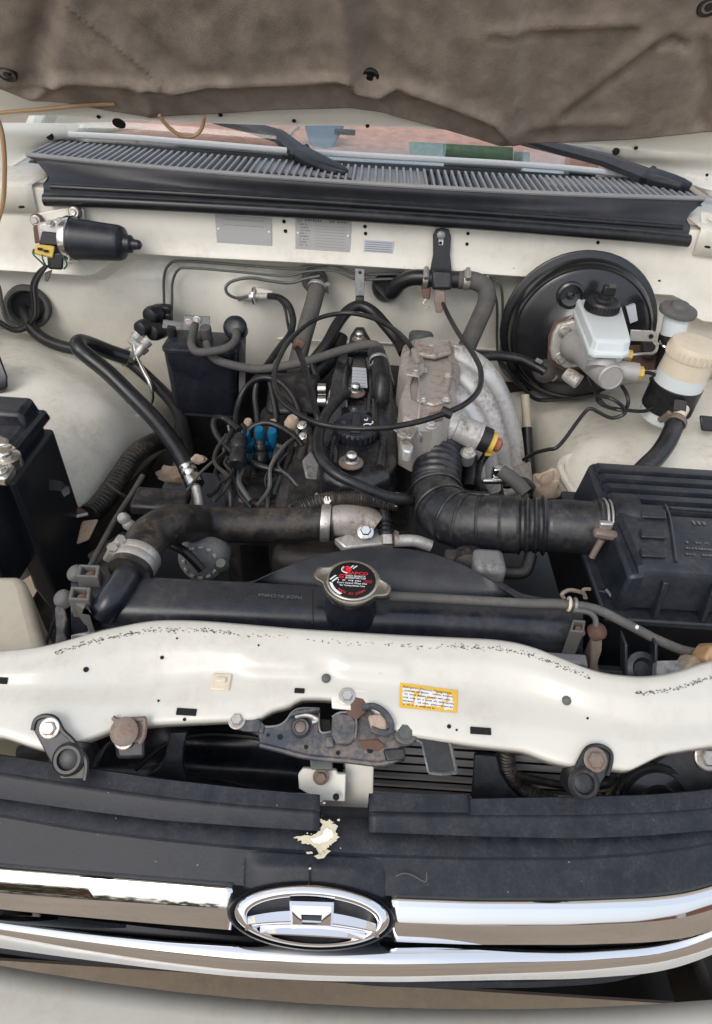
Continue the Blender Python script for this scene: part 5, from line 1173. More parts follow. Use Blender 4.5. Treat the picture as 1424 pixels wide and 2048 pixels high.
G().tube([PY(990, 1142, .59), PY(1020, 1146, .595), PY(1050, 1142, .60), PY(1062, 1110, .62)], .008, n=12).obj('hose_stub', 'cable', ps)
# plastic clutter hiding the depths: harness bundles
def hose(name, label, l, r, mt, cat='hose', n=12, step=7, rf=None, group=None):
    o = G().tube(pts(l), r, n=n, step=step, rf=rf).obj(name, mt); tag(o, label, cat, group); return o
# ------------------------------------------------------------------ intake
im = thing('intake_manifold', 'dusty cast aluminium intake plenum with curved runners sweeping down to the right', 'intake manifold', PZ(860, 760, 1.0))
PO = [(802, 700), (806, 684), (826, 672), (856, 668), (896, 672), (910, 682), (912, 706), (924, 730), (914, 770), (918, 800), (900, 832), (868, 846), (834, 846), (806, 832), (800, 790), (812, 760), (798, 735)]
po = [PZ(x, y, 1.012) for x, y in PO]; cen = sum(po, V((0, 0, 0))) / len(po)
G().rings([[p + V((0, 0, -.085)) for p in po], [p + V((0, 0, -.014)) for p in po], [p.lerp(cen, .05) + V((0, 0, -.004)) for p in po], [p.lerp(cen, .14) for p in po], [p.lerp(cen, .30) + V((0, 0, .003)) for p in po], [p.lerp(cen, .34) - V((0, 0, .001)) for p in po], [p.lerp(cen, .6) - V((0, 0, .0)) for p in po]]).obj('plenum', 'alu_dusty', im, ang=35)
G().prism([PZ(*q, 1.015) for q in ((826, 690), (858, 682), (900, 690), (902, 712), (870, 722), (834, 716))], V((0, 0, .010))).obj('raised_pad', 'alu_dusty', im, bev=.004)
G().prism([PZ(*q, 1.014) for q in ((836, 730), (902, 728), (906, 742), (896, 790), (902, 806), (866, 816), (832, 806), (838, 770))], V((0, 0, .006))).obj('plenum_lid', 'alu_dusty', im, bev=.003)
for x, y in ((848, 742), (896, 752), (846, 800), (892, 800), (862, 694)): bolt(PZ(x, y, 1.021), (0, 0, 1), .0045, im, 'alu', h=.005)
G().lathe([(.022, -.03), (.022, .004), (.018, .008)], PZ(842, 672, 1.0), (0, .3, 1), 22).obj('rear_boss', 'pipe', im)
for l, r in (([(872, 712, 1.06), (920, 718, 1.055), (966, 748, 1.045), (994, 795, 1.035), (1013, 850, 1.02), (1022, 910, 1.0), (1024, 965, .98)], .0240),
             ([(872, 744, 1.01), (916, 754, 1.005), (954, 790, .99), (978, 840, .975), (994, 900, .955), (1000, 960, .94)], .0230),
             ([(870, 780, .965), (904, 792, .955), (936, 828, .945), (958, 876, .93), (971, 930, .915), (976, 980, .90)], .0222),
             ([(866, 812, .925), (896, 824, .915), (922, 858, .90), (938, 905, .89), (946, 955, .88)], .0215)):
    G().tube(pts(l), r, n=22, step=7).obj('runner', 'alu', im)
    c_ = [PY(*q) for q in l]; G().tube([q + V((-.004, -.004, r * .97)) for q in c_[:-2]], .0022, n=6, step=6).obj('casting_line', 'alu', im)
G().prism([PY(*q) for q in ((1000, 940, .93), (1062, 920, 1.0), (1068, 975, .95), (1010, 990, .88))], V((0, .01, -.03))).obj('runner_flange', 'alu_dusty', im, bev=.004)
# cable bracket on the plenum
G().prism([PZ(*q, 1.03) for q in ((816, 716), (846, 718), (850, 742), (838, 756), (812, 752))], V((0, 0, .003))).obj('cable_bracket', 'alu_dusty', im, bev=.001)
bolt(PZ(831, 745, 1.033), (0, 0, 1), .005, im, 'steel', h=.006)
G().cyl(PZ(834, 722, 1.04), PZ(828, 700, 1.046), .0055, n=8).obj('cable_end', 'steel', im)
# throttle body
tb2 = thing('throttle_body', 'cast aluminium throttle body with coil spring lever and yellow-tipped idle valve', 'throttle body', PZ(870, 870, .96))
G().lathe([(.034, -.02), (.036, .0), (.036, .03), (.040, .032), (.040, .045)], PY(868, 885, .85), V((.0, .85, .35)), 30).obj('bore', 'alu', tb2, ang=30)
G().hexa([PZ(840, 826, 1.0), PZ(898, 822, 1.0), PZ(912, 858, .99), PZ(850, 866, .99)], [PZ(836, 826, .93), PZ(898, 822, .93), PZ(912, 858, .93), PZ(850, 866, .93)]).obj('body', 'alu', tb2, bev=.008)
a, b = PZ(884, 842, .985), PZ(958, 874, .968)
G().lathe([(.024, 0), (.024, .02), (.021, .022), (.021, .055), (.023, .057), (.023, (b - a).length)], a, b - a, 26).obj('idle_valve', 'alu', tb2, ang=30)
d_ = (b - a).normalized()
G().lathe([(.0195, 0), (.0195, .016)], b, d_, 22).obj('valve_ring', 'black', tb2)
G().lathe([(.0165, .016), (.0165, .024)], b, d_, 22).obj('yellow_clip', 'yellow', tb2)
G().box(b + d_ * .018 + V((0, -.006, -.014)), (.012, .010, .012)).obj('clip_tab', 'yellow', tb2, bev=.002)
G().lathe([(.011, .024), (.011, .033), (.007, .036)], b, d_, 16).obj('rust_end', 'orange', tb2)
# lever + spring
a, b = PZ(826, 874, .985), PZ(846, 852, .99)
G().cyl(a, b, .011, n=18).obj('spring_core', 'alu', tb2)
sp = G(); dv = (b - a).normalized()
for i in range(6): sp.torus(a + dv * (.003 + i * .0042), dv, .0125, .0017, 20, 6)
sp.obj('coil_spring', 'steel', tb2)
G().prism([PZ(*q, 1.0) for q in ((812, 870), (830, 836), (842, 838), (836, 858), (822, 880), (800, 872), (786, 862), (790, 858))], V((0, 0, .003))).obj('throttle_lever', 'steel', tb2, bev=.001)
G().prism([PZ(*q, .99) for q in ((800, 880), (812, 874), (828, 890), (822, 904), (806, 900))], V((0, 0, -.02))).obj('stop_lug', 'alu', tb2, bev=.003)
for x, y in ((850, 836), (862, 852), (806, 868), (938, 906)): bolt(PZ(x, y, 1.003), (0, -.2, 1), .006, tb2, 'alu', h=.007)
G().hexa([PZ(856, 826, 1.018), PZ(884, 820, 1.018), PZ(888, 840, 1.01), PZ(862, 846, 1.01)], [PZ(856, 826, .99), PZ(884, 820, .99), PZ(888, 840, .99), PZ(862, 846, .99)]).obj('dirty_boss', 'rusty', tb2, bev=.004)
G().lathe([(.012, -.02), (.012, .0), (.008, .004)], PZ(936, 905, .95), (0, -.3, 1), 14).obj('ear', 'alu_dull', tb2)
# ------------------------------------------------------------------ intake duct
idt = thing('intake_duct', 'large black corrugated intake duct curving from throttle body to air box', 'intake duct', PY(900, 1030, .68))
path = [(872, 874, .865), (874, 905, .83), (873, 945, .785), (871, 985, .745), (886, 1020, .708), (926, 1043, .682), (985, 1048, .668), (1050, 1050, .660), (1110, 1052, .655), (1170, 1055, .650), (1226, 1060, .646)]
P_ = pts(path)
tot = sum((P_[i + 1] - P_[i]).length for i in range(len(P_) - 1))
# arc-length fractions of the path points
acc = [0]
for i in range(len(P_) - 1): acc.append(acc[-1] + (P_[i + 1] - P_[i]).length / tot)
s_b0, s_b1, s_c0, s_c1 = acc[0], acc[3] * .96, acc[6] + (acc[7] - acc[6]) * .75, acc[8] - (acc[8] - acc[7]) * .2
def rf(t):
    k = 1.0
    if t < s_b1:
        u = t / s_b1
        if u < .16: k = .93
        elif u < .30: k = 1.0
        else:
            k = .97 + .055 * math.sin((u - .30) / .70 * 2 * math.pi * 6.5) * (1 if u < .97 else .3)
        if .06 < u < .16: k = .93 + .05 * math.sin(u * 2 * math.pi / .05)
    elif s_c0 < t < s_c1:
        u = (t - s_c0) / (s_c1 - s_c0); k = 1.0 + .12 * max(-.35, math.sin(u * 2 * math.pi * 4))
    elif t >= s_c1:
        k = .97
        if t > .93: k = 1.04
    else:
        k = 1.06 if t > acc[4] else 1.02
    return k
G().tube(P_, .0355, n=40, step=26, rf=rf).obj('duct', 'duct', idt, ang=60)
def ring_at(t, r, w_, nm, mt):
    i = max(k for k in range(len(acc)) if acc[k] <= t + 1e-9); i = min(i, len(acc) - 2); u = (t - acc[i]) / (acc[i + 1] - acc[i])
    p = crom(P_, i + u); q = crom(P_, min(i + u + .05, len(P_) - 1.001)); return G().torus(p, q - p, r, w_, 40, 6).obj(nm, mt, idt)
for t in (acc[3] + .005, acc[4] - .02, acc[4] + .05, acc[5] + .005, acc[6] - .035, acc[6] + .03): ring_at(t, .0378, .0022, 'rib', 'duct')
ring_at(.955, .0385, .0016, 'wire_clamp', 'steel'); ring_at(.968, .0385, .0016, 'wire_clamp', 'steel'); ring_at(.94, .0378, .0022, 'rib', 'duct'); ring_at(.982, .0385, .003, 'rib', 'duct')
p = PY(1210, 1070, .606)
G().box(p + V((0, -.001, .002)), (.030, .012, .010), Matrix.Rotation(R(8), 3, 'Y')).obj('clamp_block', 'rusty', idt, bev=.003)
G().cyl(p + V((-.004, -.004, -.004)), p + V((-.010, -.008, -.030)), .004, n=10).obj('clamp_screw', 'rusty', idt)
G().box(PY(1211, 1050, .612), (.016, .008, .010)).obj('clamp_eye', 'steel', idt, bev=.002)
# side nipple of the duct
G().cyl(PY(852, 1000, .735), PY(800, 998, .755), .0095, n=16).obj('nipple', 'duct', idt)
bp_ = thing('vacuum_hose', 'long black hose looping past the valve cover into the intake duct with a white clip', 'hose', PY(660, 930, .84))
G().tube([PZ(*q) for q in ((694, 785, .975), (676, 800, .985), (652, 830, .988), (637, 872, .985), (640, 912, .98), (668, 945, .975), (720, 972, .965), (770, 992, .95), (815, 1000, .935))] + pts([(836, 1001, .745)]), .0078, n=14, step=8).obj('hose', 'rubber', bp_)
clamp(PY(792, 998, .756), V((1, -.1, 0)), .0088, .008, bp_, 'bright')
G().box(PY(791, 1016, .748), (.006, .004, .010)).obj('clip_tab', 'bright', bp_, bev=.001)
hose('vacuum_hose', 'second black hose running just inside the long loop along the valve cover', [(706, 792, .955), (690, 810, .93), (668, 850, .875), (660, 900, .81), (672, 926, .785)], .0065, 'rubber')
hose('corrugated_conduit', 'dusty corrugated wiring conduit crossing in front of the valve cover', [(590, 1022, .70), (630, 1006, .712), (680, 996, .718), (740, 997, .715), (790, 1006, .71)], .0105, 'hose_dusty', 'conduit', 14, 26, lambda t: 1 + .1 * (math.sin(t * 260) > 0))
# ------------------------------------------------------------------ air box
ab = thing('air_filter_box', 'large dark plastic air filter box with ribbed lid at the right side', 'air filter box', (.45, .63, .9))
ZA = 1.0
XL = .334; YF = .533; YB = .742; XR = .66
def rowx(y, z): return [V((x, y, z)) for x in frange(XL, XR, 40)]
# ribbed lid: section along y
sec = []
y = YB
prof_ = [(YB + .006, -.14), (YB + .004, -.012), (YB, -.003)]
gr_y0, gr_y1 = .735, .632
for k in range(5):
    y0 = gr_y0 - (gr_y0 - gr_y1) * k / 5; st_ = (gr_y0 - gr_y1) / 5
    prof_ += [(y0 - .0005, 0), (y0 - st_ * .52, 0), (y0 - st_ * .62, -.008), (y0 - st_ * .90, -.008)]
prof_ += [(gr_y1, 0), (YF + .010, 0), (YF + .003, -.003), (YF, -.010), (YF - .004, -.055)]
lid = G().grid([[V((x + (.0 if j else 0), yy, ZA + zz)) for j, x in enumerate(frange(XL + .006, XR, 30))] for yy, zz in prof_])
lid.obj('lid', 'plastic', ab, ang=30)
# lid side face (towards the engine) follows the profile
G().prism([V((XL + .006, yy, ZA + zz)) for yy, zz in prof_], V((-.006, 0, -.004))).obj('lid_side', 'plastic', ab, smooth=False)
G().hexa([(XL - .004, YB + .004, ZA - .01), (XL + .004, YB + .004, ZA - .003), (XL + .004, YF, ZA - .008), (XL - .010, YF, ZA - .012)], [(XL - .02, YB + .004, ZA - .12), (XL + .004, YB + .004, ZA - .12), (XL + .004, YF - .004, ZA - .066), (XL - .014, YF - .004, ZA - .066)]).obj('lid_slope', 'plastic', ab, bev=.004)
# three raised pads and a frame line on the flat part of the lid
for py_ in (1028, 1068, 1106):
    q = [PZ(1278, py_ - 8, ZA + .001), PZ(1330, py_ - 5, ZA + .001), PZ(1332, py_ + 12, ZA + .001), PZ(1282, py_ + 9, ZA + .001)]
    G().prism(q, V((0, 0, .0035))).obj('raised_pad', 'plastic', ab, bev=.0015)
G().tube([PZ(1330, 1010, ZA + .001), PZ(1340, 1040, ZA + .001), PZ(1352, 1124, ZA + .001)], .002, n=6).obj('frame_line', 'plastic', ab)
G().tube([PZ(1340, 1016, ZA + .001), PZ(1424, 1022, ZA + .001), PZ(1560, 1030, ZA + .001)], .002, n=6).obj('frame_line', 'plastic', ab)
worn_print(PZ(1372, 1044, ZA + .0012), (1, 0, 0), (0, 1, 0), .05, .008, 'cap_grey', ab, 2)
for k in range(3): worn_print(PZ(1372, 1084 + k * 12, ZA + .0012), (1, 0, 0), (0, 1, 0), .07, .004, 'cap_grey', ab, 5 + k)
# flange and lower box
G().box(((XL + XR) / 2 - .012, (YB + YF) / 2 - .002, ZA - .068), (XR - XL + .03, YB - YF + .03, .010)).obj('flange', 'plastic', ab, bev=.003)
G().hexa([(XL - .01, YB, ZA - .074), (XR, YB, ZA - .074), (XR, YF + .004, ZA - .074), (XL - .01, YF + .004, ZA - .074)], [(XL + .01, YB, ZA - .24), (XR, YB, ZA - .24), (XR, YF + .02, ZA - .24), (XL + .01, YF + .02, ZA - .24)]).obj('lower_box', 'plastic_deep', ab, bev=.006)
rb_ = None
for k in range(6):
    x = XL + .03 + k * .055
    if rb_ is None: rb_ = G().hexa([(x - .003, YF - .006, ZA - .012), (x + .003, YF - .006, ZA - .012), (x + .003, YF + .002, ZA - .012), (x - .003, YF + .002, ZA - .012)], [(x - .003, YF - .014, ZA - .062), (x + .003, YF - .014, ZA - .062), (x + .003, YF, ZA - .062), (x - .003, YF, ZA - .062)]).obj('front_rib', 'plastic', ab, bev=.001)
    else:
        o = rb_.copy(); COL.objects.link(o); o.location = rb_.location + V((.055 * k, 0, 0))
G().prism(pts([(1196, 1180, .56), (1212, 1180, .56), (1226, 1206, .545), (1242, 1186, .545), (1250, 1190, .545), (1228, 1222, .535), (1206, 1200, .55)]), V((0, .006, -.004))).obj('lid_clip', 'plastic', ab, bev=.001)
G().tube(pts([(1212, 1178, .555), (1230, 1198, .545), (1248, 1186, .545)]), .0025, n=6).obj('clip_wire', 'latch', ab)
G().lathe([(.05, -.02), (.046, 0), (.040, .01)], PY(1222, 1060, .648), (-1, 0, .05), 32).obj('inlet_socket', 'plastic', ab)
# black lower corner and bracket under it, right of the radiator
sb = thing('side_support', 'black support plate with a round boss below the air box at right', 'support', PY(1280, 1300, .46))
G().box((.43, .50, .78), (.30, .012, .18)).obj('plate', 'plastic_deep', sb, bev=.003)
for x0 in (1250, 1310): G().prism(pts([(x0, 1290, .462), (x0 + 6, 1290, .462), (x0 + 6, 1362, .44), (x0, 1362, .44)]), V((0, .02, 0))).obj('rib', 'plastic', sb, bev=.001)
G().lathe([(.018, 0), (.018, .008), (.012, .010), (.008, .004)], PY(1280, 1338, .455), (0, -.6, .8), 24).obj('boss', 'plastic', sb)
G().prism(pts([(1314, 1322, .45), (1384, 1320, .45), (1372, 1362, .43), (1312, 1362, .43)]), V((0, .004, -.01))).obj('light_patch', 'alu_dull', sb)
o = G().prism(pts([(1364, 1348, .43), (1388, 1312, .45), (1418, 1318, .45), (1440, 1340, .44), (1440, 1370, .42)]), V((0, .02, -.02))).obj('earth_strap', 'tan', bev=.003); tag(o, 'tan coloured flap in the far right gap behind the front panel', 'flap')
o = G().prism(pts([(1408, 1316, .44), (1424, 1292, .45), (1500, 1290, .45), (1500, 1350, .43), (1424, 1346, .43)]), V((0, .02, -.02))).obj('yellow_tag', 'amber', bev=.003); tag(o, 'yellow plastic piece at the right edge, under the grey hose', 'plastic piece')
# ================================================================== wiper motor
wm = thing('wiper_motor', 'black wiper motor with silver rim and yellow connector on the firewall at left', 'wiper motor', PY(150, 480, 1.25))
c0, c1 = PY(146, 478, 1.245), PY(246, 487, 1.235); wd = (c1 - c0).normalized()
L0 = (c1 - c0).length
G().lathe([(.0385, .004), (.0385, .010), (.037, .014), (.0325, L0 - .008), (.030, L0 - .001), (.022, L0 + .004), (.017, L0 + .006), (.016, L0 + .016), (.010, L0 + .020), (.0085, L0 + .032), (.004, L0 + .036)], c0, wd, 36).obj('motor_can', 'plastic', wm, ang=35)
G().lathe([(.030, -.012), (.0405, -.010), (.042, -.006), (.042, .003), (.039, .005)], c0, wd, 36).obj('flange_ring', 'bright', wm, ang=35)
G().hexa([PY(74, 446, 1.25), PY(136, 432, 1.255), PY(142, 516, 1.235), PY(84, 510, 1.24)], [PY(74, 446, 1.29), PY(136, 432, 1.29), PY(142, 516, 1.28), PY(84, 510, 1.28)]).obj('gear_housing', 'alu', wm, bev=.006)
G().prism(pts([(62, 434, 1.285), (70, 428, 1.285), (140, 414, 1.285), (166, 418, 1.285), (168, 440, 1.285), (150, 520, 1.285), (140, 530, 1.285), (70, 470, 1.285)]), V((0, .005, 0))).obj('mounting_plate', 'cream', wm, bev=.002)
for px, py in ((76, 440), (152, 424)):
    p = PY(px, py, 1.284); c = G().lathe([(.012, 0), (.012, .008), (.010, .011)], p, (0, -1, .2), 20).obj('rubber_mount', 'rusty', wm); bolt(p + V((0, -.010, .002)), (0, -1, .2), .0065, wm, 'steel', h=.006)
G().hexa(pts([(66, 452, 1.262), (82, 448, 1.262), (84, 484, 1.255), (70, 488, 1.255)]), pts([(66, 452, 1.285), (82, 448, 1.285), (84, 484, 1.28), (70, 488, 1.28)])).obj('rust_lug', 'rust', wm, bev=.003)
for px, py in ((100, 447), (120, 442)): bolt(PY(px, py, 1.248), (0, -.5, .8), .005, wm, 'alu', h=.006)
G().hexa(pts([(84, 462, 1.222), (122, 466, 1.222), (118, 492, 1.215), (78, 490, 1.215)]), pts([(84, 462, 1.25), (122, 466, 1.25), (118, 492, 1.245), (78, 490, 1.245)])).obj('connector_top', 'black', wm, bev=.003)
y_ = G().hexa(pts([(72, 488, 1.212), (110, 492, 1.212), (106, 517, 1.206), (66, 508, 1.206)]), pts([(72, 488, 1.238), (110, 492, 1.238), (106, 517, 1.23), (66, 508, 1.23)])).obj('yellow_connector', 'yellow', wm, bev=.003)
for a, b in ((80, 498), (92, 502)): G().box(PY(a, b, 1.207), (.008, .003, .004)).obj('latch_slot', 'black', y_)
G().hexa(pts([(94, 506, 1.212), (128, 504, 1.212), (126, 540, 1.206), (96, 538, 1.206)]), pts([(94, 506, 1.25), (128, 504, 1.25), (126, 540, 1.24), (96, 538, 1.24)])).obj('connector_bottom', 'black', wm, bev=.004)
for l, mt in (([(128, 478, 1.22), (120, 492, 1.212), (126, 512, 1.21), (134, 528, 1.21), (128, 538, 1.212)], 'wire_green'), ([(130, 482, 1.215), (128, 496, 1.21), (138, 516, 1.21), (136, 524, 1.212)], 'wire_white'), ([(68, 498, 1.21), (66, 508, 1.205), (80, 522, 1.203), (90, 532, 1.205)], 'wire_green'), ([(84, 510, 1.204), (86, 520, 1.2), (92, 532, 1.205)], 'wire_green')):
    G().tube(pts(l), .0016, n=6, step=5).obj('wire', mt, wm)
for dx in (0, 5, -5):
    G().tube(pts([(92 + dx * .4, 532, 1.21), (78 + dx, 548, 1.215), (68 + dx, 572, 1.225), (70 + dx, 600, 1.235), (70 + dx, 628, 1.25), (60 + dx, 645, 1.27)]), .0028, n=7, step=6).obj('wire', 'cable' if dx else 'pipe', wm)
G().prism(pts([(90, 545, 1.215), (104, 540, 1.215), (100, 552, 1.212), (95, 564, 1.21), (88, 562, 1.212)]), V((0, .004, 0))).obj('tape_end', 'hose_grey', wm, bev=.001)
# ------------------------------------------------------------------ grommet
gm = thing('wiring_grommet', 'large brown-grey rubber grommet with a dark opening at the left of the firewall', 'grommet', PY(56, 614, 1.32))
gp = PY(56, 614, 1.322); gax = V((.25, -1, .15)).normalized()
G().lathe([(.047, -.03), (.047, .006), (.043, .012), (.038, .012), (.034, .004), (.031, -.020)], gp, gax, 36, False).obj('ring', 'hose_grey', gm)
G().lathe([(.036, .0), (.002, .001)], gp, gax, 28).obj('opening', 'hole', gm)
hose('wiring_loom', 'black wiring loom from the large grommet running behind the air conditioning hose', [(44, 610, 1.33), (54, 636, 1.295), (68, 662, 1.27), (100, 684, 1.25), (150, 698, 1.235), (215, 700, 1.23), (260, 724, 1.215), (310, 768, 1.19), (345, 806, 1.15), (366, 850, 1.10), (376, 900, 1.04), (380, 960, .98)], .0125, 'cable', 'wiring loom', 14)
hose('wiring_loom', 'thin looped cable hanging from the large grommet to the left edge', [(62, 618, 1.31), (64, 640, 1.285), (50, 656, 1.27), (28, 660, 1.26), (4, 648, 1.255), (-30, 630, 1.25)], .006, 'cable', 'wiring loom')
hose('wire_run', 'grey-brown line along the left wall below the wiper motor', [(-30, 540, 1.285), (-4, 570, 1.285), (4, 610, 1.28), (14, 640, 1.28), (38, 655, 1.28)], .004, 'hose_grey', 'line')
# ------------------------------------------------------------------ air conditioning lines
ah = thing('air_conditioning_hose', 'thick smooth black hose sweeping diagonally down the left of the bay to a silver ferrule', 'hose', PY(260, 780, 1.05))
G().tube(pts([(256, 716, 1.20), (220, 704, 1.19), (184, 690, 1.165), (160, 684, 1.135), (158, 696, 1.11), (180, 716, 1.10), (215, 744, 1.085), (260, 788, 1.06), (312, 842, 1.02), (352, 896, .975), (378, 944, .935)]), .0152, n=22, step=8).obj('hose', 'seal', ah)
p, q = PY(374, 934, .94), PY(392, 974, .905)
dd = (q - p).normalized(); LL = (q - p).length
G().lathe([(.0165, 0), (.017, .004), (.0155, .007), (.0168, .012), (.0168, .018), (.015, .021), (.0165, .026), (.0165, LL - .003), (.011, LL)], p, dd, 26).obj('ferrule', 'bright', ah, ang=50)
G().tube([q, PY(398, 1000, .885), PY(400, 1030, .86)], .0085, n=14).obj('end_pipe', 'alu', ah)
p, q = PY(240, 718, 1.205), PY(268, 708, 1.215); dd = (q - p).normalized()
G().lathe([(.0165, 0), (.0165, .012), (.0145, .014), (.0165, .016), (.0165, .026), (.010, .03)], p, dd, 24).obj('ferrule', 'steel', ah)
pu = thing('pipe_union', 'pair of black capped pipe unions with silver hex nuts beside the canister', 'pipe union', PY(285, 660, 1.25))
for px, py, y, r in ((303, 631, 1.27, .0195), (308, 664, 1.25, .0185), (284, 656, 1.24, .017)):
    G().lathe([(r * .8, -.03), (r, -.024), (r, 0), (r * .86, .008), (r * .5, .011)], PY(px, py, y), (-.35, -.75, .1), 24).obj('rubber_cap', 'rubber', pu)
for px, py, r in ((272, 674, .0125), (268, 686, .0135), (290, 686, .0125), (286, 700, .010)):
    G().lathe([(r, -.008), (r, .005), (r * .85, .007)], PY(px, py, 1.235), (-.5, -.5, -.4), 6 if r > .0126 else 16).obj('hex_nut', 'alu', pu, ang=20)
G().tube(pts([(286, 690, 1.23), (276, 706, 1.22), (264, 714, 1.215)]), .009, n=12).obj('pipe_neck', 'alu', pu)
G().tube(pts([(268, 690, 1.225), (272, 710, 1.215), (286, 740, 1.19), (300, 768, 1.17), (304, 800, 1.16), (290, 825, 1.155), (298, 846, 1.15), (300, 884, 1.13), (299, 900, 1.12)]), .0042, n=10, step=7).obj('thin_pipe', 'bright', pu)
# ------------------------------------------------------------------ charcoal canister
cc = thing('charcoal_canister', 'black box-shaped charcoal canister with grey hoses on top, left of the engine', 'canister', PY(395, 760, 1.12))
fl_ = [PY(322, 694, 1.12), PY(468, 698, 1.12), PY(463, 846, 1.10), PY(337, 840, 1.10)]
bk_ = [q + V((0, .095, .0)) for q in fl_]
w0 = PZ(322, 694, .945)
zt, zb = fl_[0].z, fl_[3].z
x0, x1 = fl_[0].x, fl_[1].x
def rr_(x0, x1, y0, y1, z, r=.016, n=5):
    o = []
    for cx, cy, a0 in ((x1 - r, y1 - r, 0), (x0 + r, y1 - r, 90), (x0 + r, y0 + r, 180), (x1 - r, y0 + r, 270)):
        for i in range(n + 1): t = R(a0 + 90 * i / n); o.append(V((cx + r * math.cos(t), cy + r * math.sin(t), z)))
    return o
ycf, ycb = 1.12, 1.205
zt = PY(390, 700, 1.12).z
G().rings([rr_(x0 + .009, x1 - .006, ycf + .006, ycb, zb), rr_(x0 + .006, x1 - .004, ycf + .004, ycb, zb + .006), rr_(x0, x1, ycf, ycb, zt - .012), rr_(x0 + .001, x1 - .001, ycf + .001, ycb, zt - .008)], cap=True).obj('case', 'tank', cc, ang=40)
G().rings([rr_(x0 - .002, x1 + .002, ycf - .002, ycb + .002, zt - .009), rr_(x0 - .002, x1 + .002, ycf - .002, ycb + .002, zt - .003), rr_(x0 + .003, x1 - .003, ycf + .003, ycb - .003, zt + .001), rr_(x0 + .014, x1 - .014, ycf + .016, ycb - .01, zt + .004)]).obj('case_top', 'plastic', cc, ang=40)
G().rings([rr_(x0 + .004, x1 - .002, ycf + .001, ycb, zb + .006), rr_(x0 + .004, x1 - .002, ycf, ycb, zb + .001), rr_(x0 + .010, x1 - .008, ycf + .006, ycb, zb - .002)], cap=False).obj('bottom_rim', 'plastic', cc)
for px, py in ((344, 662), (410, 670)):
    p = PY(px, py, 1.165); G().lathe([(.009, -.03), (.009, .004), (.006, .006)], p, (0, 0, 1), 16).obj('port', 'black', cc)
G().lathe([(.011, -.028), (.011, .010), (.009, .012)], PY(412, 664, 1.155), (0, -.2, 1), 16).obj('port', 'hose_grey', cc)
G().hexa(pts([(334, 650, 1.19), (352, 652, 1.18), (352, 674, 1.165), (336, 674, 1.17)]), pts([(334, 650, 1.20), (352, 652, 1.20), (352, 674, 1.19), (336, 674, 1.19)])).obj('clip_block', 'black', cc, bev=.003)
br_ = G().prism(pts([(368, 631, 1.26), (419, 634, 1.26), (420, 656, 1.25), (412, 668, 1.23), (366, 662, 1.23)]), V((0, .004, 0))).obj('mounting_bracket', 'alu_dull', cc, bev=.001)
G().prism(pts([(326, 640, 1.255), (372, 646, 1.255), (370, 660, 1.24), (324, 656, 1.24)]), V((0, .004, 0))).obj('mounting_bracket', 'alu_dull', cc, bev=.001)
for px, py in ((377, 645), (394, 640)): bolt(PY(px, py, 1.25), (0, -1, .3), .0055, cc, 'steel', h=.006)
p = PY(470, 655, 1.175)
G().lathe([(.015, -.03), (.0165, -.022), (.0225, -.006), (.0235, 0), (.021, .008), (.012, .012)], p, V((-.2, -.7, .55)), 30).obj('purge_valve', 'plastic', cc, ang=50)
G().hexa(pts([(478, 670, 1.18), (492, 672, 1.18), (490, 790, 1.12), (478, 790, 1.12)]), pts([(478, 670, 1.2), (492, 672, 1.2), (490, 790, 1.14), (478, 790, 1.14)])).obj('rear_bracket', 'hose_grey', cc)
G().tube(pts([(390, 650, 1.18), (386, 668, 1.15), (383, 690, 1.11), (396, 704, 1.095), (430, 702, 1.095), (458, 694, 1.105), (472, 678, 1.13), (472, 662, 1.155)]), .0078, n=14, step=8).obj('short_hose', 'hose_grey', cc)
G().tube(pts([(382, 644, 1.19), (390, 650, 1.18)]), .004, n=8).obj('wire_clip', 'tan', cc)
o = hose('vapour_hose', 'long dusty grey hose from the canister across to the valve cover', [(412, 686, 1.14), (424, 712, 1.115), (450, 726, 1.105), (510, 738, 1.10), (570, 732, 1.10), (630, 718, 1.095), (680, 702, 1.085), (730, 690, 1.075), (752, 692, 1.06), (762, 706, 1.03)], .0082, 'hose_grey', n=14, step=8)
# ------------------------------------------------------------------ brake pipes on the firewall
def yb(px): return 1.345 if px < 1 else 1.335
hose('brake_pipe', 'outer of two thin grey-green pipes running along under the firewall lip', [(328, 648, 1.30), (328, 600, 1.305), (328, 555, 1.31), (338, 530, 1.31), (365, 522, 1.31), (480, 530, 1.31), (580, 538, 1.31), (620, 533, 1.31), (670, 531, 1.31), (712, 548, 1.31), (780, 548, 1.31), (880, 548, 1.31), (970, 556, 1.31), (998, 566, 1.30), (1005, 600, 1.30), (1004, 660, 1.295), (1002, 712, 1.28), (1016, 738, 1.25)], .0028, 'pipe', 'pipe', 8, 6, group='thin pipes along the firewall')
hose('brake_pipe', 'inner of two thin grey-green pipes running along under the firewall lip', [(342, 655, 1.295), (344, 600, 1.30), (345, 565, 1.305), (356, 540, 1.305), (380, 536, 1.305), (480, 544, 1.305), (570, 552, 1.305), (612, 543, 1.305), (668, 541, 1.305), (712, 558, 1.305), (780, 558, 1.305), (880, 558, 1.305), (964, 566, 1.305), (984, 580, 1.295), (994, 610, 1.295), (994, 680, 1.29), (1000, 730, 1.27), (1024, 760, 1.24), (1062, 790, 1.20)], .0028, 'pipe', 'pipe', 8, 6, group='thin pipes along the firewall')
o = G().box(PY(330, 618, 1.295), (.028, .02, .018)); o.box(PY(334, 634, 1.29), (.022, .02, .022)); o = o.obj('pipe_clip', 'black', bev=.004); tag(o, 'black clip holding the two thin pipes above the canister', 'clip')
pb = thing('pipe_bracket', 'grey steel strip bracket clamping the thin pipes at the middle of the firewall', 'bracket', PY(720, 570, 1.30))
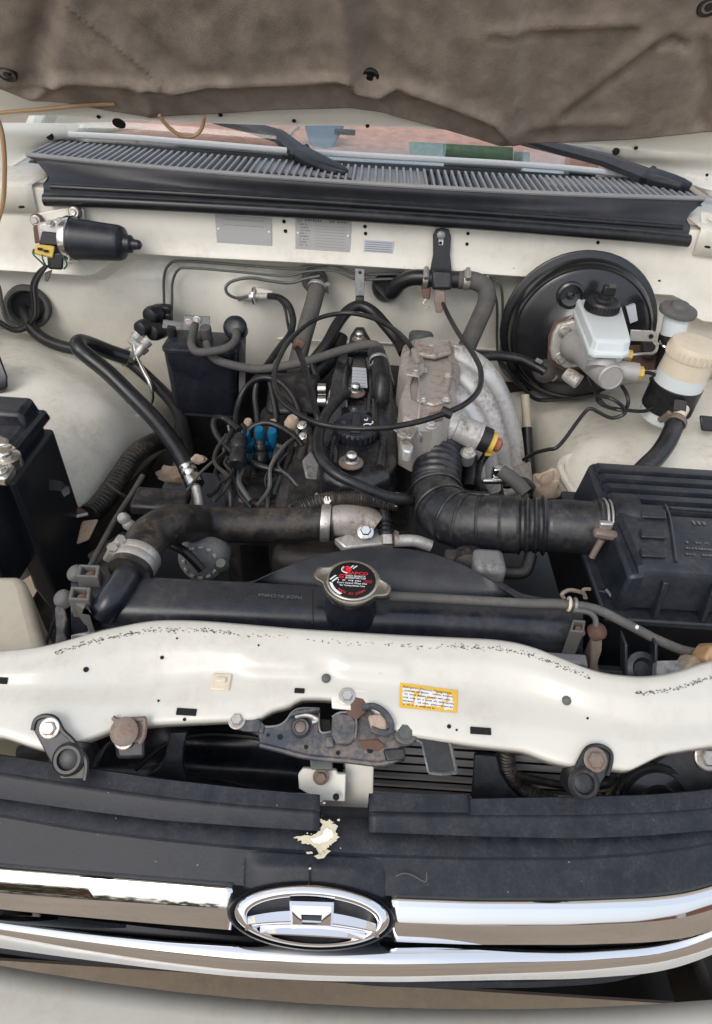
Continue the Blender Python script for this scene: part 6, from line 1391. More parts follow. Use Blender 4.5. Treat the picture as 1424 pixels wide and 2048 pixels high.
G().prism(pts([(710, 537, 1.296), (729, 538, 1.296), (728, 606, 1.280), (711, 606, 1.280)]), V((0, .003, 0))).obj('strip', 'alu_dull', pb, bev=.0008)
for py in (545, 555, 562): disc(PY(720, py, 1.294), (0, -1, .2), .003, pb)
G().prism(pts([(712, 590, 1.281), (727, 590, 1.281), (730, 616, 1.272), (709, 616, 1.272)]), V((0, -.010, 0))).obj('boot', 'black', pb, bev=.002)
pb = thing('pipe_bracket', 'small dark plate holding the thin pipes right of the heater valve', 'bracket', PY(965, 560, 1.30))
G().prism(pts([(958, 545, 1.294), (980, 546, 1.294), (976, 568, 1.290), (962, 568, 1.290)]), V((0, .003, 0))).obj('strip', 'alu_dull', pb, bev=.0008)
for py in (552, 561): disc(PY(970, py, 1.292), (0, -1, .2), .0025, pb)
hose('harness', 'black taped harness arching under the middle pipe bracket', [(600, 790, 1.12), (622, 730, 1.15), (652, 690, 1.18), (674, 650, 1.22), (696, 622, 1.25), (720, 612, 1.26), (746, 624, 1.25), (772, 652, 1.22), (796, 682, 1.19), (808, 706, 1.16)], .0115, 'cable', 'harness', 12)
hose('harness', 'thick black hose passing behind the arched harness', [(576, 800, 1.10), (600, 770, 1.13), (640, 740, 1.16), (668, 704, 1.2), (680, 672, 1.23)], .017, 'rubber', 'hose')
# ------------------------------------------------------------------ small fitting with wire loop
sf = thing('pipe_fitting', 'small aluminium tee fitting with a round flange on the pale firewall', 'fitting', PY(515, 592, 1.31))
for a, b, r in (((476, 597), (500, 594), .0065), ((500, 594), (512, 592), .0095), ((512, 592), (540, 592), .0075)):
    G().cyl(PY(*a, 1.305), PY(*b, 1.305), r, n=16).obj('body', 'alu', sf)
G().lathe([(.019, 0), (.019, .003), (.017, .004)], PY(508, 592, 1.305), (1, -.1, .1), 22).obj('flange', 'bright', sf)
G().prism(pts([(512, 576, 1.305), (545, 584, 1.305), (540, 590, 1.305), (514, 586, 1.305)]), V((0, .006, 0))).obj('tab', 'cream', sf)
G().tube(pts([(500, 592, 1.302), (474, 596, 1.295), (456, 588, 1.29), (452, 574, 1.292), (466, 562, 1.30), (500, 556, 1.305), (540, 562, 1.305), (580, 566, 1.305), (610, 558, 1.305), (640, 552, 1.305)]), .0032, n=8, step=7).obj('capillary', 'pipe', sf)
hose('clutch_hose', 'black hose dropping in a curve from the small tee fitting', [(538, 592, 1.30), (560, 596, 1.28), (578, 612, 1.26), (586, 640, 1.235), (580, 668, 1.21), (560, 694, 1.18), (540, 722, 1.14), (524, 744, 1.11), (500, 770, 1.08)], .0068, 'rubber')
hose('clutch_hose', 'thin black line beside the curving hose from the tee fitting', [(548, 592, 1.30), (568, 612, 1.27), (576, 650, 1.24), (584, 680, 1.21), (600, 706, 1.18)], .003, 'cable')
# ------------------------------------------------------------------ heater hoses
hh = thing('heater_hose', 'dusty grey heater hose from a round grommet straight down the firewall', 'hose', PY(610, 640, 1.22))
G().lathe([(.027, -.02), (.027, .004), (.022, .010), (.016, .010)], PY(629, 560, 1.335), (.1, -1, .1), 28).obj('grommet', 'cap_grey', hh)
G().tube(pts([(630, 556, 1.335), (634, 572, 1.31), (628, 602, 1.275), (614, 650, 1.23), (602, 694, 1.19), (594, 730, 1.15), (590, 780, 1.10)]), .0172, n=20, step=7).obj('hose', 'hose_grey', hh)
clamp(PY(634, 574, 1.305), V((-.1, -.9, -.5)), .0178, .008, hh, 'steel', V((1, 0, 0)))
hv = thing('heater_valve', 'black heater valve on a slotted bracket with clamped hoses on both sides', 'heater valve', PY(885, 560, 1.27))
G().prism(pts([(866, 470, 1.290), (872, 459, 1.290), (884, 456, 1.290), (898, 460, 1.290), (902, 474, 1.290), (900, 510, 1.286), (904, 545, 1.272), (860, 543, 1.272), (866, 510, 1.286)]), V((0, .004, 0))).obj('bracket_plate', 'bracket_black', hv, bev=.0015)
p = PY(882, 470, 1.288); G().lathe([(.008, 0), (.008, .003), (.005, .005)], p, (0, -1, .2), 18).obj('bolt', 'alu_dull', hv)
G().prism(pts([(877, 478, 1.2885), (887, 478, 1.2885), (886, 490, 1.2885), (878, 490, 1.2885)]), V((0, -.001, 0))).obj('slot', 'white', hv)
disc(PY(881, 486, 1.286), (0, -1, 0), .003, hv)
G().hexa(pts([(862, 540, 1.25), (906, 540, 1.25), (904, 580, 1.235), (864, 580, 1.235)]), pts([(862, 540, 1.29), (906, 540, 1.29), (904, 580, 1.275), (864, 580, 1.275)])).obj('valve_body', 'bracket_black', hv, bev=.006)
G().cyl(PY(845, 556, 1.262), PY(925, 560, 1.262), .0165, n=20).obj('valve_barrel', 'bracket_black', hv)
G().tube(pts([(760, 566, 1.335), (776, 580, 1.30), (784, 584, 1.285), (800, 566, 1.275), (822, 556, 1.268), (850, 555, 1.262)]), .0155, n=18, step=7).obj('left_hose', 'cable', hv)
G().lathe([(.031, -.02), (.031, .004), (.026, .010), (.016, .008)], PY(774, 574, 1.335), (.1, -1, .1), 28).obj('grommet', 'rubber', hv)
G().tube(pts([(918, 560, 1.262), (950, 562, 1.258), (972, 578, 1.252), (972, 606, 1.235), (956, 644, 1.20), (938, 684, 1.165), (926, 716, 1.13)]), .0172, n=20, step=7).obj('right_hose', 'hose_grey', hv)
clamp(PY(850, 557, 1.262), V((1, 0, 0)), .0170, .010, hv, 'steel', V((0, -.6, .8)))
clamp(PY(932, 560, 1.260), V((1, 0, 0)), .0182, .012, hv, 'steel', V((.3, -.6, .8)))
G().prism(pts([(870, 580, 1.236), (890, 582, 1.236), (892, 606, 1.222), (884, 626, 1.215), (872, 626, 1.215), (868, 606, 1.222)]), V((0, .005, 0))).obj('lever', 'rusty', hv, bev=.003)
G().prism(pts([(842, 578, 1.25), (862, 576, 1.25), (860, 600, 1.24), (846, 598, 1.24)]), V((0, .01, 0))).obj('clip_foot', 'rust', hv, bev=.003)
G().tube(pts([(852, 598, 1.24), (846, 608, 1.235), (858, 612, 1.235), (854, 622, 1.23)]), .0015, n=6).obj('spring_clip', 'steel', hv)
# ------------------------------------------------------------------ throttle cable loop
tc = thing('control_cable', 'thin black control cable making a wide loop over the whole engine', 'cable', PY(690, 855, 1.05))
G().tube([PZ(*q) for q in ((884, 602, 1.015), (896, 630, 1.025), (918, 668, 1.035), (944, 704, 1.04), (961, 740, 1.045), (958, 778, 1.045), (930, 808, 1.04), (880, 830, 1.035), (830, 845, 1.03), (770, 855, 1.025), (700, 856, 1.02), (640, 848, 1.02), (590, 824, 1.02), (560, 796, 1.02), (548, 760, 1.02), (556, 722, 1.02), (580, 680, 1.02), (620, 645, 1.02), (660, 630, 1.025), (705, 627, 1.03), (750, 638, 1.035), (790, 660, 1.04), (818, 688, 1.045), (832, 716, 1.04))], .0042, n=9, step=10).obj('sheath', 'cable', tc)
G().tube([PZ(*q) for q in ((592, 690, 1.01), (610, 735, 1.0), (622, 780, .99), (634, 830, .98), (640, 850, .97))], .0052, n=8).obj('sheath', 'cable', tc)
G().tube([PZ(834, 722, 1.04), PZ(840, 790, 1.03), PZ(836, 845, 1.01)], .0011, n=5).obj('inner_wire', 'steel', tc)
G().lathe([(.007, -.008), (.007, .008)], PZ(893, 825, 1.036), (1, -.2, -.3), 12).obj('cable_clip', 'black', tc)
G().box(PZ(598, 690, 1.012), (.018, .012, .022), Matrix.Rotation(R(25), 3, 'Y')).obj('tape_wrap', 'rust', tc, bev=.004)
# ------------------------------------------------------------------ brake booster
bb = thing('brake_booster', 'large round gloss black brake booster on the firewall at right', 'brake booster', PY(1162, 672, 1.2))
bc = PY(1163, 672, 1.20); bax = V((-.06, -1, .10)).normalized()
G().lathe([(.10, -.13), (.136, -.10), (.142, -.055), (.142, -.050), (.1485, -.048), (.1495, -.044), (.1485, -.040), (.139, -.038), (.137, -.020), (.134, -.010), (.128, -.004), (.118, -.001), (.085, .004), (.060, .008), (.052, .016), (.046, .018), (.02, .018)], bc, bax, 72).obj('shell', 'booster', bb, ang=50)
G().torus(bc + bax * -.004, bax, .128, .0022, 60, 6).obj('front_bead', 'booster', bb)
G().torus(bc + bax * -.044, bax, .1485, .0035, 60, 8).obj('crimp_ring', 'booster', bb)
p = PP(1140, 590, bc + bax * .001, bax); G().lathe([(.026, 0), (.025, .007), (.021, .009), (.018, .003), (.008, .003), (.007, .009), (.004, .010)], p, bax, 28).obj('boss', 'booster', bb)
G().prism([PP(*q, bc + bax * .001, bax) for q in ((1250, 612), (1268, 606), (1273, 638), (1258, 644))], bax * .0095).obj('white_sticker', 'tag', bb)
G().lathe([(.004, 0), (.002, .003)], PP(1120, 594, bc, bax), bax, 8).obj('paint_chip', 'white', bb)
# vacuum hose to booster
hose('vacuum_pipe', 'black hose bending from the firewall pipes to the booster check valve', [(925, 706, 1.14), (960, 712, 1.14), (1000, 712, 1.145), (1040, 718, 1.14), (1070, 732, 1.13), (1090, 744, 1.12)], .0095, 'rubber')
o = thing('check_valve', 'grimy round check valve with two tabs on the booster', 'valve', PY(1092, 745, 1.13))
p = PY(1090, 742, 1.125); G().lathe([(.017, -.03), (.018, -.012), (.022, -.010), (.022, 0), (.015, .006), (.008, .008)], p, V((-.1, -.8, .5)), 26).obj('body', 'grime', o)
for a in ((1078, 722), (1076, 752), (1108, 756)): G().box(PY(*a, 1.122), (.014, .006, .008), Matrix.Rotation(a[0], 3, 'Y')).obj('tab', 'alu_dull', o, bev=.002)
# ------------------------------------------------------------------ master cylinder
mc = thing('brake_master_cylinder', 'grey cast brake master cylinder with white fluid reservoir and ribbed black cap', 'master cylinder', PY(1190, 720, 1.08))
fl = [(1106, 668), (1116, 650), (1150, 640), (1184, 648), (1198, 668), (1180, 712), (1170, 734), (1130, 738), (1104, 720), (1100, 700)]
G().prism([PP(*q, bc + bax * .03, bax) for q in fl], bax * -.014).obj('flange', 'alu', mc, bev=.004)
G().prism([PP(q[0] - 3, q[1] - 4, bc + bax * .016, bax) for q in [(1100, 676), (1112, 648), (1148, 634), (1186, 640), (1200, 664), (1182, 718), (1168, 742), (1126, 744), (1098, 726)]], bax * -.004).obj('gasket', 'rust', mc, bev=.001)
for q in ((1130, 664), (1122, 716)): bolt(PP(*q, bc + bax * .031, bax), bax, .0085, mc, 'steel', h=.010)
a, b = PY(1150, 690, 1.16), PY(1222, 755, 1.01)
ml = (b - a).length
G().lathe([(.030, 0), (.030, .02), (.026, .03), (.0235, .05), (.0235, ml - .012), (.0225, ml - .010), (.0225, ml), (.020, ml + .003), (.019, ml + .001)], a, b - a, 32).obj('barrel', 'master', mc, ang=35)
a2, b2 = PY(1222, 738, 1.04), PY(1274, 745, 1.035)
G().cyl(a2, b2, .0165, n=22).obj('outlet_boss', 'master', mc)
d2 = (b2 - a2).normalized()
G().lathe([(.0115, 0), (.0115, .009), (.008, .011)], b2, d2, 6).obj('brass_nut', 'yellow', mc, ang=20)
a3, b3 = PY(1220, 706, 1.07), PY(1254, 710, 1.065)
G().cyl(a3, b3, .013, n=20).obj('outlet_boss', 'master', mc); d3 = (b3 - a3).normalized()
G().lathe([(.0095, 0), (.0095, .008)], b3, d3, 6).obj('brass_nut', 'yellow', mc, ang=20)
G().cyl(PY(1208, 700, 1.055), PY(1200, 740, 1.03), .024, n=20).obj('reservoir_foot', 'master', mc)
G().lathe([(.012, -.01), (.014, 0), (.014, .02)], PY(1140, 752, 1.10), V((.6, -.5, -.2)), 14).obj('side_plug', 'alu', mc)
# reservoir
ZR = 1.052
def ZQ(l, z): return [PZ(x, y, z) for x, y in l]
rt0 = [(1150, 590), (1166, 586), (1234, 592), (1242, 600), (1262, 668), (1264, 680), (1252, 684), (1196, 682), (1186, 676)]
T_ = ZQ(rt0, ZR); ctr = sum(T_, V((0, 0, 0))) / len(T_)
def sc_(k, z): return [ctr + (p - ctr) * k + V((0, 0, z)) for p in T_]
rv = G().rings([sc_(.76, -.068), sc_(.82, -.060), sc_(.94, -.028), sc_(1.06, -.028), sc_(1.06, -.021), sc_(1.0, -.019), sc_(.97, -.004), sc_(.90, 0)]).obj('reservoir', 'white_plastic', mc, bev=.002, ang=35)
cpz = PZ(1206, 606, ZR + .014)
G().lathe([(.028, -.016), (.028, -.014), (.030, -.012), (.030, .002), (.027, .006), (.017, .007), (.016, .011), (.012, .012), (.012, .018)], cpz, (0, -.05, 1), 36).obj('reservoir_cap', 'black', mc, ang=30)
kk = G()
for i in range(26):
    t = 2 * math.pi * i / 26; kk.cyl(cpz + V((.030 * math.cos(t), .030 * math.sin(t), -.011)), cpz + V((.030 * math.cos(t), .030 * math.sin(t), .001)), .0016, n=5)
kk.obj('cap_grip', 'black', mc)
G().box(cpz + V((.004, 0, .024)), (.022, .014, .018)).obj('sensor_plug', 'black', mc, bev=.003)
G().box(cpz + V((.006, -.006, .034)), (.012, .008, .006)).obj('plug_top', 'hose_grey', mc, bev=.001)
tb4 = G().prism(pts([(1262, 660, 1.10), (1306, 662, 1.10), (1316, 668, 1.10), (1314, 684, 1.10), (1260, 682, 1.10)]), V((0, .003, 0))).obj('reservoir_tab', 'alu', mc, bev=.001)
disc(PY(1302, 673, 1.0985), (0, -1, .1), .004, tb4)
# pipes from the master cylinder
hose('brake_line', 'dark brake line from the lower brass nut looping under the cylinder', [(1276, 745, 1.03), (1300, 746, 1.03), (1318, 756, 1.03), (1322, 776, 1.025), (1314, 806, 1.01), (1290, 822, 1.0), (1250, 820, .995), (1214, 814, .995), (1196, 802, 1.0), (1200, 792, 1.0), (1224, 798, .99), (1246, 814, .98), (1248, 828, .97), (1224, 836, .97), (1200, 826, .97), (1184, 818, .97), (1172, 822, .97), (1150, 850, .95), (1128, 880, .93), (1112, 896, .92), (1096, 899, .925), (1070, 906, .94), (1046, 920, .95)], .0033, 'cable', 'brake line', 9, 8)
hose('brake_line', 'second dark brake line passing from the cylinder down into the loop', [(1176, 754, 1.06), (1186, 776, 1.04), (1200, 800, 1.01), (1216, 814, 1.0), (1246, 820, .99), (1256, 808, .99), (1254, 790, 1.0), (1244, 772, 1.03)], .0033, 'cable', 'brake line', 9, 8)
hose('brake_line', 'short bright brake line bending from the upper nut towards the wing', [(1258, 710, 1.06), (1280, 708, 1.06), (1306, 706, 1.07), (1314, 694, 1.08), (1308, 684, 1.09)], .0026, 'steel', 'brake line', 8)
hose('brake_line', 'dark pipe running from the firewall under the booster towards the wing', [(998, 722, 1.27), (1022, 748, 1.23), (1052, 782, 1.19), (1072, 798, 1.17), (1100, 800, 1.16), (1150, 796, 1.16), (1200, 788, 1.15)], .004, 'cable', 'brake line', 8)
G().hexa(pts([(1240, 690, 1.16), (1330, 690, 1.16), (1336, 740, 1.14), (1250, 740, 1.14)]), pts([(1240, 690, 1.26), (1330, 690, 1.26), (1336, 740, 1.24), (1250, 740, 1.24)])).obj('relay_bracket', 'rust', bb, bev=.01)
G().hexa(pts([(1280, 676, 1.13), (1316, 682, 1.13), (1312, 716, 1.12), (1284, 716, 1.12)]), pts([(1280, 676, 1.17), (1316, 682, 1.17), (1312, 716, 1.16), (1284, 716, 1.16)])).obj('dark_block', 'grime', bb, bev=.008)
# ------------------------------------------------------------------ clutch reservoir
cr = thing('clutch_reservoir', 'small white clutch fluid reservoir with a wide grey rubber cap', 'reservoir', PY(1352, 680, 1.14))
cz = PY(1356, 622, 1.14)
G().lathe([(.026, -.006), (.032, -.004), (.033, .002), (.031, .006), (.020, .008), (.017, .009), (.016, .013), (.013, .016), (.004, .017)], cz, (.05, -.08, 1), 36).obj('cap', 'cap_grey', cr, ang=40)
ax_ = (PY(1342, 690, 1.13) - cz); G().lathe([(.022, .004), (.022, ax_.length * .7), (.019, ax_.length * .75), (.019, ax_.length * 1.0)], cz, ax_, 28).obj('body', 'white_plastic', cr, ang=40)
G().lathe([(.024, ax_.length * .68), (.024, ax_.length * .92)], cz, ax_, 28).obj('base_band', 'black', cr)
G().tube(pts([(1320, 682, 1.12), (1326, 692, 1.105), (1345, 697, 1.10), (1368, 692, 1.10)]), .0018, n=6).obj('wire_clip', 'bright', cr)
G().cyl(cz + ax_, cz + ax_ * 1.7, .02, n=18).obj('foot', 'bracket_black', cr)
# ------------------------------------------------------------------ power steering reservoir
pr = thing('power_steering_reservoir', 'cream power steering reservoir with ribbed cap and black band at the right edge', 'reservoir', PY(1390, 760, 1.02))
pc = PY(1392, 690, 1.02); pax = V((.05, -.05, 1)).normalized()
G().lathe([(.036, -.022), (.040, -.020), (.041, -.004), (.038, .003), (.026, .005), (.010, .005)], pc, pax, 40).obj('cap', 'cream_plastic', pr, ang=35)
kk = G()
for i in range(30):
    t = 2 * math.pi * i / 30; kk.cyl(pc + V((.0405 * math.cos(t), .0405 * math.sin(t), -.019)), pc + V((.0405 * math.cos(t), .0405 * math.sin(t), -.005)), .002, n=5)
kk.obj('cap_rib', 'cream_plastic', pr)
G().lathe([(.0385, -.020), (.0390, -.030), (.0405, -.050)], pc, pax, 40, False).obj('upper_body', 'cream_plastic', pr)
G().lathe([(.0405, -.050), (.0410, -.075), (.0410, -.09)], pc, pax, 40, False).obj('middle_body', 'white_plastic', pr)
G().lathe([(.0405, -.072), (.0425, -.074), (.0430, -.122), (.0405, -.124)], pc, pax, 40, False).obj('band', 'rubber', pr)
G().lathe([(.0405, -.122), (.0400, -.142), (.030, -.150), (.004, -.151)], pc, pax, 40).obj('lower_body', 'white_plastic', pr)
q0 = PY(1356, 812, .965)
G().hexa(pts([(1348, 798, .97), (1374, 802, .97), (1372, 826, .955), (1346, 822, .955)]), pts([(1348, 798, .99), (1374, 802, .99), (1372, 826, .975), (1346, 822, .975)])).obj('band_clip', 'grime', pr, bev=.003)
G().tube(pts([(1366, 818, .975), (1356, 834, .955), (1350, 848, .94)]), .0105, n=14).obj('outlet', 'cream_plastic', pr)
hp_ = pts([(1354, 838, .95), (1346, 858, .93), (1334, 884, .90), (1316, 910, .87), (1296, 930, .845), (1276, 950, .82)])
G().tube(hp_, .0148, n=18, step=7).obj('hose', 'rubber', pr)
clamp(hp_[0].lerp(hp_[1], .35), hp_[1] - hp_[0], .0155, .010, pr, 'rusty', V((-1, 0, .2)))
G().hexa(pts([(1398, 830, 1.0), (1440, 834, 1.0), (1440, 864, .985), (1402, 862, .985)]), pts([(1398, 830, 1.02), (1440, 834, 1.02), (1440, 864, 1.005), (1402, 862, 1.005)])).obj('mount_bracket', 'bracket_black', pr, bev=.004)
G().hexa(pts([(1298, 752, 1.08), (1336, 756, 1.08), (1340, 800, 1.06), (1302, 788, 1.06)]), pts([(1298, 752, 1.1), (1336, 756, 1.1), (1340, 800, 1.08), (1302, 788, 1.08)])).obj('mount_bracket', 'bracket_black', pr, bev=.004)
# ------------------------------------------------------------------ steering column pieces right of manifold
hose('dipstick_tube', 'pale green-grey tube standing between the runners and the right wing', [(1050, 790, 1.14), (1052, 820, 1.12), (1054, 860, 1.09)], .0085, 'tank_plastic', 'tube')
hose('cable_sleeve', 'black sleeve continuing below the pale tube', [(1054, 856, 1.092), (1056, 900, 1.06), (1060, 950, 1.02), (1062, 1000, .97)], .0105, 'cable', 'sleeve')
o = rock(PY(1092, 970, .85), .024, 'tan', 'ground_lump', 3, (1, .6, 1.15)); tag(o, 'tan lump added for sunlit ground in a gap beside the duct, left of the inner wing', 'ground lump')  # tan lumps stand in for sunlit sandy ground seen through gaps
o = rock(PY(350, 950, 1.0), .028, 'tan', 'ground_lump', 8, (1.2, .5, .7)); tag(o, 'tan lump added for sunlit ground in a gap behind the silver ferrule', 'ground lump')
o = rock(PY(398, 918, .93), .011, 'tan', 'ground_lump', 5, (1.1, .5, .8)); tag(o, 'small tan lump added for sunlit ground above the silver ferrule', 'ground lump')
hose('tan_conduit', 'tan sleeve piece beside the ribbed duct at the runner flange', [(1002, 942, .80), (1030, 962, .785), (1052, 986, .77)], .011, 'hose_grey', 'sleeve')
# injector bits right of duct
ij = thing('fuel_fitting', 'bright small fuel fitting with black clip below the idle valve', 'fuel fitting', PY(985, 955, .82))
G().cyl(PY(966, 962, .82), PY(1010, 962, .82), .005, n=12).obj('tube', 'bright', ij)
G().box(PY(994, 946, .83), (.016, .014, .022)).obj('block', 'bright', ij, bev=.003)
G().cyl(PY(1014, 936, .835), PY(1016, 975, .81), .008, n=12).obj('black_clip', 'black', ij)
G().lathe([(.007, 0), (.007, .012)], PY(1022, 964, .815), (1, 0, -.2), 12).obj('collar', 'bright', ij)
bolt(PY(1014, 938, .83), (0, -.3, 1), .006, ij, 'steel')
hose('fuel_hose', 'short black hose right of the bright fuel fitting', [(1028, 964, .815), (1048, 966, .82), (1062, 978, .82)], .009, 'rubber')
for l, r in (([(944, 912, .88), (940, 940, .85), (938, 975, .82)], .011), ([(975, 905, .87), (960, 930, .86), (955, 960, .83), (970, 985, .80)], .006), ([(900, 960, .80), (930, 985, .78), (980, 990, .77)], .005)):
    o = hose('loose_hose', {.011: 'thick dark hose tucked under the idle valve, right of the ribbed duct', .006: 'thin dark hose curling below the idle valve towards the fuel fitting', .005: 'thin dark hose lying along the back of the intake duct'}[r], l, r, 'rubber', group='dark hoses under the throttle body')
# ------------------------------------------------------------------ distributor and plug leads
ds = thing('distributor', 'blue distributor cap with dark lead boots left of the engine', 'distributor', PY(520, 910, .95))
dc = PY(518, 908, .955)
G().lathe([(.034, -.06), (.036, -.05), (.036, -.006), (.030, .012), (.016, .020)], dc, V((-.1, -.35, 1)), 32).obj('cap', 'blue', ds, ang=40)
G().lathe([(.040, -.12), (.040, -.062), (.037, -.058)], dc, V((-.1, -.35, 1)), 32).obj('base', 'engine', ds)
tw = [(492, 880), (520, 872), (546, 876), (502, 900), (530, 902)]
for px, py in tw:
    G().lathe([(.009, -.02), (.009, .016), (.007, .020)], PY(px, py, .945), V((0, -.3, 1)), 16).obj('tower', 'blue', ds)
for px, py in ((497, 852), (517, 862), (546, 854)):
    G().lathe([(.008, -.01), (.009, .004), (.006, .014)], PY(px, py, .965), V((0, -.2, 1)), 12).obj('terminal', 'tan', ds)
for k, (l, r) in enumerate((
    ([(478, 980, .84), (466, 930, .88), (470, 880, .93), (474, 820, 1.0), (490, 778, 1.03), (522, 756, 1.03), (560, 764, 1.02), (590, 800, .99), (602, 840, .96)], .0055),
    ([(520, 890, .94), (514, 830, .99), (510, 790, 1.02), (516, 756, 1.04)], .0055),
    ([(552, 880, .94), (552, 830, .98), (545, 790, 1.01), (540, 764, 1.03)], .0055),
    ([(478, 860, .94), (450, 838, .97), (430, 838, .965), (428, 856, .95), (440, 880, .93), (470, 908, .90), (520, 932, .87), (566, 944, .86), (580, 958, .85)], .0055),
    ([(488, 886, .93), (500, 858, .95), (528, 846, .955), (556, 852, .95), (588, 872, .93), (606, 894, .91)], .0055),
    ([(556, 790, 1.02), (580, 812, .99), (606, 832, .97)], .005),
    ([(470, 905, .90), (490, 868, .94), (486, 850, .96)], .0055))):
    o = hose('plug_lead', ('dark spark plug lead arching high above the distributor', 'spark plug lead rising straight from the middle of the blue cap', 'spark plug lead rising from the right of the blue cap', 'grey spark plug lead looping out left of the blue cap', 'spark plug lead arching low over the blue cap to the right', 'short dark lead behind the wide cable loop', 'short lead crossing left of the blue cap')[k], l, r, 'cable' if k != 3 else 'rubber', 'plug lead', 10, 8, group='spark plug leads')
for k, (a, b) in enumerate((((463, 920), (466, 1020)), ((520, 880), (522, 930)), ((508, 936), (512, 1020)), ((536, 936), (540, 1015)), ((480, 870), (474, 930)))):
    bt = thing('plug_boot', ('thick black boot at the far left of the lead boots', 'black boot pressed on the blue cap', 'black boot standing left of the middle below the blue cap', 'black boot standing right of the middle below the blue cap', 'short black boot left of the blue cap')[k], 'plug boot', PY(*b, .86), 'boots of the spark plug leads')
    p, q = PY(*a, .91 if k != 1 else .93), PY(*b, .85 if k != 1 else .90); LL = (q - p).length
    G().lathe([(.007, 0), (.009, LL * .1), (.0085, LL * .2), (.0125, LL * .24), (.013, LL * .45), (.011, LL * .5), (.0135, LL * .55), (.014, LL * .95), (.012, LL)], p, q - p, 16).obj('boot', 'rubber', bt, ang=50)
o = G().lathe([(.012, -.012), (.014, 0), (.010, .016), (.006, .02)], PY(584, 848, .96), V((.2, -.4, 1)), 12).obj('terminal_lump', 'tan'); tag(o, 'tan terminal lump right of the blue distributor cap', 'terminal')
for l, r, mt, lab_ in (([(606, 830, .98), (612, 870, .94), (600, 920, .89), (584, 980, .84), (572, 1030, .80)], .008, 'grime', 'grimy rod running down between distributor and engine'),
                  ([(594, 860, .95), (592, 900, .92), (560, 960, .87), (545, 1010, .83)], .005, 'pipe', 'thin grey-green pipe left of the grimy rod'),
                  ([(540, 960, .85), (536, 1000, .82), (534, 1040, .79)], .004, 'pipe', 'thin pipe dropping behind the thick radiator hose'),
                  ([(622, 720, 1.1), (640, 780, 1.05), (650, 840, 1.0)], .006, 'cable', 'black lead falling behind the cable loop')):
    hose('linkage_rod', lab_, l, r, mt, 'rod')
cl = thing('coil_housing', 'dark box with two silver studs left of the valve cover', 'coil', PY(600, 790, 1.0))
G().hexa(pts([(540, 745, 1.06), (640, 748, 1.06), (640, 830, .98), (530, 830, .98)]), pts([(540, 745, 1.12), (640, 748, 1.12), (640, 830, 1.05), (530, 830, 1.05)])).obj('body', 'engine', cl, bev=.012)
for py in (778, 802): G().cyl(PY(636, py, 1.0), PY(652, py, 1.0), .010, n=14).obj('stud', 'bright', cl)
bk2 = thing('bracket_lump', 'grey metal bracket between the distributor and the valve cover', 'bracket', PY(620, 930, .85))
G().prism(pts([(604, 920, .86), (622, 900, .88), (640, 930, .86), (636, 958, .83), (612, 956, .83)]), V((0, .01, -.02))).obj('plate', 'alu_dull', bk2, bev=.003)
G().prism(pts([(622, 1000, .77), (644, 966, .80), (662, 996, .77), (640, 1016, .75)]), V((0, .01, -.02))).obj('foot', 'alu', bk2, bev=.003)
bolt(PY(604, 850, .95), (0, -.5, 1), .006, bk2, 'bright'); bolt(PY(606, 872, .93), (0, -.5, 1), .005, bk2, 'bright')
# ------------------------------------------------------------------ left side clutter
hose('corrugated_hose', 'fat dusty corrugated hose along the foot of the left inner wing', [(345, 874, 1.06), (306, 886, 1.03), (272, 908, .985), (246, 944, .94), (220, 984, .89), (196, 1014, .855), (176, 1030, .83)], .018, 'hose_dusty', 'hose', 16, 22, lambda t: 1 + .05 * (math.sin(t * 200) > 0))
hose('heater_line', 'thin grey line running down beside the fat corrugated hose', [(285, 952, .89), (262, 990, .84), (236, 1030, .79), (208, 1080, .73), (182, 1130, .67), (160, 1165, .63)], .0045, 'hose_grey', 'line')
G_ = G().torus(PY(232, 980, .885), V((-.5, -.6, -.5)), .021, .0022, 24, 6).obj('strap', 'hose_grey'); tag(G_, 'grey strap round the fat corrugated hose', 'strap')
o = G().hexa(pts([(164, 1042, .80), (198, 1038, .80), (178, 1080, .76), (152, 1090, .76)]), pts([(164, 1042, .82), (198, 1038, .82), (178, 1080, .78), (152, 1090, .78)])).obj('tan_ground_block', 'tan', bev=.004); tag(o, 'tan block added for sunlit ground at the lower left of the bay', 'connector')  # tan block in place of lit ground showing through the bay
hose('wire_bundle', 'dark red taped wire bundle behind the battery', [(110, 1030, .83), (140, 1024, .83), (180, 1022, .84), (210, 1010, .86)], .008, 'rust', 'wires')
hose('wire_bundle', 'thin pale wire behind the battery', [(112, 1046, .81), (140, 1036, .82), (176, 1028, .83)], .003, 'wire_white', 'wires')
cp_ = thing('compressor', 'dark air conditioning compressor below the silver ferrule', 'compressor', PY(330, 1010, .78))
G().box(PY(322, 1004, .79), (.085, .05, .02)).obj('bracket', 'engine', cp_, bev=.005)
for a in ((252, 1040), (262, 1052)): G().lathe([(.009, 0), (.009, .01), (.006, .014)], PY(*a, .76), (-.3, -.4, .8), 12).obj('port', 'alu', cp_)
sw = thing('inner_skirt', 'grimy inner panel between battery and radiator at the lower left', 'panel', PY(210, 1090, .70))
G().hexa(pts([(172, 1110, .72), (250, 1060, .77), (290, 1120, .70), (220, 1170, .62)]), pts([(172, 1110, .76), (250, 1060, .81), (290, 1120, .74), (220, 1170, .66)])).obj('sheet', 'grime', sw, bev=.006)
G().tube(pts([(232, 1128, .62), (226, 1108, .63), (222, 1092, .645)]), .006, n=10).obj('clip_loop', 'rusty', sw)
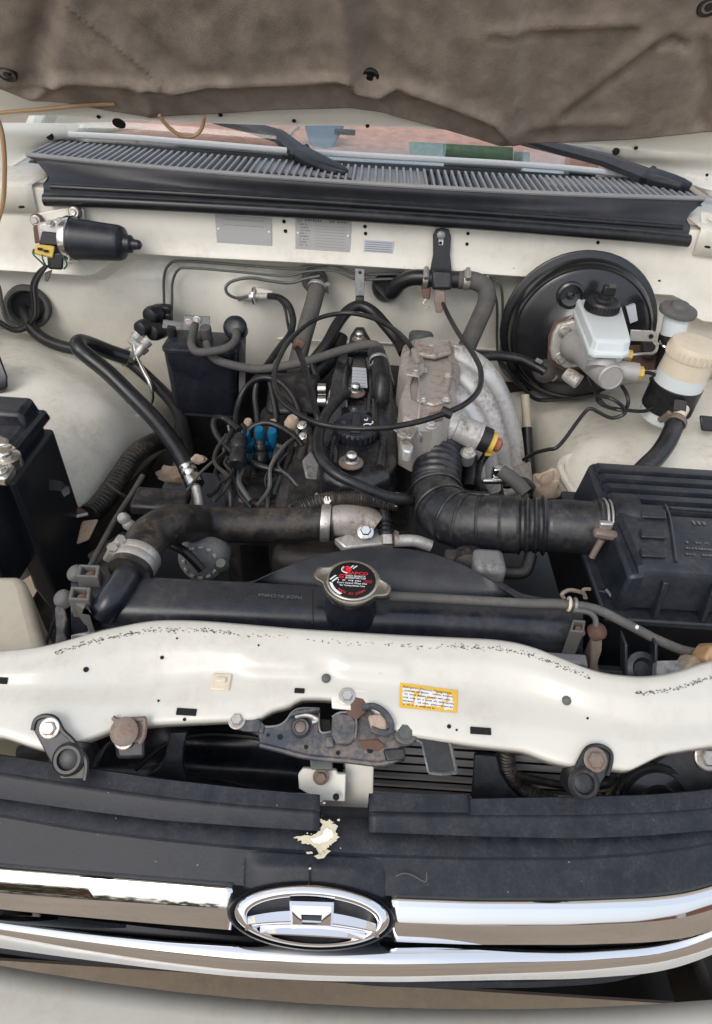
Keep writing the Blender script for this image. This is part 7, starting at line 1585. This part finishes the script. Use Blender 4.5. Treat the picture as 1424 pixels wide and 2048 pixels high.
# ------------------------------------------------------------------ battery
bt = thing('battery', 'black car battery with brass terminal clamp at the left edge', 'battery', (-.58, .75, .78))
XB = -.468
G().box((XB - .12, .735, .87), (.24, .205, .19)).obj('case', 'tank', bt, bev=.006)
G().hexa([(XB - .24, .838, .985), (XB - .008, .838, .985), (XB - .004, .79, .985), (XB - .24, .79, .985)], [(XB - .24, .844, .945), (XB + .002, .844, .945), (XB + .006, .784, .945), (XB - .24, .784, .945)]).obj('raised_lid', 'tank', bt, bev=.006)
G().hexa([(XB - .24, .842, .962), (XB + .006, .842, .962), (XB + .006, .63, .962), (XB - .24, .63, .962)], [(XB - .24, .842, .944), (XB + .010, .846, .944), (XB + .010, .626, .944), (XB - .24, .626, .944)]).obj('lid', 'tank', bt, bev=.004)
G().hexa([(XB - .01, .70, .93), (XB + .012, .70, .93), (XB + .012, .84, .93), (XB - .01, .84, .93)], [(XB - .01, .70, .72), (XB + .03, .70, .60), (XB + .03, .84, .60), (XB - .01, .84, .72)]).obj('side_cover', 'plastic_deep', bt, bev=.006)
tp = PZ(14, 926, .972)
G().lathe([(.011, -.01), (.010, .018), (.008, .020)], tp, (0, 0, 1), 20).obj('terminal_post', 'cap_metal', bt)
G().lathe([(.019, -.004), (.019, .010), (.014, .012)], tp, (0, 0, 1), 22).obj('terminal_clamp', 'cap_metal', bt)
G().hexa([tp + V(q) for q in ((-.03, -.012, .008), (.018, -.012, .008), (.018, -.04, .006), (-.03, -.04, .006))], [tp + V(q) for q in ((-.03, -.012, -.006), (.018, -.012, -.006), (.018, -.04, -.008), (-.03, -.04, -.008))]).obj('clamp_jaw', 'cap_metal', bt, bev=.003)
bolt(tp + V((.006, -.026, .007)), (0, 0, 1), .007, bt, 'cap_metal'); bolt(tp + V((-.004, .016, .01)), (0, .2, 1), .007, bt, 'cap_metal')
G().prism([PZ(*q, .966) for q in ((-60, 880), (6, 884), (22, 890), (20, 904), (-60, 900))], V((0, 0, .012))).obj('cable_lug', 'cap_metal', bt, bev=.003)
G().prism(pts([(98, 962, .75), (122, 966, .75), (130, 974, .75), (138, 976, .75), (140, 986, .745), (128, 994, .74), (122, 982, .745), (98, 980, .745)]), V((0, .004, 0))).obj('hold_down_hook', 'plastic_deep', bt)
rbx = thing('relay_box', 'corner of a black box at the left edge above the battery', 'box', PY(-10, 760, 1.05))
G().hexa(pts([(-120, 690, 1.08), (0, 704, 1.08), (18, 752, 1.04), (-120, 760, 1.04)]), pts([(-120, 790, 1.06), (0, 800, 1.06), (17, 778, 1.03), (-120, 830, 1.02)])).obj('shell', 'tank', rbx, bev=.006)
# ------------------------------------------------------------------ washer tank
wt = thing('washer_tank', 'yellowed translucent washer tank at the lower left corner of the bay', 'washer tank', PZ(20, 1230, .9))
TT = [PZ(*q, .92) for q in ((-160, 1147), (34, 1147), (46, 1153), (54, 1168), (86, 1282), (90, 1330), (-160, 1330))]
BB = [p + V((.01 * (p.x > -.5), 0, -.2)) for p in TT]
G().rings([BB, TT]).obj('tank', 'tank_plastic', wt, bev=.012, seg=4, ang=60)
hose('thin_wire', 'thin dark wire between washer tank and radiator', [(150, 1170, .56), (128, 1200, .53), (108, 1240, .50), (92, 1290, .47)], .0016, 'cable', 'wire')

# ------------------------------------------------------------------ engine wiring between the distributor and the valve cover
hn_ = thing('engine_harness', 'tangle of thin dark wires, taped looms and plugs between distributor and valve cover', 'wiring', PY(580, 930, .85))
rd = random.Random(11)
for k in range(16):
    x0 = rd.choice((rd.uniform(560, 640), rd.uniform(450, 480))); y0 = rd.uniform(850, 920); pth = [(x0, y0, .97 - (y0 - 830) * .0008)]
    for i in range(4):
        a = pth[-1]; pth.append((a[0] + rd.uniform(-34, 30), a[1] + rd.uniform(20, 46), a[2] - rd.uniform(.02, .045)))
    G().tube(pts(pth), rd.choice((.0018, .0025, .0035, .0045)), n=7, step=6).obj('wire', rd.choice(('cable', 'cable', 'rubber', 'pipe', 'grime')), hn_)
for px, py, y, a in ((556, 912, .91, .3), (596, 946, .87, -.4), (566, 986, .84, .1), (612, 990, .82, .6), (640, 1000, .79, .2)):
    q = Matrix.Rotation(a, 3, 'Y') @ Matrix.Rotation(.6, 3, 'X')
    c = G().box(PY(px, py, y), (.020, .026, .016), q).obj('plug', 'black', hn_, bev=.003)
    G().box(PY(px, py, y) + q @ V((0, -.004, .009)), (.008, .014, .003), q).obj('plug_latch', 'rubber', c, bev=.001)
    G().box(PY(px, py, y) + q @ V((0, .016, 0)), (.016, .008, .012), q).obj('plug_seal', 'hose_grey', c, bev=.002)
for l in ([(606, 842, .97), (622, 884, .93), (612, 930, .89), (592, 966, .86), (566, 1010, .82)], [(480, 1000, .83), (520, 1010, .82), (560, 1004, .83), (590, 1014, .80)]):
    G().tube(pts(l), .0085, n=10, step=14, rf=lambda t: 1 + .08 * (math.sin(t * 150) > 0)).obj('taped_loom', 'hose_dusty', hn_)
for px, py, y in ((610, 846, .965), (602, 900, .92), (652, 880, .90)): bolt(PY(px, py, y), (0, -.5, 1), .0055, hn_, 'steel')
